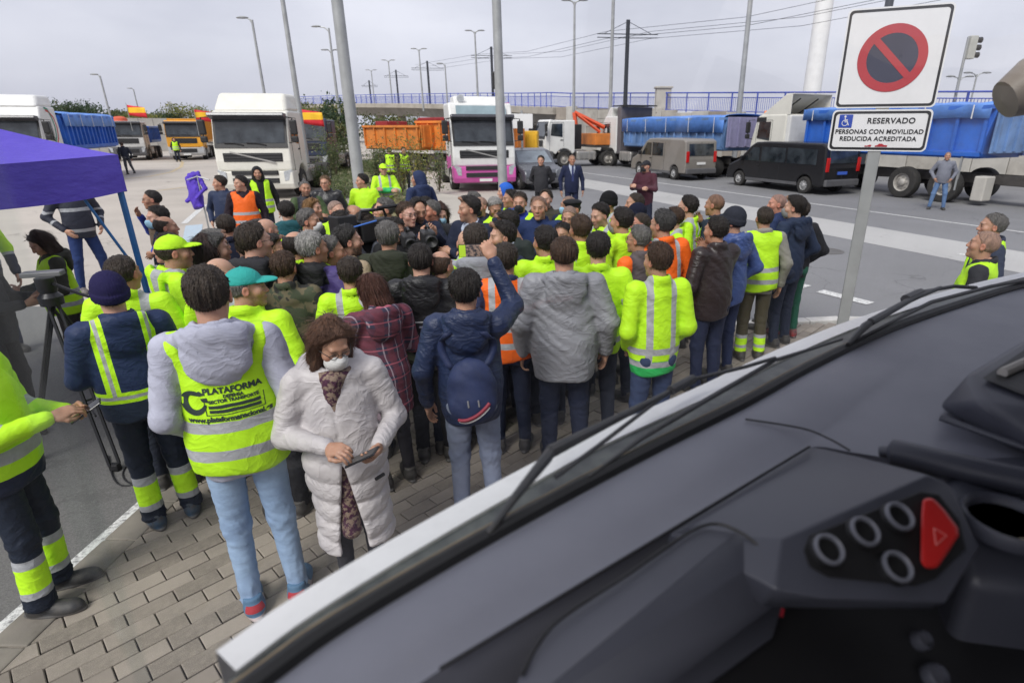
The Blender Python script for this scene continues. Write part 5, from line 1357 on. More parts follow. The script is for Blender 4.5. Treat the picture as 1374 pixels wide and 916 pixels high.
def core_np(pose, legs):
    """the body under the clothes: torso and limbs in one coarse surface"""
    k = ('core', pose, legs)
    if k not in HC:
        E, L = POSES[pose], LEGS[legs]
        def fn(p):
            d = smax(sd_torso(p, .86, .80) + .012, .90 - p[:, 2], .02)
            for sx, e, w_ in ((-1, E[0], E[1]), (1, E[2], E[3])):
                s_ = (sx * SH[0] * .93, SH[1], SH[2] - .01); d = smin(d, smin(rcone(p, s_, e, .05, .042), rcone(p, e, w_, .042, .028), .02), .03)
            for sx, kn, an in ((-1, L[0], L[1]), (1, L[2], L[3])): d = smin(d, smin(rcone(p, (sx * .085, 0, .86), kn, .072, .05), rcone(p, kn, an, .05, .036), .02), .02)
            return d
        pts = np.array(E + L); lo = np.minimum(pts.min(0) - .1, (-.25, -.2, .02)); hi = np.maximum(pts.max(0) + .1, (.25, .2, 1.52)); lo[2] = .02
        HC[k] = surface(fn, lo, hi, .034)
    return HC[k]
# ------------------------------------------------------------------ cloth and skin materials
def cloth(name, rough=.8, weave=0.0, crease=.5, spec=.3):
    g = NG(name); oi = g.n('ObjectInfo'); c = oi.outputs['Color']
    f = g.ramp(g.noise(5, 5), .3, .7)
    dk = g.mix(1.0, c, (.78, .78, .80), 'MULTIPLY'); col = g.mix(f, dk, c)
    h = g.math('ADD', g.creases(), g.math('MULTIPLY', g.noise(260, 2), .03 + weave))
    g.bump(h, crease * .6, .016); return g.done(col, rough, spec=spec)
M_cloth = cloth('plain cloth'); M_nylon = cloth('nylon shell', .5, .0, .75, .45); M_knit = cloth('knitted wool', .9, .35, .3, .15)
M_leather = cloth('leather', .38, .02, .5, .5)
g = NG('washed denim'); oi = g.n('ObjectInfo'); f1 = g.ramp(g.noise(2.6, 5, rough=.6), .35, .7)
light = g.mix(1.0, oi.outputs['Color'], (1.75, 1.65, 1.45), 'MULTIPLY'); g.bump(g.math('ADD', g.noise(9, 5, stretch=(1, 1, 2)), g.math('MULTIPLY', g.noise(420, 1), .12)), .45, .02)
M_denim = g.done(g.mix(g.math('MULTIPLY', f1, .8), oi.outputs['Color'], light), .85, spec=.2)
TAPE = (.40, .41, .43); YEL = (.50, .88, .02); ORG = (.88, .14, .012); NAVY = (.012, .018, .042)
def hivis(name, base, bands=(), arm=(), straps=0.0, lower=None, zsplit=0, sleeve_low=None, tsplit=1.2, sleeves=None, trim=None, edge=0.0, one=False):
    """work clothing: fluorescent cloth with reflective tape bands, contrast lower part or sleeves"""
    if name in MATS: return MATS[name]
    g = NG(name); x, y, z = g.xyz()[:3]
    aA = g.n('Attribute'); aA.attribute_name = 'arm'; aT = g.n('Attribute'); aT.attribute_name = 'armt'
    isarm = g.math('GREATER_THAN', aA.outputs['Fac'], .5); tt = aT.outputs['Fac']
    wob = g.math('MULTIPLY', g.math('SUBTRACT', g.noise(6, 2), .5), .02); zw = g.math('ADD', z, wob)
    var = g.ramp(g.noise(4, 4), .3, .7); dim = tuple(c * .86 for c in base)
    tor = g.mix(var, dim, base); sl = tor
    if lower is not None: tor = g.mix(g.math('LESS_THAN', zw, zsplit), tor, lower)
    if sleeves is not None: sl = g.mix(0.0, sleeves, sleeves)
    if sleeve_low is not None: sl = g.mix(g.math('GREATER_THAN', tt, tsplit), sl, sleeve_low)
    for z0, z1 in (trim or ()): tor = g.mix(g.band(zw, z0, z1), tor, base if lower is not None and z1 < zsplit else YEL)
    if edge:
        for z0, z1 in bands: tor = g.mix(g.band(zw, z0 - edge, z1 + edge), tor, YEL)
        if straps: tor = g.mix(g.math('MULTIPLY', g.band(g.math('ABSOLUTE', x), straps - edge, straps + .02 + edge), g.math('GREATER_THAN', zw, bands[0][0])), tor, YEL)
    m = None
    for z0, z1 in bands:
        b = g.band(zw, z0, z1); m = b if m is None else g.math('MAXIMUM', m, b)
    if straps:
        b = g.math('MULTIPLY', g.band(g.math('ABSOLUTE', x), straps, straps + (.02 if edge else .05)), g.math('GREATER_THAN', zw, bands[0][0] if bands else 1.0)); m = b if m is None else g.math('MAXIMUM', m, b)
    tape = g.mix(g.ramp(g.noise(22, 3), .3, .7), tuple(c * .8 for c in TAPE), TAPE)
    if m is not None: tor = g.mix(m, tor, tape)
    m = None
    for t0, t1 in arm:
        b = g.band(tt, t0, t1); m = b if m is None else g.math('MAXIMUM', m, b)
    if m is not None: sl = g.mix(m, sl, tape)
    c = g.mix(isarm, tor, sl)
    g.bump(g.math('ADD', g.creases(), g.math('MULTIPLY', g.noise(300, 2), .03)), .30, .016)
    MATS[name] = g.done(c, .62, spec=.3); return MATS[name]
HV_vest = hivis('yellow vest with two bands', YEL, ((.93, .98), (1.06, 1.11)))
HV_vesto = hivis('orange vest with two bands', ORG, ((.96, 1.01), (1.10, 1.15)))
HV_jk = hivis('yellow work jacket', YEL, ((.93, .98),), ((1.25, 1.36), (1.6, 1.7)), straps=.075)
HV_jk2 = hivis('yellow jacket with navy hem', YEL, ((.98, 1.03), (1.09, 1.14)), ((1.2, 1.32),), lower=NAVY, zsplit=1.035, sleeve_low=NAVY, tsplit=1.32)
HV_plain = hivis('plain yellow fleece', YEL, (), ((1.1, 1.24),), sleeve_low=NAVY, tsplit=1.26)
HV_yoke = hivis('yellow jacket with shoulder tape', YEL, ((.90, .95),), ((.55, .72),))
HV_green = hivis('yellow jacket with green hem', YEL, ((.855, .90), (.955, 1.005)), (), straps=.07, lower=(.03, .42, .10), zsplit=.955, trim=((.905, .955),))
HV_org = hivis('orange work jacket', ORG, ((.96, 1.01),), ((1.15, 1.26), (1.55, 1.65)), straps=.08)
HV_orgv = hivis('orange vest with shoulder tape', ORG, ((.96, 1.01), (1.10, 1.15)), straps=.085)
HV_yg = hivis('yellow jacket with green sleeves', YEL, ((1.05, 1.10),), ((1.0, 1.1),), straps=.08, sleeve_low=(.03, .40, .12), tsplit=1.12)
HV_navy = hivis('navy jacket with taped straps', (.016, .03, .085), ((1.0, 1.022),), (), straps=.115, lower=(.02, .032, .06), zsplit=.99, edge=.024)
HV_grey = hivis('charcoal jacket with tape', (.03, .033, .05), ((.90, .95), (1.2, 1.25)), ((.75, .9), (1.4, 1.52)))
HV_trs = hivis('navy work trousers with bands', (.011, .017, .032), ((.155, .20), (.345, .40)), lower=None, trim=((.20, .345),))
HV_olv = hivis('olive work trousers with bands', (.075, .065, .038), ((.155, .19), (.27, .31)), trim=((.11, .155), (.19, .27)))
g = NG('plaid cloth'); x, y, z = g.xyz()[:3]
u = g.math('ADD', x, g.math('MULTIPLY', y, .8))
fr = lambda v, k, o=0.0: g.math('FRACT', g.math('ADD', g.math('MULTIPLY', v, k), o))
c = g.mix(g.band(fr(u, 9), .0, .5), (.035, .03, .06), (.11, .03, .05)); c = g.mix(g.math('MULTIPLY', g.band(fr(z, 9), .0, .5), .55), c, (.15, .03, .05))
c = g.mix(g.math('MULTIPLY', g.band(fr(u, 9, .25), .0, .08), .8), c, (.35, .28, .33)); c = g.mix(g.math('MULTIPLY', g.band(fr(z, 9, .25), .0, .08), .8), c, (.40, .10, .14))
g.bump(g.noise(12, 4), .4, .02); M_plaid = g.done(c, .85)
g = NG('camouflage cloth'); c = g.mix(g.ramp(g.noise(14, 2), .48, .52), (.05, .06, .035), (.12, .10, .06)); c = g.mix(g.ramp(g.noise(11, 2, rough=.4), .58, .6), c, (.02, .02, .018)); M_camo = g.done(c, .85)
g = NG('skin'); oi = g.n('ObjectInfo')
A_ = {}
for k in ('lips', 'dark', 'beard', 'flush'):
    a = g.n('Attribute'); a.attribute_name = k; A_[k] = a.outputs['Fac']
c = g.mix(g.ramp(g.noise(24, 4), .3, .7), g.mix(1.0, oi.outputs['Color'], (.88, .86, .84), 'MULTIPLY'), oi.outputs['Color'])
c = g.mix(g.math('MULTIPLY', A_['flush'], .5), c, (.48, .16, .11)); c = g.mix(g.math('MULTIPLY', A_['lips'], .75), c, (.33, .10, .085))
c = g.mix(g.math('MULTIPLY', A_['dark'], .93), c, (.022, .015, .012))
bs = g.math('MULTIPLY', A_['beard'], g.math('SUBTRACT', 1.0, oi.outputs['Alpha'])); bs = g.math('MULTIPLY', bs, g.ramp(g.noise(150, 3), .2, .55))
c = g.mix(bs, c, (.045, .038, .032))
g.b.inputs['Subsurface Weight'].default_value = .12; g.b.inputs['Subsurface Radius'].default_value = (.012, .004, .002); g.b.inputs['Subsurface Scale'].default_value = .5
g.bump(g.noise(320, 2), .12, .002); M_skin = g.done(c, .5, spec=.4)
g = NG('hair strands'); oi = g.n('ObjectInfo'); n1 = g.noise(60, 4, stretch=(1, 1, .18)); n2 = g.noise(210, 3, stretch=(1, .5, .12))
c = g.mix(g.ramp(n1, .3, .7), g.mix(1.0, oi.outputs['Color'], (.62, .62, .62), 'MULTIPLY'), g.mix(1.0, oi.outputs['Color'], (1.35, 1.32, 1.3), 'MULTIPLY'))
ae = g.n('Attribute'); ae.attribute_name = 'edge'
c = g.mix(g.ramp(g.math('ADD', ae.outputs['Fac'], g.math('MULTIPLY', g.math('SUBTRACT', n2, .5), 1.1)), .12, .75), (.43, .25, .175), c)
g.bump(g.math('ADD', n2, n1), .9, .012); M_hair = g.done(c, .5, spec=.35)
M_mask_w = mat('white mask cloth', (.62, .62, .61), .8, var=.06, scale=20, bump=.2); M_mask_b = mat('pale blue mask cloth', (.28, .48, .62), .8, var=.06, scale=20)
M_mask_k = mat('black mask cloth', (.015, .015, .017), .8); M_mask_g = mat('grey mask cloth', (.20, .20, .20), .8)
M_frame = mat('dark spectacle frame', (.02, .018, .016), .35)
g = NG('shoe leather'); oi = g.n('ObjectInfo'); z = g.xyz()[2]
M_shoe = g.done(g.mix(g.math('LESS_THAN', z, .020), g.mix(g.ramp(g.noise(18, 4), .35, .7), oi.outputs['Color'], (.06, .055, .05)), (.10, .095, .09)), .6)
g = NG('blue trainer cloth'); z = g.xyz()[2]; y = g.xyz()[1]
c = g.mix(g.ramp(g.noise(20, 3), .3, .7), (.06, .13, .22), (.10, .20, .32)); c = g.mix(g.band(g.math('ADD', y, g.math('MULTIPLY', z, .8)), .045, .075), c, (.45, .45, .44))
c = g.mix(g.math('MULTIPLY', g.math('LESS_THAN', y, -.075), g.band(z, .045, .085)), c, (.40, .03, .04)); c = g.mix(g.math('LESS_THAN', z, .022), c, (.45, .38, .37)); M_trainer = g.done(c, .7)
# hair colours
H_K, H_D, H_B, H_G, H_W, H_BL, H_R = (.019, .015, .013), (.036, .026, .019), (.055, .032, .02), (.13, .125, .12), (.30, .295, .285), (.27, .15, .06), (.075, .03, .02)
SKIN = [(.50, .285, .20), (.44, .245, .165), (.54, .32, .235), (.40, .215, .14), (.48, .265, .18)]
def place(parent, name, me, m, color=None, M=None):
    o = link(name, me, m, parent, own=True)
    if color is not None: o.color = (*color[:3], color[3] if len(color) > 3 else 1)
    if M is not None: o.matrix_local = M
    return o
PN = [0]
def person(px, py, h, face, label, top=('plain', 'down'), col=NAVY, tm=None, vest=None, legs='stand', lcol=(.02, .025, .04), lm=None, hair='short', hc=H_D, hat=None, hatc=None, hf=None, hp=0, mask=None, glasses=False,
           beard=0.0, skin=None, bulk=1.0, hem=.80, fem=0.0, res=.016, seed=None, group='people in the crowd', shoe=(.03, .028, .026), sm=None, wd=1.0, hr=.008, lean=0, feet=None, curl=(.35, .25), thin=1.0, wr=.006, roll=0, zg=None, bald=False, flare=1.0, opened=False, vhood=False, hroll=0, shirt=(.45, .50, .60), keep=False, fp=None):
    i = PN[0]; PN[0] += 1; rp = random.Random(100 + i)
    hf = face if hf is None else hf
    if feet is None and not keep: h *= .935
    if fp is not None:
        q_ = at(fp[0], fp[1], Z_ISL); d_ = cam_ray(px, py); feet = (q_.x, q_.y); h = CAM_H + d_[2] / d_[1] * q_.y - Z_ISL
    k = h / 1.738
    p = at(px, py, h + (Z_ISL if zg is None else zg)) if feet is None else Vector((*feet, 0))
    vo_ = math.degrees(math.atan2(-p.x, p.y)); face += vo_; hf += vo_
    th = R(face + 180); fw = Vector((-math.sin(th), math.cos(th), 0))
    if feet is None: p = p - fw * .03
    z0 = zg if zg is not None else (Z_ISL if inside((p.x, p.y), isl) else .004)
    root = empty('person', (p.x, p.y, z0), th); root.scale = (k * wd, k * wd, k); root.rotation_euler = (R(-lean), R(roll), th)
    tag(root, label, 'person', group)
    style, pose = top; seed = seed if seed is not None else float(i % 3)
    # head frame
    HM = Matrix.Translation((0, .012, HEAD_Z - .02)) @ Matrix.Rotation(R(hf - face), 4, 'Z') @ Matrix.Rotation(R(-hp), 4, 'X') @ Matrix.Rotation(R(hroll), 4, 'Y') @ Matrix.Translation((0, .012, .02))
    hv, hfq = head_np(hr, fem); mk = head_masks(hv); Hn = np.array(HM)
    parts = [(hv @ Hn[:3, :3].T + Hn[:3, 3], hfq, mk)]
    cv, cf = core_np(pose, legs); parts.append((cv, cf, None))
    E = POSES[pose]
    for sx, e, w_ in ((-1, E[0], E[1]), (1, E[2], E[3])):
        e, w_ = Vector(e), Vector(w_); d_ = (w_ - e).normalized()
        if pose in ('phone', 'camera') or (pose == 'text' and sx < 0): pn = Vector((sx * .6, .4, -.7))
        elif pose == 'text': pn = Vector((.3, .2, .95))
        elif pose == 'raise' and sx > 0: pn = Vector((.35, -.9, .2))
        elif pose == 'chin' and sx > 0: pn = Vector((.5, .8, .2))
        elif pose == 'cross': pn = Vector((0, .9, .4))
        else: pn = Vector((sx * 1.0, .1, .0))
        pn = pn - d_ * pn.dot(d_); pn.normalize(); x_ = d_.cross(pn)                  # pn: back of hand (+z)
        Mh = Matrix((( *x_, 0), (*d_, 0), (*pn, 0), (0, 0, 0, 1))).transposed(); Mh = Matrix.Translation(w_ + d_ * .035) @ Mh
        right = sx > 0
        hvv, hff = hand_np(curl[0] if not right else curl[1], .6 if pose in ('phone', 'text', 'camera', 'raise') else .3, .0045 if hr < .008 else .0075)
        # the thumb should point forwards and up: mirror when it does not
        tx = (x_.y + .6 * x_.z)
        vv = hvv.copy(); ff = hff
        if tx < 0: vv[:, 0] *= -1; ff = hff[:, ::-1]
        A = np.array(Mh); parts.append((vv @ A[:3, :3].T + A[:3, 3], ff, None))
    V = np.concatenate([q[0] for q in parts]); off = np.cumsum([0] + [len(q[0]) for q in parts[:-1]]); F_ = np.concatenate([q[1] + o_ for q, o_ in zip(parts, off)])
    at_ = {kk: np.concatenate([q[2][kk] if q[2] is not None else np.zeros(len(q[0])) for q in parts]) for kk in mk}
    bm_ = np_mesh('body', V, F_, at_)
    sk = skin or SKIN[i % 5]; place(root, 'body', bm_, M_skin, (*sk, 1 - beard))
    if hair and hat in ('cap', 'beret'): hair = 'under'
    if hair == 'buzz': hc = tuple(.55 * a + .38 * b for a, b in zip(hc, sk))
    if hair and not (hat in ('beanie', 'hoodup')): place(root, 'hair', hair_me(hair, hr), M_hair, hc, HM)
    elif hair in ('long', 'bob'): place(root, 'hair', hair_me(hair, hr), M_hair, hc, HM)
    elif hair and hat == 'beanie': place(root, 'hair', hair_me('under', hr), M_hair, hc, HM)
    if hat: place(root, {'hoodup': 'hood'}.get(hat, hat), hat_me(hat, hr), {'beanie': M_knit}.get(hat, M_cloth), hatc or (.015, .015, .018), HM)
    if mask: place(root, 'face_mask', mask_me(.006), mask, None, HM)
    if glasses: place(root, 'glasses', glasses_me(), M_frame, None, HM)
    jm = jacket_me(style, pose, res, bulk, hem, fem, seed, wr)
    jo = place(root, {'coat': 'coat', 'suit': 'suit_jacket'}.get(style, 'jacket'), jm, tm or M_cloth, col)
    if style == 'suit': place(root, 'shirt', shirt_me(.016, bulk), M_cloth, shirt)
    vo = None
    if vest: vo = place(root, 'vest', vest_me(res, bulk, .84, seed, opened, vhood), vest)
    place(root, 'trousers', legs_me(legs, .010 if hr < .0065 else max(res, .014), thin, seed, flare), lm or M_cloth, lcol)
    L = LEGS[legs]
    for sx, an in ((-1, L[1]), (1, L[3])):
        place(root, 'shoe', shoe_me(.008 if hr < .008 else .014), sm or M_shoe, shoe, Matrix.Translation((an[0], an[1] + .02, max(0, an[2] - .09))) @ Matrix.Rotation(R(-sx * 9), 4, 'Z'))
    return root, HM, jo, vo
# ------------------------------------------------------------------ the crowd
BLK = (.012, .012, .014); CHAR = (.025, .026, .03); OLV = (.035, .040, .026); GRY = (.30, .31, .33); BRN = (.06, .045, .03); DBL = (.02, .045, .15); JEAN = (.03, .055, .13); DJ = (.014, .02, .045)
P = person
near = dict(res=.011, hr=.006)
# nearest people
plat, _, _, plat_v = P(237, 357, 1.82, 172, 'person in light grey hoodie, lettered yellow vest and washed blue jeans', ('hood', 'front'), (.42, .43, .52), vest=HV_vest, lcol=(.23, .33, .50), lm=M_denim, legs='stand', hair='crop', hc=H_D, sm=M_trainer, thin=.94, vhood=True, seed=1.0, **near, hf=165, bulk=.97, fp=(372, 806), wd=.96)
wom, wom_h, wom_j, _ = P(437, 428, 1.56, 2, 'person in long pale quilted coat and white mask reading a phone', ('coat', 'text'), (.55, .52, .52), tm=M_nylon, legs='tight', lcol=(.035, .035, .04), hair='long', hc=(.10, .05, .03), hp=24, hf=22, mask=M_mask_w, glasses=True, hem=.42, fem=1.0, thin=.82, bulk=1.04, wr=.006, seed=2.0, **near, curl=(.55, .6), keep=True)
bean, _, bean_j, _ = P(141, 370, 1.80, 183, 'person in navy beanie and navy jacket with yellow taped straps', ('hood', 'phone'), (.016, .03, .085), tm=HV_navy, legs='stand', lm=HV_trs, hat='beanie', hatc=(.02, .017, .065), shoe=(.03, .07, .12), bulk=1.10, hem=.84, flare=1.3, seed=0.0, **near, fp=(235, 694))
edge, _, _, _ = P(-60, 300, 1.60, 60, 'person in yellow jacket and navy banded trousers holding a phone beside the tripod', ('plain', 'text'), YEL, tm=hivis('yellow jacket with wide grey tape', YEL, ((.98, 1.05),), ((1.0, 1.25),), lower=NAVY, zsplit=.90), lm=HV_trs, legs='stand', feet=(-2.70, 2.36), bulk=1.1, flare=1.35, shoe=(.02, .022, .025), seed=1.0, **near, curl=(.6, .6))
back, _, back_j, _ = P(623, 362, 1.74, 176, 'person in navy raincoat raising a phone, backpack worn on the back', ('hood', 'raise'), (.014, .026, .075), tm=M_nylon, legs='stand', lcol=(.16, .19, .28), lm=M_denim, hair='short', hc=H_K, seed=0.0, bulk=1.05, hem=.78, **near, curl=(.3, 1.0), hf=170)
P(757, 317, 1.80, 184, 'person in pale grey hooded jacket seen from behind with arms down', ('hood', 'down'), (.27, .275, .30), tm=M_nylon, lcol=DJ, hair='crop', hc=H_B, seed=2.0, bulk=1.22, hem=.72, **near, wr=.008, zg=Z_ISL, wd=1.10)
P(883, 326, 1.76, 205, 'person in yellow jacket with a green hem and vertical grey tape', ('plain', 'front'), YEL, tm=HV_green, lcol=(.03, .045, .10), lm=M_denim, hair='short', hc=H_B, hf=228, seed=0.0, bulk=1.06, hem=.78, **near, wd=.95)
P(1067, 263, 1.80, 235, 'person in navy hooded jacket and grey mask at the pole end of the crowd', ('hood', 'pocket'), (.018, .03, .065), lcol=(.022, .03, .055), hair='quiff', hc=H_K, hf=262, mask=M_mask_g, seed=1.0, **near, hem=.78)
P(417, 311, 1.77, 150, 'person in purple jacket with a black hood', ('hood', 'pocket'), (.05, .035, .14), tm=hivis('purple jacket with black hood', (.012, .012, .014), (), (), lower=(.055, .038, .15), zsplit=1.36, sleeves=(.055, .038, .15)), lcol=BLK, hair='short', hc=H_W, hf=115, seed=1.0, bulk=1.12, **near)
plaid, _, _, _ = P(497, 366, 1.62, 200, 'person in plaid hooded coat and white mask bending the head', ('hood', 'phone'), (1, 1, 1), tm=M_plaid, lcol=(.02, .018, .022), hair='bob', hc=H_R, hf=235, hp=22, mask=M_mask_w, hem=.66, fem=1.0, thin=.9, seed=0.0, **near)
teal, _, teal_j, _ = P(325, 358, 1.74, 150, 'person in teal cap and plain yellow fleece with a black print', ('plain', 'down'), YEL, tm=HV_plain, lcol=BLK, hair='crop', hc=H_G, hat='cap', hatc=(.03, .36, .32), hf=88, beard=.4, seed=2.0, bulk=1.06, **near)
P(519, 298, 1.78, 172, 'person in olive green hooded jacket seen from behind beside the purple jacket', ('hood', 'phone'), OLV, lcol=BLK, hair='short', hc=H_G, seed=2.0, bulk=1.16, **near)
blk, _, blk_j, _ = P(563, 326, 1.75, 172, 'person in black nylon jacket with a thin white back seam', ('hood', 'down'), BLK, tm=M_nylon, lcol=BLK, hair='crop', hc=H_K, seed=1.0, bulk=1.10, **near)
P(612, 363, 1.70, 176, 'person in grey hoodie and yellow vest half hidden by the raised arm', ('hood', 'down'), (.30, .31, .34), vest=HV_vest, lcol=DJ, hc=H_D, feet=(-.62, 4.15), seed=1.0, vhood=True)
P(678, 327, 1.72, 178, 'person in orange vest with shoulder tape seen from behind beside the raised arm', ('plain', 'down'), (.03, .04, .10), vest=HV_orgv, lcol=DJ, hc=H_D, seed=2.0)
P(626, 306, 1.75, 178, 'person in yellow jacket seen from behind right under the raised phone', ('plain', 'down'), YEL, tm=HV_jk, hair=None, bulk=1.1, seed=0.0, skin=(.50, .30, .21))
P(731, 304, 1.77, 190, 'person in yellow jacket with the head turned left, between raised arm and grey jacket', ('plain', 'down'), YEL, tm=HV_yoke, hair='short', hc=H_K, hf=215, seed=1.0, bulk=1.05)
P(803, 312, 1.77, 184, "person in yellow jacket standing directly beyond the grey hooded jacket's right shoulder", ('plain', 'down'), YEL, tm=HV_yoke, hair='short', hc=H_K, seed=2.0, bulk=1.08)
P(778, 289, 1.78, 200, "person in yellow taped jacket just beyond the grey hooded jacket's head", ('plain', 'down'), YEL, tm=HV_jk, hair='recede', hc=H_B, hf=215, seed=0.0)
P(833, 279, 1.80, 225, 'person in yellow jacket with a grey mask looking left beside the orange jacket', ('plain', 'pocket'), YEL, tm=HV_yoke, hair='short', hc=H_K, hf=245, mask=M_mask_g, seed=1.0)
P(889, 282, 1.82, 215, 'person in orange work jacket with grey tape straps and spectacles', ('plain', 'down'), ORG, tm=HV_org, hair='short', hc=(.05, .048, .048), hf=240, glasses=True, beard=.3, seed=2.0, bulk=1.18, res=.013, hr=.007)
P(856, 303, 1.70, 225, 'person in brown jacket with orange sleeves in front of the orange jacket', ('plain', 'down'), (.10, .08, .08), tm=hivis('brown and orange work jacket', (.10, .08, .085), (), (), sleeves=ORG), hair='short', hc=H_G, hf=250, glasses=True, seed=0.0)
P(922, 263, 1.80, 262, 'person with thin glasses in yellow taped jacket behind the orange jacket', ('plain', 'down'), YEL, tm=HV_jk, hair='short', hc=H_K, glasses=True, seed=1.0)
P(959, 260, 1.80, 245, 'person in dark jacket and open yellow vest, hand at the chin', ('plain', 'chin'), (.02, .03, .05), vest=HV_vest, opened=True, hair='buzz', hc=H_D, hf=250, seed=2.0)
P(961, 291, 1.76, 222, 'person in dark brown leather jacket touching the chin', ('plain', 'chin'), (.028, .018, .018), tm=M_leather, lcol=(.018, .025, .06), hair='short', hc=H_K, hf=240, seed=0.0, bulk=1.1, res=.013)
P(984, 280, 1.78, 235, 'person in blue hooded jacket and dark knitted hat', ('hood', 'pocket'), (.05, .09, .26), tm=M_nylon, lcol=(.02, .03, .08), hat='beanie', hatc=(.03, .033, .045), hf=258, seed=1.0, bulk=1.08, res=.013)
P(1027, 277, 1.74, 200, 'person in grey sleeves, yellow vest and olive trousers with reflective bands', ('plain', 'down'), (.30, .29, .25), vest=HV_vest, lcol=OLV, lm=HV_olv, hair='crop', hc=H_D, hf=205, seed=2.0, shoe=(.05, .045, .04), flare=1.25, res=.013)
P(1043, 260, 1.76, 255, 'person in dark blue jacket behind the vest and olive trousers', ('plain', 'down'), (.02, .035, .10), hair='buzz', hc=H_G, hf=285, skin=(.52, .25, .18), seed=0.0)
P(1086, 266, 1.60, 215, 'person in black top and green trousers behind the navy hooded jacket', ('plain', 'pocket'), BLK, lcol=(.02, .12, .07), hc=H_D, feet=(2.70, 6.45), seed=1.0, shoe=(.3, .03, .03))
# right edge, beside the cab
P(1322, 309, 1.72, 266, 'person in dark jacket and open yellow vest close to the wipers', ('plain', 'down'), CHAR, vest=HV_vest, opened=True, hair='buzz', hc=(.20, .15, .12), seed=2.0, hr=.006, zg=Z_ISL, hp=-8)
P(1334, 286, 1.76, 285, 'person in navy jacket standing behind the open yellow vest by the wipers', ('plain', 'down'), (.03, .04, .07), vest=HV_vest, opened=True, hair='crop', hc=H_G, seed=1.0, hr=.006, zg=Z_ISL)
# behind the near row, left side
P(189, 380, 1.62, 185, 'person in dark top with long loose hair beside the navy beanie', ('plain', 'down'), (.03, .025, .025), hair='long', hc=(.03, .016, .013), feet=(-2.62, 4.15), fem=1.0, seed=0.0)
P(268, 358, 1.74, 150, 'person in charcoal hooded jacket and spectacles behind the lettered vest and teal cap', ('hood', 'down'), (.03, .03, .035), hair='short', hc=H_D, hf=110, glasses=True, feet=(-2.15, 3.95), seed=1.0)
P(159, 342, 1.74, 165, 'person in yellow jacket left of the long loose hair, near the beanie', ('plain', 'down'), YEL, tm=HV_jk, hair='crop', hc=H_D, hf=140, seed=2.0)
P(292, 344, 1.70, 150, 'person in yellow jacket behind the teal cap, looking right', ('plain', 'down'), YEL, tm=HV_jk, hair=None, hf=120, skin=(.52, .31, .22), seed=0.0)
P(303, 357, 1.66, 165, 'person in yellow jacket squeezed between teal cap and lettered vest', ('plain', 'down'), YEL, tm=HV_jk, hair='ring', hc=H_K, feet=(-1.95, 4.15), hf=140, seed=1.0)
P(231, 315, 1.78, 100, 'person in bright yellow cap and yellow jacket by the canopy leg', ('hood', 'down'), YEL, tm=HV_jk, hair='crop', hc=H_D, hat='cap', hatc=YEL, hf=92, seed=2.0, bulk=1.1, res=.013)
P(285, 314, 1.74, 118, 'person in olive jacket looking right beside the bright yellow cap', ('plain', 'down'), OLV, hair='quiff', hc=(.06, .058, .056), hf=98, seed=0.0)
P(282, 294, 1.78, 110, 'person with glasses in dark jacket and open vest holding a hand to the chin', ('plain', 'chin'), CHAR, vest=HV_vest, opened=True, hair='quiff', hc=H_G, hf=82, glasses=True, seed=1.0)
P(299, 277, 1.74, 170, 'person in plain navy seen from behind, in front of the orange vest', ('plain', 'down'), NAVY, hair='recede', hc=H_D, hf=175, seed=2.0)
P(214, 300, 1.74, 275, 'person in pale grey jacket behind the bright yellow cap', ('plain', 'pocket'), (.30, .29, .30), hair='short', hc=H_D, hf=278, seed=0.0)
P(218, 277, 1.74, 95, 'person in dark blue jacket looking right between canopy leg and blue mask', ('plain', 'down'), (.02, .03, .08), hair='ring', hc=H_D, hf=85, seed=1.0, mask=None)
P(203, 266, 1.78, 262, 'person in navy jacket and blue mask beside the canopy leg', ('plain', 'pocket'), NAVY, hair='short', hc=H_K, hf=288, mask=M_mask_b, seed=2.0)
P(197, 246, 1.80, 268, 'person with glasses in brown gilet and blue sleeves, hand at mouth', ('plain', 'chin'), (.10, .07, .045), tm=hivis('brown gilet over blue sleeves', (.11, .075, .05), (), (), sleeves=(.03, .06, .35)), hair='crop', hc=H_K, hf=270, glasses=True, seed=0.0)
P(291, 229, 1.80, 330, 'person in navy work coat looking left beside the purple jacket stand', ('plain', 'pocket'), (.018, .03, .075), tm=hivis('navy coat with tape', (.018, .03, .075), ((.93, .98),), ()), hair='short', hc=H_D, hf=275, seed=1.0)
P(320, 229, 1.82, 355, 'person in orange vest over dark sleeves before the cream cab', ('plain', 'down'), (.02, .012, .02), vest=HV_vesto, lcol=BLK, hair='short', hc=H_K, hf=300, seed=2.0)
P(343, 218, 1.84, 10, 'person in black raised hood and open yellow vest before the cream cab', ('plain', 'down'), BLK, vest=HV_vest, opened=True, hair=None, hat='hoodup', hatc=BLK, beard=.8, hf=0, seed=0.0)
ghood, _, _, ghood_v = P(381, 260, 1.76, 178, "person in teal hood and lettered yellow vest behind the crowd's dark jackets", ('hood', 'down'), (.02, .10, .12), vest=HV_vest, vhood=True, hair='short', hc=H_K, hf=190, seed=1.0)
P(407, 235, 1.78, 12, 'person in dark gilet with green sleeves and folded arms by the cream cab', ('plain', 'cross'), CHAR, tm=hivis('dark gilet over green sleeves', (.022, .024, .035), (), (), sleeves=(.05, .08, .03)), hair='crop', hc=H_G, beard=.7, hf=10, seed=2.0)
P(434, 229, 1.80, 345, "person with spectacles in shiny black jacket at the cab's right corner", ('plain', 'down'), BLK, tm=M_leather, hair='short', hc=(.14, .09, .05), glasses=True, hf=340, bulk=1.15, seed=0.0)
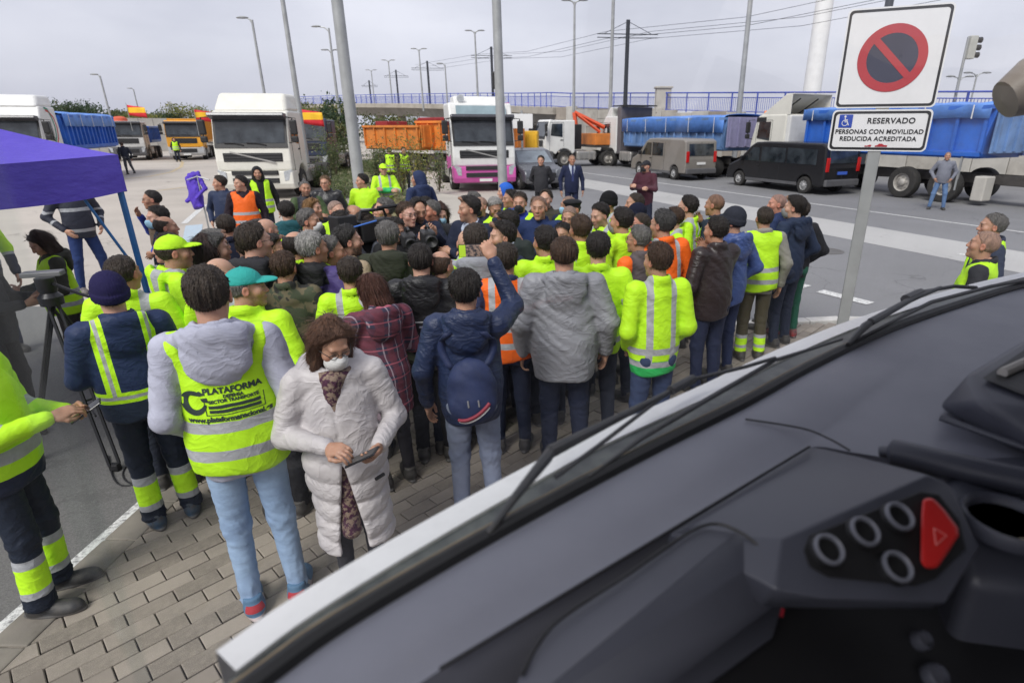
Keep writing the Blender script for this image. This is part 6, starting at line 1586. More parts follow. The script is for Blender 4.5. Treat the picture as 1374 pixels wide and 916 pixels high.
P(417, 256, 1.78, 40, 'person with shoulder long hair in charcoal jacket beside the television camera', ('plain', 'down'), CHAR, hair='mane', hc=H_BL, beard=.5, hf=55, seed=1.0)
P(414, 281, 1.72, 60, 'person in charcoal with a white mask in front of the shoulder long hair', ('plain', 'down'), CHAR, hair='short', hc=H_G, hf=70, mask=M_mask_w, seed=2.0)
P(345, 283, 1.74, 85, 'person in dark top and orange vest looking left behind the dark coats', ('plain', 'down'), (.05, .04, .04), vest=HV_vesto, hair='short', hc=(.07, .06, .055), hf=272, seed=0.0)
P(356, 292, 1.70, 140, 'person in dark brown coat seen from behind near the orange collar', ('plain', 'down'), BRN, hair=None, hf=120, skin=(.50, .29, .21), seed=1.0)
P(337, 311, 1.74, 110, 'person in black hooded jacket looking right beside the olive jacket', ('hood', 'down'), (.018, .018, .016), hair='crop', hc=H_D, hf=95, seed=2.0)
P(364, 315, 1.70, 115, 'person in plain yellow sweater looking right in front of the brown coat', ('plain', 'down'), YEL, tm=HV_plain, hair='quiff', hc=H_K, hf=82, beard=.25, seed=0.0)
P(379, 338, 1.66, 165, 'person in camouflage jacket beside the purple jacket', ('plain', 'down'), (1, 1, 1), tm=M_camo, hair='short', hc=H_B, hf=150, seed=1.0)
# middle
P(466, 303, 1.76, 125, 'person in beige coat looking right beyond the purple jacket', ('plain', 'down'), (.42, .33, .22), hair='short', hc=(.03, .028, .027), beard=.9, hf=98, seed=2.0, res=.013, hr=.007)
P(444, 318, 1.70, 90, 'person in charcoal hidden between purple jacket and beige coat', ('plain', 'down'), CHAR, hair='short', hc=H_G, hf=90, seed=0.0)
P(468, 346, 1.64, 175, 'person in yellow taped jacket in front of the beige coat, seen from behind', ('plain', 'down'), YEL, tm=HV_jk, hair='recede', hc=H_D, seed=1.0)
P(590, 335, 1.68, 165, 'person in yellow jacket with a blue mask beside the black nylon jacket', ('plain', 'down'), YEL, tm=HV_jk, hair='ring', hc=H_B, hf=140, mask=M_mask_b, seed=2.0)
camA, _, _, _ = P(459, 284, 1.74, 120, 'person in grey nylon hood steadying the television camera with both hands', ('hood', 'camera'), (.05, .055, .07), tm=M_nylon, hair='short', hc=H_K, hf=60, seed=0.0)
P(450, 269, 1.74, 20, 'person in open yellow vest and blue mask behind the television camera', ('plain', 'down'), CHAR, vest=HV_vest, opened=True, hair='buzz', hc=H_G, hf=35, mask=M_mask_b, seed=1.0)
P(474, 274, 1.72, 20, 'person in charcoal bowing the head behind the television camera', ('plain', 'down'), CHAR, hair='ring', hc=H_D, hf=20, hp=15, seed=2.0)
P(489, 285, 1.70, 60, 'person in black looking down at a phone right of the television camera', ('plain', 'phone'), BLK, hair='short', hc=H_D, hf=55, hp=18, beard=.8, seed=0.0)
P(517, 266, 1.78, 80, 'person in yellow vest with blue shoulders looking left by the photographers', ('plain', 'down'), (.02, .04, .16), vest=HV_vest, hair='short', hc=H_G, hf=292, seed=1.0)
P(507, 264, 1.72, 5, 'person in orange and blue jacket holding both hands up', ('plain', 'camera'), ORG, tm=hivis('orange and blue jacket', ORG, (), (), sleeves=(.02, .05, .15)), hair='short', hc=H_B, feet=None, hf=0, seed=2.0)
P(545, 272, 1.78, 30, 'person with glasses in black holding a camera with both hands', ('plain', 'camera'), BLK, hair='short', hc=H_B, glasses=True, hf=40, skin=(.55, .32, .25), seed=0.0)
P(530, 293, 1.66, 20, 'person in black with a dark mask bowing the head among the photographers', ('plain', 'phone'), BLK, hair='short', hc=H_K, hf=20, hp=15, mask=M_mask_k, seed=1.0)
P(560, 266, 1.80, 15, 'person in dark navy jacket lifting a camera beside the grey sweater', ('plain', 'camera'), (.015, .02, .045), hair='recede', hc=H_K, beard=.8, hf=18, hp=14, seed=2.0)
P(571, 255, 1.78, 45, 'person in plain navy behind the photographers, facing the crowd', ('plain', 'down'), NAVY, hair='short', hc=H_K, hf=55, seed=0.0)
P(577, 270, 1.72, 320, 'person in charcoal behind the photographers, turned left', ('plain', 'down'), CHAR, hair='short', hc=H_G, hf=300, skin=(.48, .21, .14), seed=1.0)
P(590, 273, 1.68, 20, 'person with long hair, blue mask and grey sweater looking down', ('plain', 'phone'), (.30, .30, .31), hair='long', hc=(.05, .022, .014), hf=15, hp=18, mask=M_mask_b, fem=1.0, seed=2.0)
P(560, 230, 1.80, 210, 'person in dark blue raised hood standing on the path', ('hood', 'down'), (.02, .033, .09), hair=None, hat='hoodup', hatc=(.02, .033, .09), hf=268, seed=0.0, zg=.1)
P(484, 227, 1.80, 340, 'person in short yellow and navy work jacket with tape looking left', ('plain', 'down'), YEL, tm=HV_jk2, lcol=NAVY, hair='short', hc=H_K, hf=285, seed=1.0)
P(513, 214, 1.84, 8, 'person in yellow cap and yellow jacket with green sleeves', ('plain', 'cross'), YEL, tm=HV_yg, lcol=(.02, .12, .05), hair='crop', hc=H_D, hat='cap', hatc=YEL, hf=8, beard=.3, seed=2.0)
P(628, 264, 1.84, 320, 'person in open navy suit jacket and pale shirt with folded arms', ('suit', 'cross'), (.014, .02, .045), hair='quiff', hc=H_K, hf=285, beard=.3, seed=0.0)
P(672, 298, 1.78, 300, 'person in navy suit looking left in the middle of the ring', ('suit', 'down'), (.012, .017, .045), hair='quiff', hc=H_K, hf=285, beard=.85, seed=1.0, res=.013, hr=.007)
P(681, 283, 1.78, 315, 'person in dark green suit jacket bending toward the navy suit', ('suit', 'down'), (.022, .03, .028), hair='quiff', hc=H_K, hf=285, hp=15, seed=2.0)
P(632, 249, 1.76, 300, 'person in grey mask and open vest behind the folded arms', ('plain', 'down'), CHAR, vest=HV_vest, opened=True, hair='short', hc=H_G, mask=M_mask_g, hf=285, seed=0.0)
P(643, 264, 1.72, 330, 'person in black mask and open vest in front of the pink truck', ('plain', 'down'), NAVY, vest=HV_vest, opened=True, hair='buzz', hc=(.2, .15, .12), mask=M_mask_k, hf=325, seed=1.0)
P(662, 265, 1.70, 340, 'person in navy jacket with a deeply bowed head before the pink truck', ('plain', 'down'), (.02, .03, .07), hair='short', hc=H_W, hf=20, hp=25, seed=2.0)
P(676, 238, 1.80, 290, 'person in bright blue raised hood in front of the thick post', ('plain', 'down'), NAVY, hair=None, hat='hoodup', hatc=(.02, .12, .55), hf=280, seed=0.0)
P(683, 246, 1.78, 300, 'person in yellow vest with blue sleeves in front of the blue hood', ('plain', 'down'), (.02, .05, .22), vest=HV_vest, hair='short', hc=H_K, hf=290, seed=1.0)
P(697, 259, 1.76, 350, 'person in black mask and open yellow vest over a blue shirt', ('plain', 'down'), (.02, .04, .30), vest=HV_vest, opened=True, hair='short', hc=H_D, mask=M_mask_k, hf=348, seed=2.0)
P(720, 255, 1.68, 340, 'person in white mask and dark green coat', ('plain', 'down'), (.02, .055, .045), hair='bob', hc=(.13, .08, .05), mask=M_mask_w, hf=320, fem=1.0, seed=0.0)
P(723, 263, 1.82, 350, 'person in plain navy track jacket facing the camera', ('plain', 'down'), (.014, .03, .10), hair='buzz', hc=H_K, hf=348, seed=1.0, res=.013, hr=.007)
P(732, 246, 1.80, 350, 'person in olive brown jacket behind the navy track jacket', ('plain', 'down'), (.05, .045, .035), hair='recede', hc=H_D, hf=345, beard=.5, seed=2.0)
P(762, 253, 1.78, 330, 'person in blue mask and yellow vest over navy looking left', ('plain', 'down'), NAVY, vest=HV_vest, hair='buzz', hc=H_G, mask=M_mask_b, hf=305, seed=0.0)
P(768, 267, 1.74, 345, 'person in black beret and dark jacket', ('plain', 'down'), CHAR, hair='crop', hc=H_D, hat='beret', hatc=BLK, hf=320, seed=1.0)
P(764, 276, 1.70, 350, 'person in charcoal bowing the head in front of the beret', ('plain', 'down'), CHAR, hair='buzz', hc=H_G, hf=345, hp=15, beard=.5, seed=2.0)
P(754, 300, 1.62, 330, 'person in black peering between two yellow jackets', ('plain', 'down'), BLK, hair='short', hc=H_K, hf=335, fem=1.0, seed=0.0)
P(805, 273, 1.76, 320, 'person in yellow taped jacket looking down left, below the black knitted cap', ('plain', 'down'), YEL, tm=HV_jk, hair='short', hc=H_K, hf=312, hp=12, beard=.4, seed=1.0)
P(815, 259, 1.76, 300, 'person in black knitted cap and yellow jacket', ('plain', 'down'), YEL, tm=HV_jk, hat='beanie', hatc=(.012, .012, .013), hf=290, seed=2.0)
P(851, 259, 1.78, 290, 'person in yellow jacket looking left in front of the crossed arms in maroon', ('plain', 'down'), YEL, tm=HV_jk, hair='crop', hc=H_D, hf=282, seed=0.0)
P(853, 275, 1.70, 300, 'person in navy knitted hat and yellow jacket beside the grey mask', ('plain', 'down'), YEL, tm=HV_jk, hat='beanie', hatc=(.012, .014, .03), hf=290, seed=1.0)
P(858, 286, 1.66, 290, 'person in charcoal with dark glasses between yellow and orange jackets', ('plain', 'down'), CHAR, hair='crop', hc=H_D, glasses=True, hf=285, skin=(.50, .23, .17), seed=2.0)
P(903, 279, 1.70, 280, "person in yellow jacket hidden behind the orange jacket's shoulder", ('plain', 'down'), YEL, tm=HV_jk, hair='short', hc=H_B, feet=None, hf=280, seed=0.0)
# standing apart
suit, _, _, _ = P(760, 211, 1.80, 10, 'person in navy suit and tie standing on the road', ('suit', 'down'), (.012, .018, .055), lcol=(.012, .018, .055), hair='buzz', hc=(.18, .13, .1), feet=(.30, 15.6), seed=1.0, group='people standing apart')
P(727, 211, 1.76, 350, 'person in dark zipped jacket beside the navy suit and tie', ('plain', 'back'), (.03, .03, .035), lcol=BLK, hair='short', hc=H_D, feet=(-.52, 15.9), seed=2.0, group='people standing apart')
P(867, 217, 1.78, 330, 'person in maroon uniform, cap and black mask with crossed arms', ('plain', 'cross'), (.07, .018, .03), lcol=(.012, .016, .035), hair='crop', hc=H_K, hat='cap', hatc=(.02, .02, .025), mask=M_mask_k, hf=315, feet=(1.92, 13.2), legs='wide', seed=0.0, group='people standing apart')
P(1248, 200, 1.76, 5, 'person in grey sweater and blue jeans before the trailer wheels', ('plain', 'pocket'), (.20, .21, .25), lcol=(.10, .17, .32), lm=M_denim, hair='buzz', hc=H_G, feet=(12.1, 18.6), legs='wide', seed=1.0, group='people standing apart')
P(182, 187, 1.75, 200, 'person in dark jacket and grey trousers walking across the empty lot', ('plain', 'down'), (.012, .015, .028), lcol=(.07, .07, .075), hair='crop', hc=H_B, feet=(-24.4, 33.5), legs='step', lean=10, seed=2.0, group='people standing apart')
P(47, 250, 1.80, 10, 'person in yellow and navy jacket with the head hidden by the canopy', ('plain', 'down'), YEL, tm=HV_jk2, lcol=(.03, .04, .09), feet=(-6.45, 6.15), seed=0.0, group='people standing apart', hair='short')
P(125, 240, 1.82, 20, 'person in charcoal taped jacket and blue trousers, legs apart, behind the canopy', ('plain', 'pocket'), (.05, .05, .08), tm=HV_grey, lcol=(.018, .04, .14), feet=(-7.5, 8.9), legs='wide', seed=1.0, group='people standing apart', hair='short', shoe=(.2, .18, .17))
P(46, 298, 1.64, 280, 'person in yellow vest and dark green hoodie reading a phone by the canopy', ('hood', 'phone'), (.05, .05, .038), vest=HV_vest, vhood=True, lcol=(.035, .03, .028), hair='long', hc=(.05, .028, .02), hf=285, hp=28, fem=1.0, seed=2.0, res=.013, hr=.007, group='people standing apart')
P(8, 330, 1.72, 60, 'person in dark clothes standing behind the video tripod', ('plain', 'phone'), (.018, .02, .024), lcol=(.015, .015, .017), feet=(-4.62, 4.35), hair='short', seed=0.0, group='people standing apart')
for px, ds, f_, lb in ((522, 24, 180, 'person in yellow vest by the orange tipper, facing away, seen through the bushes'), (541, 24.5, 20, 'person in yellow vest beneath the orange tipper edge, facing the crowd')):
    q = atd(px, 200, ds); P(px, 200, 1.75, f_, lb, ('plain', 'down'), CHAR, vest=HV_vest, feet=(q.x, q.y), seed=1.0, group='people standing apart', hair='short')
q = (-29.9, 46.5); P(193, 180, 1.75, 0, 'person in yellow vest standing by the yellow lorry door', ('plain', 'down'), CHAR, vest=HV_vest, feet=q, group='people standing apart')
print('people', PN[0])
# ================================================================== OUR OWN CAB: dashboard, glass, wipers
ZB = 1.95
base_px = [(150, 1092), (230, 1030), (304, 972), (378, 914), (460, 854), (600, 768), (740, 688), (880, 612), (1010, 545), (1100, 494), (1200, 446), (1300, 410), (1374, 387), (1450, 368)]
BASE = [at(x, y, ZB) for x, y in base_px]
d0 = (BASE[0] - BASE[2]).normalized(); BASE = [BASE[0] + d0 * .5] + BASE
d1 = (BASE[-1] - BASE[-3]).normalized(); BASE.append(BASE[-1] + d1 * 1.1)
u_ = (at(1000, 540, ZB) - at(390, 905, ZB)).normalized(); v_ = Vector((-u_.y, u_.x, 0))      # along the glass, out through it
cab = empty('truck_cab', (BASE[6].x - v_.x * .6, BASE[6].y - v_.y * .6, 0)); tag(cab, 'dark grey dashboard and windscreen of the truck cab one looks out from', 'truck cab')
cinv = Matrix.Translation(-cab.location)
def cc(o): o.matrix_parent_inverse = cinv; return o
def off(pts, d, z, near=None):
    """offset in plan; near: (point, factor) narrows the offset towards that end"""
    out = []; d_full = d
    for i, p in enumerate(pts):
        if near is not None: k_ = min(1, max(0, (p - near[0]).dot(u_) / .55)); d = d_full * (near[1] + (1 - near[1]) * k_)
        t = (pts[min(i + 1, len(pts) - 1)] - pts[max(0, i - 1)]).normalized(); out.append(Vector((p.x - t.y * d, p.y + t.x * d, z)))
    return out
def ribbon(rows):
    n = len(rows[0]); vs = [p for r_ in rows for p in r_]
    return MB().add(vs, [(j * n + i, j * n + i + 1, (j + 1) * n + i + 1, (j + 1) * n + i) for j in range(len(rows) - 1) for i in range(n - 1)])
def fine(pts, k=6):
    out = []
    for i in range(len(pts) - 1):
        p0, p1, p2, p3 = pts[max(i - 1, 0)], pts[i], pts[i + 1], pts[min(i + 2, len(pts) - 1)]
        for j in range(k):
            u = j / k; out.append(.5 * ((2 * p1) + (p2 - p0) * u + (2 * p0 - 5 * p1 + 4 * p2 - p3) * u * u + (3 * p1 - p0 - 3 * p2 + p3) * u ** 3))
    return out + [pts[-1]]
BL = fine(BASE)
g = NG('grained dash plastic'); n_ = g.noise(420, 2); g.bump(n_, .25, .0015)
c = g.mix(g.ramp(g.noise(4, 5), .3, .75), (.145, .150, .185), (.185, .190, .228)); c = g.mix(g.math('MULTIPLY', g.ramp(g.noise(260, 2), .66, .72), .25), c, (.22, .21, .2))
M_dash = g.done(c, g.math('ADD', g.math('MULTIPLY', g.noise(6, 4), .2), .36), spec=.6)
g = NG('dark grained dash plastic'); g.bump(g.noise(420, 2), .2, .0012); M_dash2 = g.done(g.mix(g.ramp(g.noise(5, 4), .3, .7), (.052, .055, .072), (.064, .067, .086)), .42, spec=.5)
M_rub = mat('black rubber seal', (.010, .010, .011), .55, var=.2, scale=20); M_tan = mat('tan sealant line', (.22, .16, .09), .8, var=.25, scale=30)
g = NG('dirty green glass edge'); st = g.noise(14, 5, rough=.7, stretch=(1, 1, .2))
M_edge = g.done(g.mix(g.ramp(st, .4, .75), (.028, .034, .032), (.12, .13, .115)), .4)
M_pan = mat('white front panel paint', (.74, .74, .74), .35, var=.05, scale=8, dirt=.12)
# dashboard top, falling gently towards the driver
inner = fine([at(x, y, ZB - .004) for x, y in ((330, 1090), (480, 980), (600, 892), (860, 737), (1030, 632), (1086, 600), (1140, 606), (1205, 618), (1290, 645), (1400, 665), (1520, 690))])
def resample(pts, n):
    L = [0.0]
    for a, b in zip(pts[:-1], pts[1:]): L.append(L[-1] + (b - a).length)
    out = []; j = 0
    for k in range(n):
        t = L[-1] * k / (n - 1)
        while j < len(L) - 2 and L[j + 1] < t: j += 1
        out.append(pts[j].lerp(pts[j + 1], (t - L[j]) / max(1e-9, L[j + 1] - L[j])))
    return out
OB, IB = resample(off(BL, .010, ZB), 140), resample(inner, 140)
rows = [[a + Vector((0, 0, -.02)) for a in OB]] + [[a.lerp(b, t) + Vector((0, 0, .010 * math.sin(math.pi * min(1, t * 1.1)) ** .5 if 0 < t < .9 else 0)) for a, b in zip(OB, IB)] for t in (0, .04, .1, .25, .5, .75, .9, 1)] + [[b + Vector((0, 0, -.03)) for b in IB], [b + Vector((0, 0, -.25)) for b in IB]]
o = cc(ribbon(rows).build('dashboard', M_dash, cab, sm=True, ang=80)); o.modifiers.new('thick', 'SOLIDIFY').thickness = .006
cc(MB().tube(off(BL, .012, ZB + .006), .013, 8).build('seal', M_rub, cab, sm=True))
cc(MB().tube(off(BL, .030, ZB + .004), .0035, 6).build('sealant_line', M_tan, cab, sm=True))
NE = (at(322, 890, ZB), .60); NE2 = (NE[0], .72)
cc(ribbon([off(BL, .02, ZB - .004), off(BL, .055, ZB - .006, NE), off(BL, .085, ZB - .008, NE)]).build('lower_glass_edge', M_edge, cab, sm=True))
c0 = at(322, 890, ZB); wp = [p for p in BL if (p - c0).dot(u_) > 0]; 
o = cc(ribbon([off(wp, .084, ZB - .03, NE), off(wp, .086, ZB - .004, NE), off(wp, .130, ZB - .006, NE2), off(wp, .136, ZB - .02, NE2), off(wp, .139, ZB - .06, NE2)]).build('front_panel', M_pan, cab, sm=True, ang=50))
# windscreen: a bowed sheet of slightly dirty glass
g = NG('windscreen glass'); t_ = g.t; t_.nodes.remove(g.b); o_ = t_.nodes['Material Output']
tr = g.n('BsdfTransparent'); tr.inputs[0].default_value = (.965, .98, .972, 1); gl = g.n('BsdfGlossy'); gl.inputs['Roughness'].default_value = .02; df = g.n('BsdfDiffuse'); df.inputs[0].default_value = (.75, .77, .8, 1)
fr_ = g.n('Fresnel'); fr_.inputs[0].default_value = 1.45; m1 = g.n('MixShader'); m2 = g.n('MixShader')
dirt = g.math('ADD', g.math('MULTIPLY', g.ramp(g.noise(5, 6, rough=.7, stretch=(1, 1, .5)), .42, .8), .045), g.math('MULTIPLY', g.ramp(g.noise(160, 2), .68, .74), .05))
g.l(g.math('MULTIPLY', fr_.outputs[0], .09), m1.inputs[0]); g.l(tr.outputs[0], m1.inputs[1]); g.l(gl.outputs[0], m1.inputs[2])
g.l(dirt, m2.inputs[0]); g.l(m1.outputs[0], m2.inputs[1]); g.l(df.outputs[0], m2.inputs[2]); g.l(m2.outputs[0], o_.inputs[0]); M_glass = g.m
rows = [off(BL, .014 - .17 * t, ZB + .95 * t) for t in np.linspace(0, 1, 9)]
cc(ribbon(rows).build('windscreen', M_glass, cab, sm=True, ang=89))
# unseen roof, header, back wall and door sides, added to shade the cab
M_lin = mat('grey cab lining', (.18, .18, .19), .9, var=.1)
rt_ = off(BL, -.16, ZB + .96); rb_ = off(BL, -.25, ZB + 1.08); L_, R_ = BL[0], BL[-1]
bk = lambda p, d_, z: Vector((p.x - v_.x * d_, p.y - v_.y * d_, z))
cc(ribbon([rt_, rb_, [bk(p, 1.9, ZB + 1.1) for p in rb_]]).build('roof_lining', M_lin, cab, sm=True, ang=40))
cc(ribbon([[bk(p, 1.9, ZB + 1.1) for p in rb_], [bk(p, 1.9, ZB - .9) for p in rb_]]).build('rear_wall', M_lin, cab))
for p in (L_, R_):
    cc(MB().add([bk(p, .1, ZB - .9), bk(p, 2.1, ZB - .9), bk(p, 2.1, ZB + .15), bk(p, .1, ZB + .05)], [(0, 1, 2, 3)]).build('door_panel', M_dash2, cab))
    cc(MB().tube([bk(p, 0.0, ZB), bk(p, .19, ZB + .96)], .05, 8).build('pillar', M_dash2, cab, sm=True))
cc(MB().add([bk(L_, .35, ZB - .9), bk(R_, .35, ZB - .9), bk(R_, 2.1, ZB - .9), bk(L_, 2.1, ZB - .9)], [(0, 1, 2, 3)]).build('floor_mat', M_dash2, cab))
# hooded instrument housings: hulls with rounded edges
def hull(name, pts, m, bv, seg=4, parent=None):
    bm = bmesh.new()
    for p in pts: bm.verts.new(p)
    r_ = bmesh.ops.convex_hull(bm, input=bm.verts); bmesh.ops.delete(bm, geom=[e for e in r_['geom_interior'] if isinstance(e, bmesh.types.BMVert)], context='VERTS')
    bmesh.ops.dissolve_limit(bm, angle_limit=R(4), verts=bm.verts, edges=bm.edges)
    me = bpy.data.meshes.new(name); bm.to_mesh(me); bm.free(); smooth(me, 75); o = link(name, me, m, parent or cab)
    b_ = bevel(o, bv, seg, 12)
    return cc(o)
Pa, Pb, Pc = at(1075, 712, 1.992), at(1242, 648, 2.0), at(1178, 796, 1.947)
pn = (Pb - Pa).cross(Pc - Pa).normalized(); camp = Vector((0, 0, CAM_H))
if pn.dot(camp - Pa) < 0: pn = -pn
def onp(px, py, lift=0.0):
    d_ = Vector(cam_ray(px, py)); t = (Pa + pn * lift - camp).dot(pn) / d_.dot(pn); return camp + d_ * t
Hb = [at(1088, 598, 1.958), at(1150, 612, 1.972), at(940, 700, 1.965), at(900, 715, 1.958), onp(1050, 722), onp(1244, 636), onp(1275, 650), onp(1316, 735), onp(1270, 808), onp(1100, 802), onp(1040, 790)]
Hb += [Vector((p.x, p.y, min(p.z - .025, 1.925))) - Vector((pn.x, pn.y, 0)) * .03 for p in Hb]
hull('switch_hood', Hb, M_dash2, .012)
Ha = [at(700, 900, 1.965), at(742, 838, 1.975), at(940, 706, 1.985), at(990, 712, 1.984), at(1030, 745, 1.965), at(1052, 800, 1.91), at(1040, 840, 1.87), at(800, 985, 1.90), at(660, 985, 1.96), at(840, 985, 1.86)]
Ha += [Vector((p.x, p.y, min(p.z - .02, 1.90))) for p in Ha]
hull('instrument_hood', Ha, M_dash2, .022, 5)
cc(MB().tube(fine([at(700, 905, 1.968), at(742, 838, 1.980), at(840, 772, 1.985), at(940, 706, 1.990), at(990, 712, 1.988), at(1030, 748, 1.968), at(1052, 802, 1.915)], 5), .0022, 5).build('hood_seam', M_rub, cab))
lowd = [at(640, 1000, 1.95), at(1000, 700, 1.93), at(1420, 620, 1.93), at(1500, 1000, 1.86)]
hull('lower_dash', [Vector((p.x, p.y, z)) for p in lowd for z in (1.80, 1.60)], mat('black lower dash', (.010, .010, .012), .5), .02)
cc(MB().tube(fine([at(590, 897, ZB + .012), at(860, 735, ZB + .014), at(1086, 599, ZB + .018)], 6), .0022, 5).build('dash_seam', M_rub, cab))
cc(MB().tube(fine([at(1000, 562, ZB + .012), at(1075, 574, ZB + .013), at(1112, 588, ZB + .014), at(1140, 604, ZB + .013)], 5), .0018, 5).build('dash_seam', M_rub, cab))
def plate_px(name, pts, l0, l1, m, parent=None, bv=.003):
    n = len(pts); vs = [onp(x, y, l0) for x, y in pts] + [onp(x, y, l1) for x, y in pts]
    o = MB().add(vs, [tuple(range(n)), tuple(range(n, 2 * n))] + [(i, (i + 1) % n, n + (i + 1) % n, n + i) for i in range(n)]).build(name, m, parent or cab, bv=bv, seg=3); return cc(o)
pan = [(1078, 737), (1086, 718), (1236, 659), (1260, 663), (1288, 698), (1296, 735), (1256, 776), (1228, 786), (1112, 774), (1086, 760)]
plate_px('switch_panel', pan, .001, .004, M_rub, bv=.002)
Mq = pn.to_track_quat('Z', 'Y').to_matrix().to_4x4()
for x, y in ((1107, 740), (1155, 716), (1201, 696), (1198, 763)):
    q = onp(x, y, .004); M = Matrix.Translation(q) @ Mq
    b_ = cc(MB().lathe([(.0205, 0), (.0200, .006), (.0185, .010), (.0150, .0105), (.0130, .005), (.0, .004)], 28, M).build('button', M_rub, cab, sm=True, ang=60))
    cc(MB().lathe([(.0190, .0090), (.0180, .0125), (.0160, .0135), (.0142, .0120), (.0134, .0085)], 28, M, False).build('button_rim', mat('worn grey rim', (.15, .155, .18), .35), b_, sm=True))
    b_.children[0].matrix_parent_inverse = Matrix.Identity(4)
M_haz = mat('red hazard switch', (.55, .02, .018), .35, var=.06)
hz_ = plate_px('hazard_button', [(1238, 668), (1252, 667), (1268, 684), (1286, 708), (1287, 718), (1270, 744), (1258, 762), (1240, 763), (1235, 752), (1236, 690)], .003, .014, M_haz, bv=.0052)
hp_ = [onp(1253, 708, .0146), onp(1270, 718, .0146), onp(1256, 731, .0146)]
hm_ = MB()
for a, b in zip(hp_, hp_[1:] + hp_[:1]): hm_.tube([a, b], .0007, 4)
o = hm_.build('triangle_mark', mat('pale red print', (.75, .2, .18), .5), hz_); o.matrix_parent_inverse = Matrix.Identity(4)
# small lower knobs, cup holder, roll, tray
for x, y, z, r_ in ((1232, 860, 1.83, .012), (1250, 908, 1.82, .015)):
    cc(MB().lathe([(r_, 0), (r_, .012), (r_ * .8, .016), (r_ * .7, .008), (0, .008)], 20, Matrix.Translation(at(x, y, z)) @ Mq).build('knob', M_dash2, cab, sm=True, ang=50))
cons = [at(1262, 640, 1.955), at(1310, 610, 1.95), at(1470, 600, 1.95), at(1300, 780, 1.90), at(1470, 800, 1.90), at(1280, 700, 1.93)]
hull('console', cons + [Vector((p.x, p.y, 1.7)) for p in cons], M_dash2, .02)
cp = at(1352, 700, 1.955)
rg_ = cc(MB().lathe([(.056, -.01), (.056, .006), (.052, .011), (.046, .006), (.044, -.004)], 32, Matrix.Translation(cp)).build('cup_holder', M_dash2, cab, sm=True, ang=60))
o = MB().lathe([(.044, -.002), (.0, -.002)], 32, Matrix.Translation(cp)).build('cup_shade', M_rub, rg_)  # flat black disc painting the shade inside the cup holder
o = MB().tube([cp + Vector((.040 * math.cos(a), .040 * math.sin(a), .001)) for a in np.linspace(-1.9, -.4, 10)], .004, 6).build('tan_ring', mat('tan plastic', (.25, .21, .14), .6), rg_)
cc(MB().tube(fine([at(1180, 606, ZB + .0), at(1205, 608, ZB + .008), at(1290, 628, ZB + .012), at(1400, 652, ZB + .01)], 6), [.004] + [.010] * 4 + [.022] * 15, 12).build('padded_roll', M_dash2, cab, sm=True))
tb = [at(1256, 548, 1.955), at(1300, 520, 1.955), at(1450, 430, 1.955), at(1450, 640, 1.955), at(1374, 608, 1.955)]
tt_ = [at(1300, 500, 2.03), at(1318, 488, 2.035), at(1450, 410, 2.04), at(1450, 560, 2.03), at(1318, 540, 2.02)]
hull('dash_tray', tb + tt_, M_dash2, .012)
tw_ = [at(1318, 507, 2.037), at(1400, 452, 2.037), at(1420, 540, 2.036), at(1374, 530, 2.035)]
cc(MB().add(tw_, [(0, 1, 2, 3)]).build('tray_shade', M_rub, cab))  # flat black sheet painting the shade inside the tray opening
cc(MB().tube([at(1345, 500, 2.042), at(1385, 482, 2.042)], .009, 8).build('tray_paper', mat('pale paper', (.4, .38, .35), .8), cab))
cc(MB().tube([at(1262, 560, 1.968), at(1374, 600, 1.966), at(1440, 622, 1.966)], .006, 8).build('tray_lip', M_dash2, cab, sm=True))
# flat patches coloured as reflections in the dark instrument well
for x, y, z, m_, s_ in ((1045, 820, 1.80, mat('red sticker', (.45, .03, .05), .4), .010), (1052, 880, 1.78, mat('white sticker', (.5, .5, .55), .4), .014), (1065, 870, 1.78, mat('blue sticker', (.05, .06, .3), .4), .012), (968, 855, 1.80, mat('white sticker', (.5, .5, .55), .4), .005)):
    q = at(x, y, z + .012); cc(MB().add([q + Vector((-s_, -.3 * s_, 0)), q + Vector((.2 * s_, -s_, 0)), q + Vector((s_, .4 * s_, 0)), q + Vector((-.1 * s_, s_, .002))], [(0, 1, 2, 3)]).build('painted_glint', m_, cab))
# wipers outside the glass
M_wip = mat('dusty wiper arm', (.035, .035, .037), .5, var=.25, scale=20, dirt=.3)
def wiper(parts, lab):
    w_ = None
    for nm, pts, r_ in parts:
        o = MB().tube([at(x, y, z) for x, y, z in pts], r_, 8).build(nm, M_wip, cab if w_ is None else w_, sm=True)
        if w_ is None: cc(o); w_ = o
        else: o.matrix_parent_inverse = Matrix.Identity(4)
    return w_
a1 = wiper([('wiper', [(655, 716, 1.965), (690, 668, 1.985), (735, 612, 2.0), (742, 600, 2.0)], [.004, .006, .009, .007]),
            ('arm', [(738, 606, 2.0), (820, 565, 2.0), (890, 530, 1.998), (916, 516, 1.998)], [.010, .007, .005, .004]),
            ('joint', [(900, 524, 2.0), (930, 508, 2.0)], .009), ('link', [(745, 640, 1.985), (800, 600, 1.99), (905, 520, 1.996)], .0035),
            ('blade', [(790, 640, 1.968), (860, 588, 1.972), (950, 535, 1.972), (1040, 483, 1.972), (1130, 455, 1.97)], [.002, .0045, .005, .0045, .003]),
            ('arm_tip', [(925, 510, 1.995), (1000, 492, 1.988), (1040, 480, 1.98)], .004)], '')
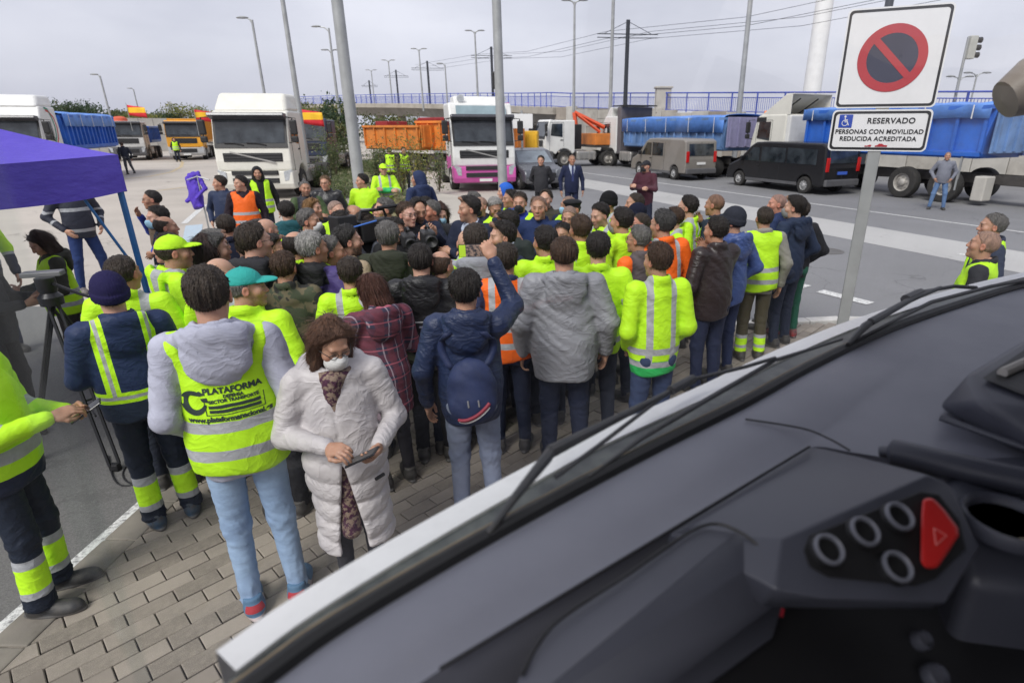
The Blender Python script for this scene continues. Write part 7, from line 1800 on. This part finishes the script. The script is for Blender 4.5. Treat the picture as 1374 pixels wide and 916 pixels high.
a2 = wiper([('wiper', [(1138, 462, 1.97), (1160, 438, 1.995), (1180, 424, 2.0)], [.005, .010, .007]), ('arm', [(1168, 432, 2.0), (1225, 400, 2.0), (1262, 386, 1.998)], [.010, .008, .006]),
            ('joint', [(1215, 402, 2.0), (1235, 393, 2.0)], .014), ('blade', [(1150, 455, 1.972), (1250, 405, 1.974), (1330, 384, 1.975), (1400, 372, 1.975)], [.003, .006, .006, .004]),
            ('arm_tip', [(1235, 392, 1.998), (1280, 384, 1.99), (1310, 386, 1.98)], .006)], '')
# outside mirror at the right edge
q = atd(1408, 104, 2.3)
mr = cc(MB().lathe([(0, -.16), (.10, -.15), (.15, -.06), (.16, .06), (.10, .15), (0, .16)], 20, Matrix.Translation(q) @ Matrix.Rotation(R(62), 4, 'Y') @ Matrix.Diagonal((.55, .5, .85, 1))).build('mirror', mat('brown grey mirror shell', (.20, .17, .14), .5, var=.2), cab, sm=True, ang=60))
o = MB().tube([q + Vector((.05, 0, 0)), q + Vector((.5, -.2, -.1))], .02, 8).build('mirror_arm', M_rub, mr); 
# ================================================================== THINGS PEOPLE HOLD OR STAND BY
M_phone = mat('black phone glass', (.012, .012, .014), .15); M_ink2 = mat('vest print ink', (.02, .035, .03), .7)
def world_of(root, v):
    bpy.context.view_layer.update(); return root.matrix_world @ Vector(v)
def phone(root, p, rot, label, size=(.075, .009, .155), screen=None, case=M_phone):
    bpy.context.view_layer.update()
    o = MB().box((0, 0, 0), size).build('phone', case, bv=.006, seg=3); tag(o, label, 'phone')
    o.matrix_world = Matrix.LocRotScale(world_of(root, p), (root.matrix_world.to_quaternion() @ rot.to_quaternion()), None)
    s_ = MB().box((0, -size[1] / 2 - .0006, 0), (size[0] * .92, .0008, size[2] * .94)).build('screen', screen or M_phone, o)
    MB().lathe([(.008, 0), (.007, .002), (0, .002)], 12, Matrix.Translation((-.02, size[1] / 2, size[2] * .36)) @ Matrix.Rotation(R(-90), 4, 'X')).build('lens', M_rub, o)
    return o
E3 = lambda x, y, z: Matrix.Rotation(R(z), 3, 'Z') @ Matrix.Rotation(R(y), 3, 'Y') @ Matrix.Rotation(R(x), 3, 'X')
phone(wom, (-.055, .40, 1.135), E3(-62, 0, 60), 'phone in a dark case in the hands of the person in the pale coat')
phone(edge, (-.05, .40, 1.13), E3(-60, 0, 20), 'phone held by the person in yellow beside the tripod')
g = NG('phone picture'); c = g.mix(g.ramp(g.noise(60, 3), .4, .6), (.05, .05, .06), (.35, .25, .2)); z_ = g.xyz()[2]; c = g.mix(g.math('LESS_THAN', z_, -.035), c, (.5, .75, .05))
M_pic = g.done(c, .2)
phone(back, (.035, .285, 1.80), E3(0, 90, 0), 'phone filming the crowd in the raised hand', screen=M_pic)
# lettering pressed onto cloth: flat letter meshes dropped onto the vest along its back
def press(root, target, s, size, x, z, m, bold=.0, spacing=1.0, side=-1, name='lettering', me=None, align='CENTER'):
    tm_ = target.data; bv = BVHTree.FromPolygons([v.co for v in tm_.vertices], [tuple(p.vertices) for p in tm_.polygons])
    me = me or textmesh(s, size, align, bold, spacing); me.materials.clear()
    bm = bmesh.new(); bm.from_mesh(me); bmesh.ops.triangulate(bm, faces=bm.faces); bmesh.ops.subdivide_edges(bm, edges=[e for e in bm.edges if e.calc_length() > .012], cuts=1)
    for v in bm.verts:
        px_, pz_ = x - side * v.co.x, z + v.co.y
        hit = bv.ray_cast(Vector((px_, side * .8, pz_)), Vector((0, -side, 0)))
        v.co = (hit[0] + Vector((0, side * .0025, 0))) if hit[0] is not None else Vector((px_, side * .15, pz_))
    bm.to_mesh(me); bm.free(); return link(name, me, m, target)
def poly_me(polys):
    m_ = MB()
    for p in polys: m_.add([(a, b, 0) for a, b in p], [tuple(range(len(p)))])
    return m_.mesh('mark')
def logo():
    ps = []; n = 26
    for k in range(n):          # open ring that thickens to one side, like a G with a leafy top
        a0, a1 = R(60 + 290 * k / n), R(60 + 290 * (k + 1) / n); w0 = .010 + .022 * math.sin(math.pi * k / n); w1 = .010 + .022 * math.sin(math.pi * (k + 1) / n)
        ps.append([(.05 * math.cos(a0), .055 * math.sin(a0)), (.05 * math.cos(a1), .055 * math.sin(a1)), ((.05 - w1) * math.cos(a1), (.055 - w1) * math.sin(a1)), ((.05 - w0) * math.cos(a0), (.055 - w0) * math.sin(a0))])
    ps += [[(-.005, .035), (.03, .052), (.05, .035), (.03, .030)], [(.03, .02), (.055, .022), (.058, .0), (.035, .005)]]
    return poly_me(ps)
def bar(x0, x1, z0, z1): return [(x0, z0), (x1, z0), (x1, z1), (x0, z1)]
def bars(x0, x1, z0, z1, n=14): return [bar(x0 + (x1 - x0) * i / n, x0 + (x1 - x0) * (i + 1) / n, z0, z1) for i in range(n)]
def vest_print(root, v, k=1.0):
    press(root, v, '', 0, -.125 * k, 1.2020, M_ink2, me=logo(), name='emblem')
    press(root, v, 'PLATAFORMA', .036 * k, .030, 1.2470, M_ink2, .0016)
    press(root, v, 'DEFENSA', .019 * k, .030, 1.2210, M_ink2, .001); press(root, v, 'SECTOR TRANSPORTE', .019 * k, .030, 1.2030, M_ink2, .001)
    fr_ = bars(-.115, .115, -.074, -.071) + bars(-.10, .10, -.044, -.030) + bars(-.10, .10, -.064, -.050) + [bar(sx * .1135 - .0015, sx * .1135 + .0015, -.074 + .009 * k, -.065 + .009 * k) for sx in (-1, 1) for k in range(7)]
    press(root, v, '', 0, .030, 1.2170, M_ink2, me=poly_me(fr_), name='frame_print')
    press(root, v, 'www.plataformanacional.es', .031 * k, .005, 1.1250, M_ink2, .0014, .96)
vest_print(plat, plat_v); vest_print(ghood, ghood_v)
press(teal, teal_j, 'N CAR', .062, .02, 1.25, M_ink2, .002)
press(blk, blk_j, '', 0, 0, 1.20, mat('white piping', (.6, .6, .6), .6), me=poly_me([bar(-.19 + .02 * k, -.17 + .02 * k, -.004, .004) for k in range(19)]), name='piping')
press(blk, blk_j, '', 0, .02, 1.165, mat('pale label', (.35, .36, .45), .6), me=poly_me([bar(-.05 + .02 * k, -.032 + .02 * k, -.007, .007) for k in range(5)]), name='label')
# backpack
bp = empty('backpack', back.location, back.rotation_euler[2]); bp.scale = back.scale; tag(bp, 'navy backpack with red edging and a white zip on the raincoat', 'backpack')
M_bp = mat('navy backpack cloth', (.012, .022, .075), .7, var=.2, scale=9, bump=.5, bscale=14, bdist=.01)
bv_, bf_ = surface(lambda p: smax(smin(ell(p, (.02, -.235, 1.08), (.15, .085, .205)), ell(p, (.02, -.27, .99), (.135, .07, .11)), .05) + .005 * wrinkle(p, 1.4, 2), .87 - p[:, 2], .04), (-.2, -.40, .84), (.24, -.08, 1.32), .011)
bag = link('bag', np_mesh('bag', bv_, bf_), M_bp, bp)
bj = BVHTree.FromPolygons([v.co for v in back_j.data.vertices], [tuple(p.vertices) for p in back_j.data.polygons])
for sx in (-1, 1):
    pts = []
    for t in np.linspace(0, 1, 12):
        x = sx * (.10 + .055 * math.sin(math.pi * t)); z = 1.18 + .24 * t
        h_ = bj.ray_cast(Vector((x, -.8, z)), Vector((0, 1, 0))); pts.append((h_[0] if h_[0] is not None else Vector((x, -.12, z))) + Vector((0, -.008, 0)))
    vs = []; 
    for p in pts: vs += [p + Vector((-.022, 0, 0)), p + Vector((.022, 0, 0))]
    o = MB().add(vs, [(2 * i, 2 * i + 1, 2 * i + 3, 2 * i + 2) for i in range(len(pts) - 1)]).build('strap', M_bp, bp, sm=True); o.modifiers.new('t', 'SOLIDIFY').thickness = .01
def on_bag(x, z):
    t = BVHTree.FromPolygons(bv_.tolist(), bf_.tolist()) if not hasattr(on_bag, 't') else on_bag.t; on_bag.t = t
    h_ = t.ray_cast(Vector((x, -.9, z)), Vector((0, 1, 0))); return (h_[0] if h_[0] is not None else Vector((x, -.3, z))) + Vector((0, -.003, 0))
MB().tube([on_bag(-.06 + .014 * k, .905 + .0006 * k * k) for k in range(14)], .006, 6).build('white_trim', mat('white trim', (.65, .65, .66), .6), bag, sm=True)
MB().tube([on_bag(-.06 + .014 * k, .930 + .0006 * k * k) for k in range(14)], .012, 6).build('red_trim', mat('dark red trim', (.22, .02, .04), .7), bag, sm=True)
for x in (.0, .06): MB().tube([on_bag(x, 1.06), on_bag(x + .004, 1.02)], .005, 6).build('zip_pull', mat('steel zip', (.4, .4, .42), .4, .6), bag)
# green folded umbrella under the arm of the plaid coat
um = empty('umbrella', plaid.location, plaid.rotation_euler[2]); um.scale = plaid.scale; tag(um, 'folded olive green umbrella under the arm of the plaid coat', 'umbrella')
M_um = mat('olive umbrella cloth', (.085, .105, .055), .7, var=.2, scale=12, bump=.5, bscale=16, bdist=.01)
vs = []; fs = []; n = 16
for i, (t, r_) in enumerate(((0, .012), (.08, .040), (.2, .055), (.34, .058), (.46, .045), (.56, .026), (.62, .010))):
    for j in range(n):
        a = 2 * math.pi * j / n; rr = r_ * (1 + .22 * (j % 2)); vs.append((.10 + t * .95, .10 + rr * math.cos(a), 1.10 - t * .55 + rr * math.sin(a)))
fs = [(i * n + j, i * n + (j + 1) % n, (i + 1) * n + (j + 1) % n, (i + 1) * n + j) for i in range(6) for j in range(n)]
MB().add(vs, fs).build('canopy_cloth', M_um, um, sm=True, ang=70)
MB().tube([(-.10, .10, 1.21), (.10, .10, 1.10), (.74, .10, .73)], [.012, .008, .004], 8).build('shaft', M_blackp, um, sm=True)
# scarf of the woman in the pale coat
g = NG('patterned scarf'); c = g.mix(g.ramp(g.noise(42, 3), .45, .55), (.055, .012, .035), (.22, .16, .12)); c = g.mix(g.ramp(g.noise(60, 2), .6, .64), c, (.02, .006, .014)); M_scarf = g.done(c, .85)
sc_v, sc_f = surface(lambda p: smin(torus(p, (0, -.005, 1.455), .085, .085, -.25, .034, 1.2) , smin(rcone(p, (.02, .095, 1.43), (.03, .085, 1.15), .050, .040), rcone(p, (.03, .085, 1.15), (.035, .13, .55), .04, .060), .03), .03) + .006 * wrinkle(p, 2, 1), (-.15, -.15, .45), (.15, .26, 1.54), .010)
link('scarf', np_mesh('scarf', sc_v, sc_f), M_scarf, wom)
MB().tube([(-.17, .155, .86), (-.12, .18, .855)], .010, 6).build('pocket_edge', M_rub, wom_j, sm=True)
# news cameras
def tv_camera(root, p, label, rz=0, k=1.0):
    bpy.context.view_layer.update(); e_ = empty('video_camera', world_of(root, p), root.rotation_euler[2] + R(rz)); e_.scale = (k,) * 3; tag(e_, label, 'camera')
    MB().box((0, 0, 0), (.13, .30, .17)).build('body', M_blackp, e_, bv=.02, seg=3)
    MB().lathe([(.045, 0), (.05, .10), (.062, .14), (.06, .19), (.05, .19), (.045, .15), (0, .14)], 20, Matrix.Translation((0, .15, 0)) @ Matrix.Rotation(R(-90), 4, 'X')).build('lens', M_rub, e_, sm=True, ang=40)
    MB().box((-.12, .06, .05), (.12, .015, .085)).build('viewfinder', mat('grey screen', (.10, .12, .14), .3), e_, bv=.006)
    MB().tube([(0, -.12, .09), (0, -.10, .15), (0, .10, .15), (0, .12, .09)], .012, 8).build('handle', M_blackp, e_, sm=True)
    MB().tube([(.05, .02, .17), (.05, .26, .17)], .014, 8).build('microphone', M_rub, e_, sm=True)
    return e_
c1 = tv_camera(camA, (.02, .36, 1.52), 'large black television camera with a blue cable beside the shoulder long hair', 0, 1.25)
MB().box((0, -.26, .02), (.14, .16, .24)).build('battery', M_blackp, c1, bv=.01); MB().tube([(.05, -.3, .02), (.14, -.3, .06), (.2, -.1, .1)], .006, 6).build('cable', mat('blue cable', (.05, .15, .5), .5), c1, sm=True)
for nm, px, py, ds, lab in (('a', 548, 322, 5.3, 'video camera held by the person with glasses in black'), ('b', 574, 318, 5.2, 'black camera with a long microphone beside the blue mask and grey sweater')):
    e_ = empty('video_camera', atd(px, py, ds), R(200)); tag(e_, lab, 'camera')
    MB().box((0, 0, 0), (.12, .22, .12)).build('body', M_blackp, e_, bv=.02, seg=3)
    MB().lathe([(.04, 0), (.045, .10), (.055, .14), (.045, .15), (0, .12)], 18, Matrix.Translation((0, .11, 0)) @ Matrix.Rotation(R(-90), 4, 'X')).build('lens', M_rub, e_, sm=True, ang=40)
    MB().tube([(0, -.1, .06), (0, 0, .11), (0, .12, .1)], .012, 8).build('handle', M_blackp, e_, sm=True)
# video tripod at the left
tp = at(62, 500, .004); e_ = empty('video_tripod', (-3.72, 3.98, .004)); tag(e_, 'black video tripod with a fluid head and pan bar beside the navy beanie', 'tripod')
M_tri = mat('black anodised tube', (.02, .02, .022), .35, .3)
for k in range(3):
    a = R(80 + 120 * k); c_, s_ = math.cos(a), math.sin(a)
    for dd in (-.03, .03): MB().tube([(-s_ * dd, c_ * dd, 1.25), (c_ * .42 - s_ * dd, s_ * .42 + c_ * dd, .05)], .012, 6).build('leg', M_tri, e_)
    MB().tube([(0, 0, .45), (c_ * .29, s_ * .29, .42)], .008, 6).build('spreader', M_tri, e_); MB().box((c_ * .42, s_ * .42, .03), (.07, .05, .06)).build('foot', M_rub, e_, bv=.01)
MB().lathe([(.07, 1.24), (.075, 1.30), (.05, 1.33), (.06, 1.36), (.06, 1.44), (0, 1.44)], 18).build('fluid_head', M_tri, e_, sm=True, ang=40)
MB().box((0, 0, 1.47), (.09, .24, .035), None, Matrix.Rotation(R(-70), 3, 'Z')).build('quick_plate', mat('grey plate', (.18, .18, .19), .4, .3), e_, bv=.006)
MB().tube([(.04, 0, 1.40), (.30, -.08, 1.34), (.52, -.14, 1.30)], .011, 8).build('pan_bar', M_tri, e_, sm=True)
vs = [(-3.6, 3.9, .012), (-3.2, 3.5, .012), (-2.95, 3.75, .012), (-3.1, 3.95, .012), (-3.35, 3.8, .012), (-3.2, 3.55, .012), (-2.7, 3.35, .06)]
tag(MB().tube(fine([Vector(p) for p in vs], 8), .006, 6).build('cable', M_rub, sm=True), 'black cable lying in loops on the asphalt by the tripod', 'cable')
# purple jacket hung on a thin stand
jp = at(266, 217, 1.95); st_ = empty('coat_stand', (-6.50, 10.53, .004)); tag(st_, 'thin white stand holding up the purple jacket', 'stand')
MB().tube([(0, 0, 0), (0, 0, 1.66)], .014, 8).build('post', M_galv, st_); MB().tube([(-.2, 0, 1.58), (0, 0, 1.64), (.2, 0, 1.58)], .012, 6).build('cross_arm', M_galv, st_); MB().lathe([(.2, 0), (.2, .02), (0, .03)], 16).build('foot', M_galv, st_)
pj = empty('purple_jacket', (-6.50, 10.4, .40), R(160)); pj.rotation_euler = (R(6), R(13), R(150)); tag(pj, 'purple jacket hanging empty from a thin stand near the cream cab', 'jacket')
link('cloth', jacket_me('hood', 'front', .016, .85, .78, 0, 2.0, .015), mat('purple jacket cloth', (.075, .03, .42), .7, var=.2, scale=6, bump=.6, bscale=9, bdist=.03), pj, own=True).scale = (1, .75, .9)
# backpack straps and details of the hi-vis crowd end here
# tie of the navy suit
sh_ = [c for c in suit.children if c.name.startswith('shirt')][0]
MB().hexa([(-.022, .118, 1.46), (.022, .118, 1.46), (.018, .105, 1.46), (-.018, .105, 1.46), (-.014, .130, 1.475), (.014, .130, 1.475), (.014, .11, 1.475), (-.014, .11, 1.475)]).hexa([(-.03, .150, 1.10), (.03, .150, 1.10), (.03, .13, 1.10), (-.03, .13, 1.10), (-.018, .132, 1.46), (.018, .132, 1.46), (.018, .11, 1.46), (-.018, .11, 1.46)]).build('tie', mat('dark blue tie silk', (.02, .03, .12), .5), suit)
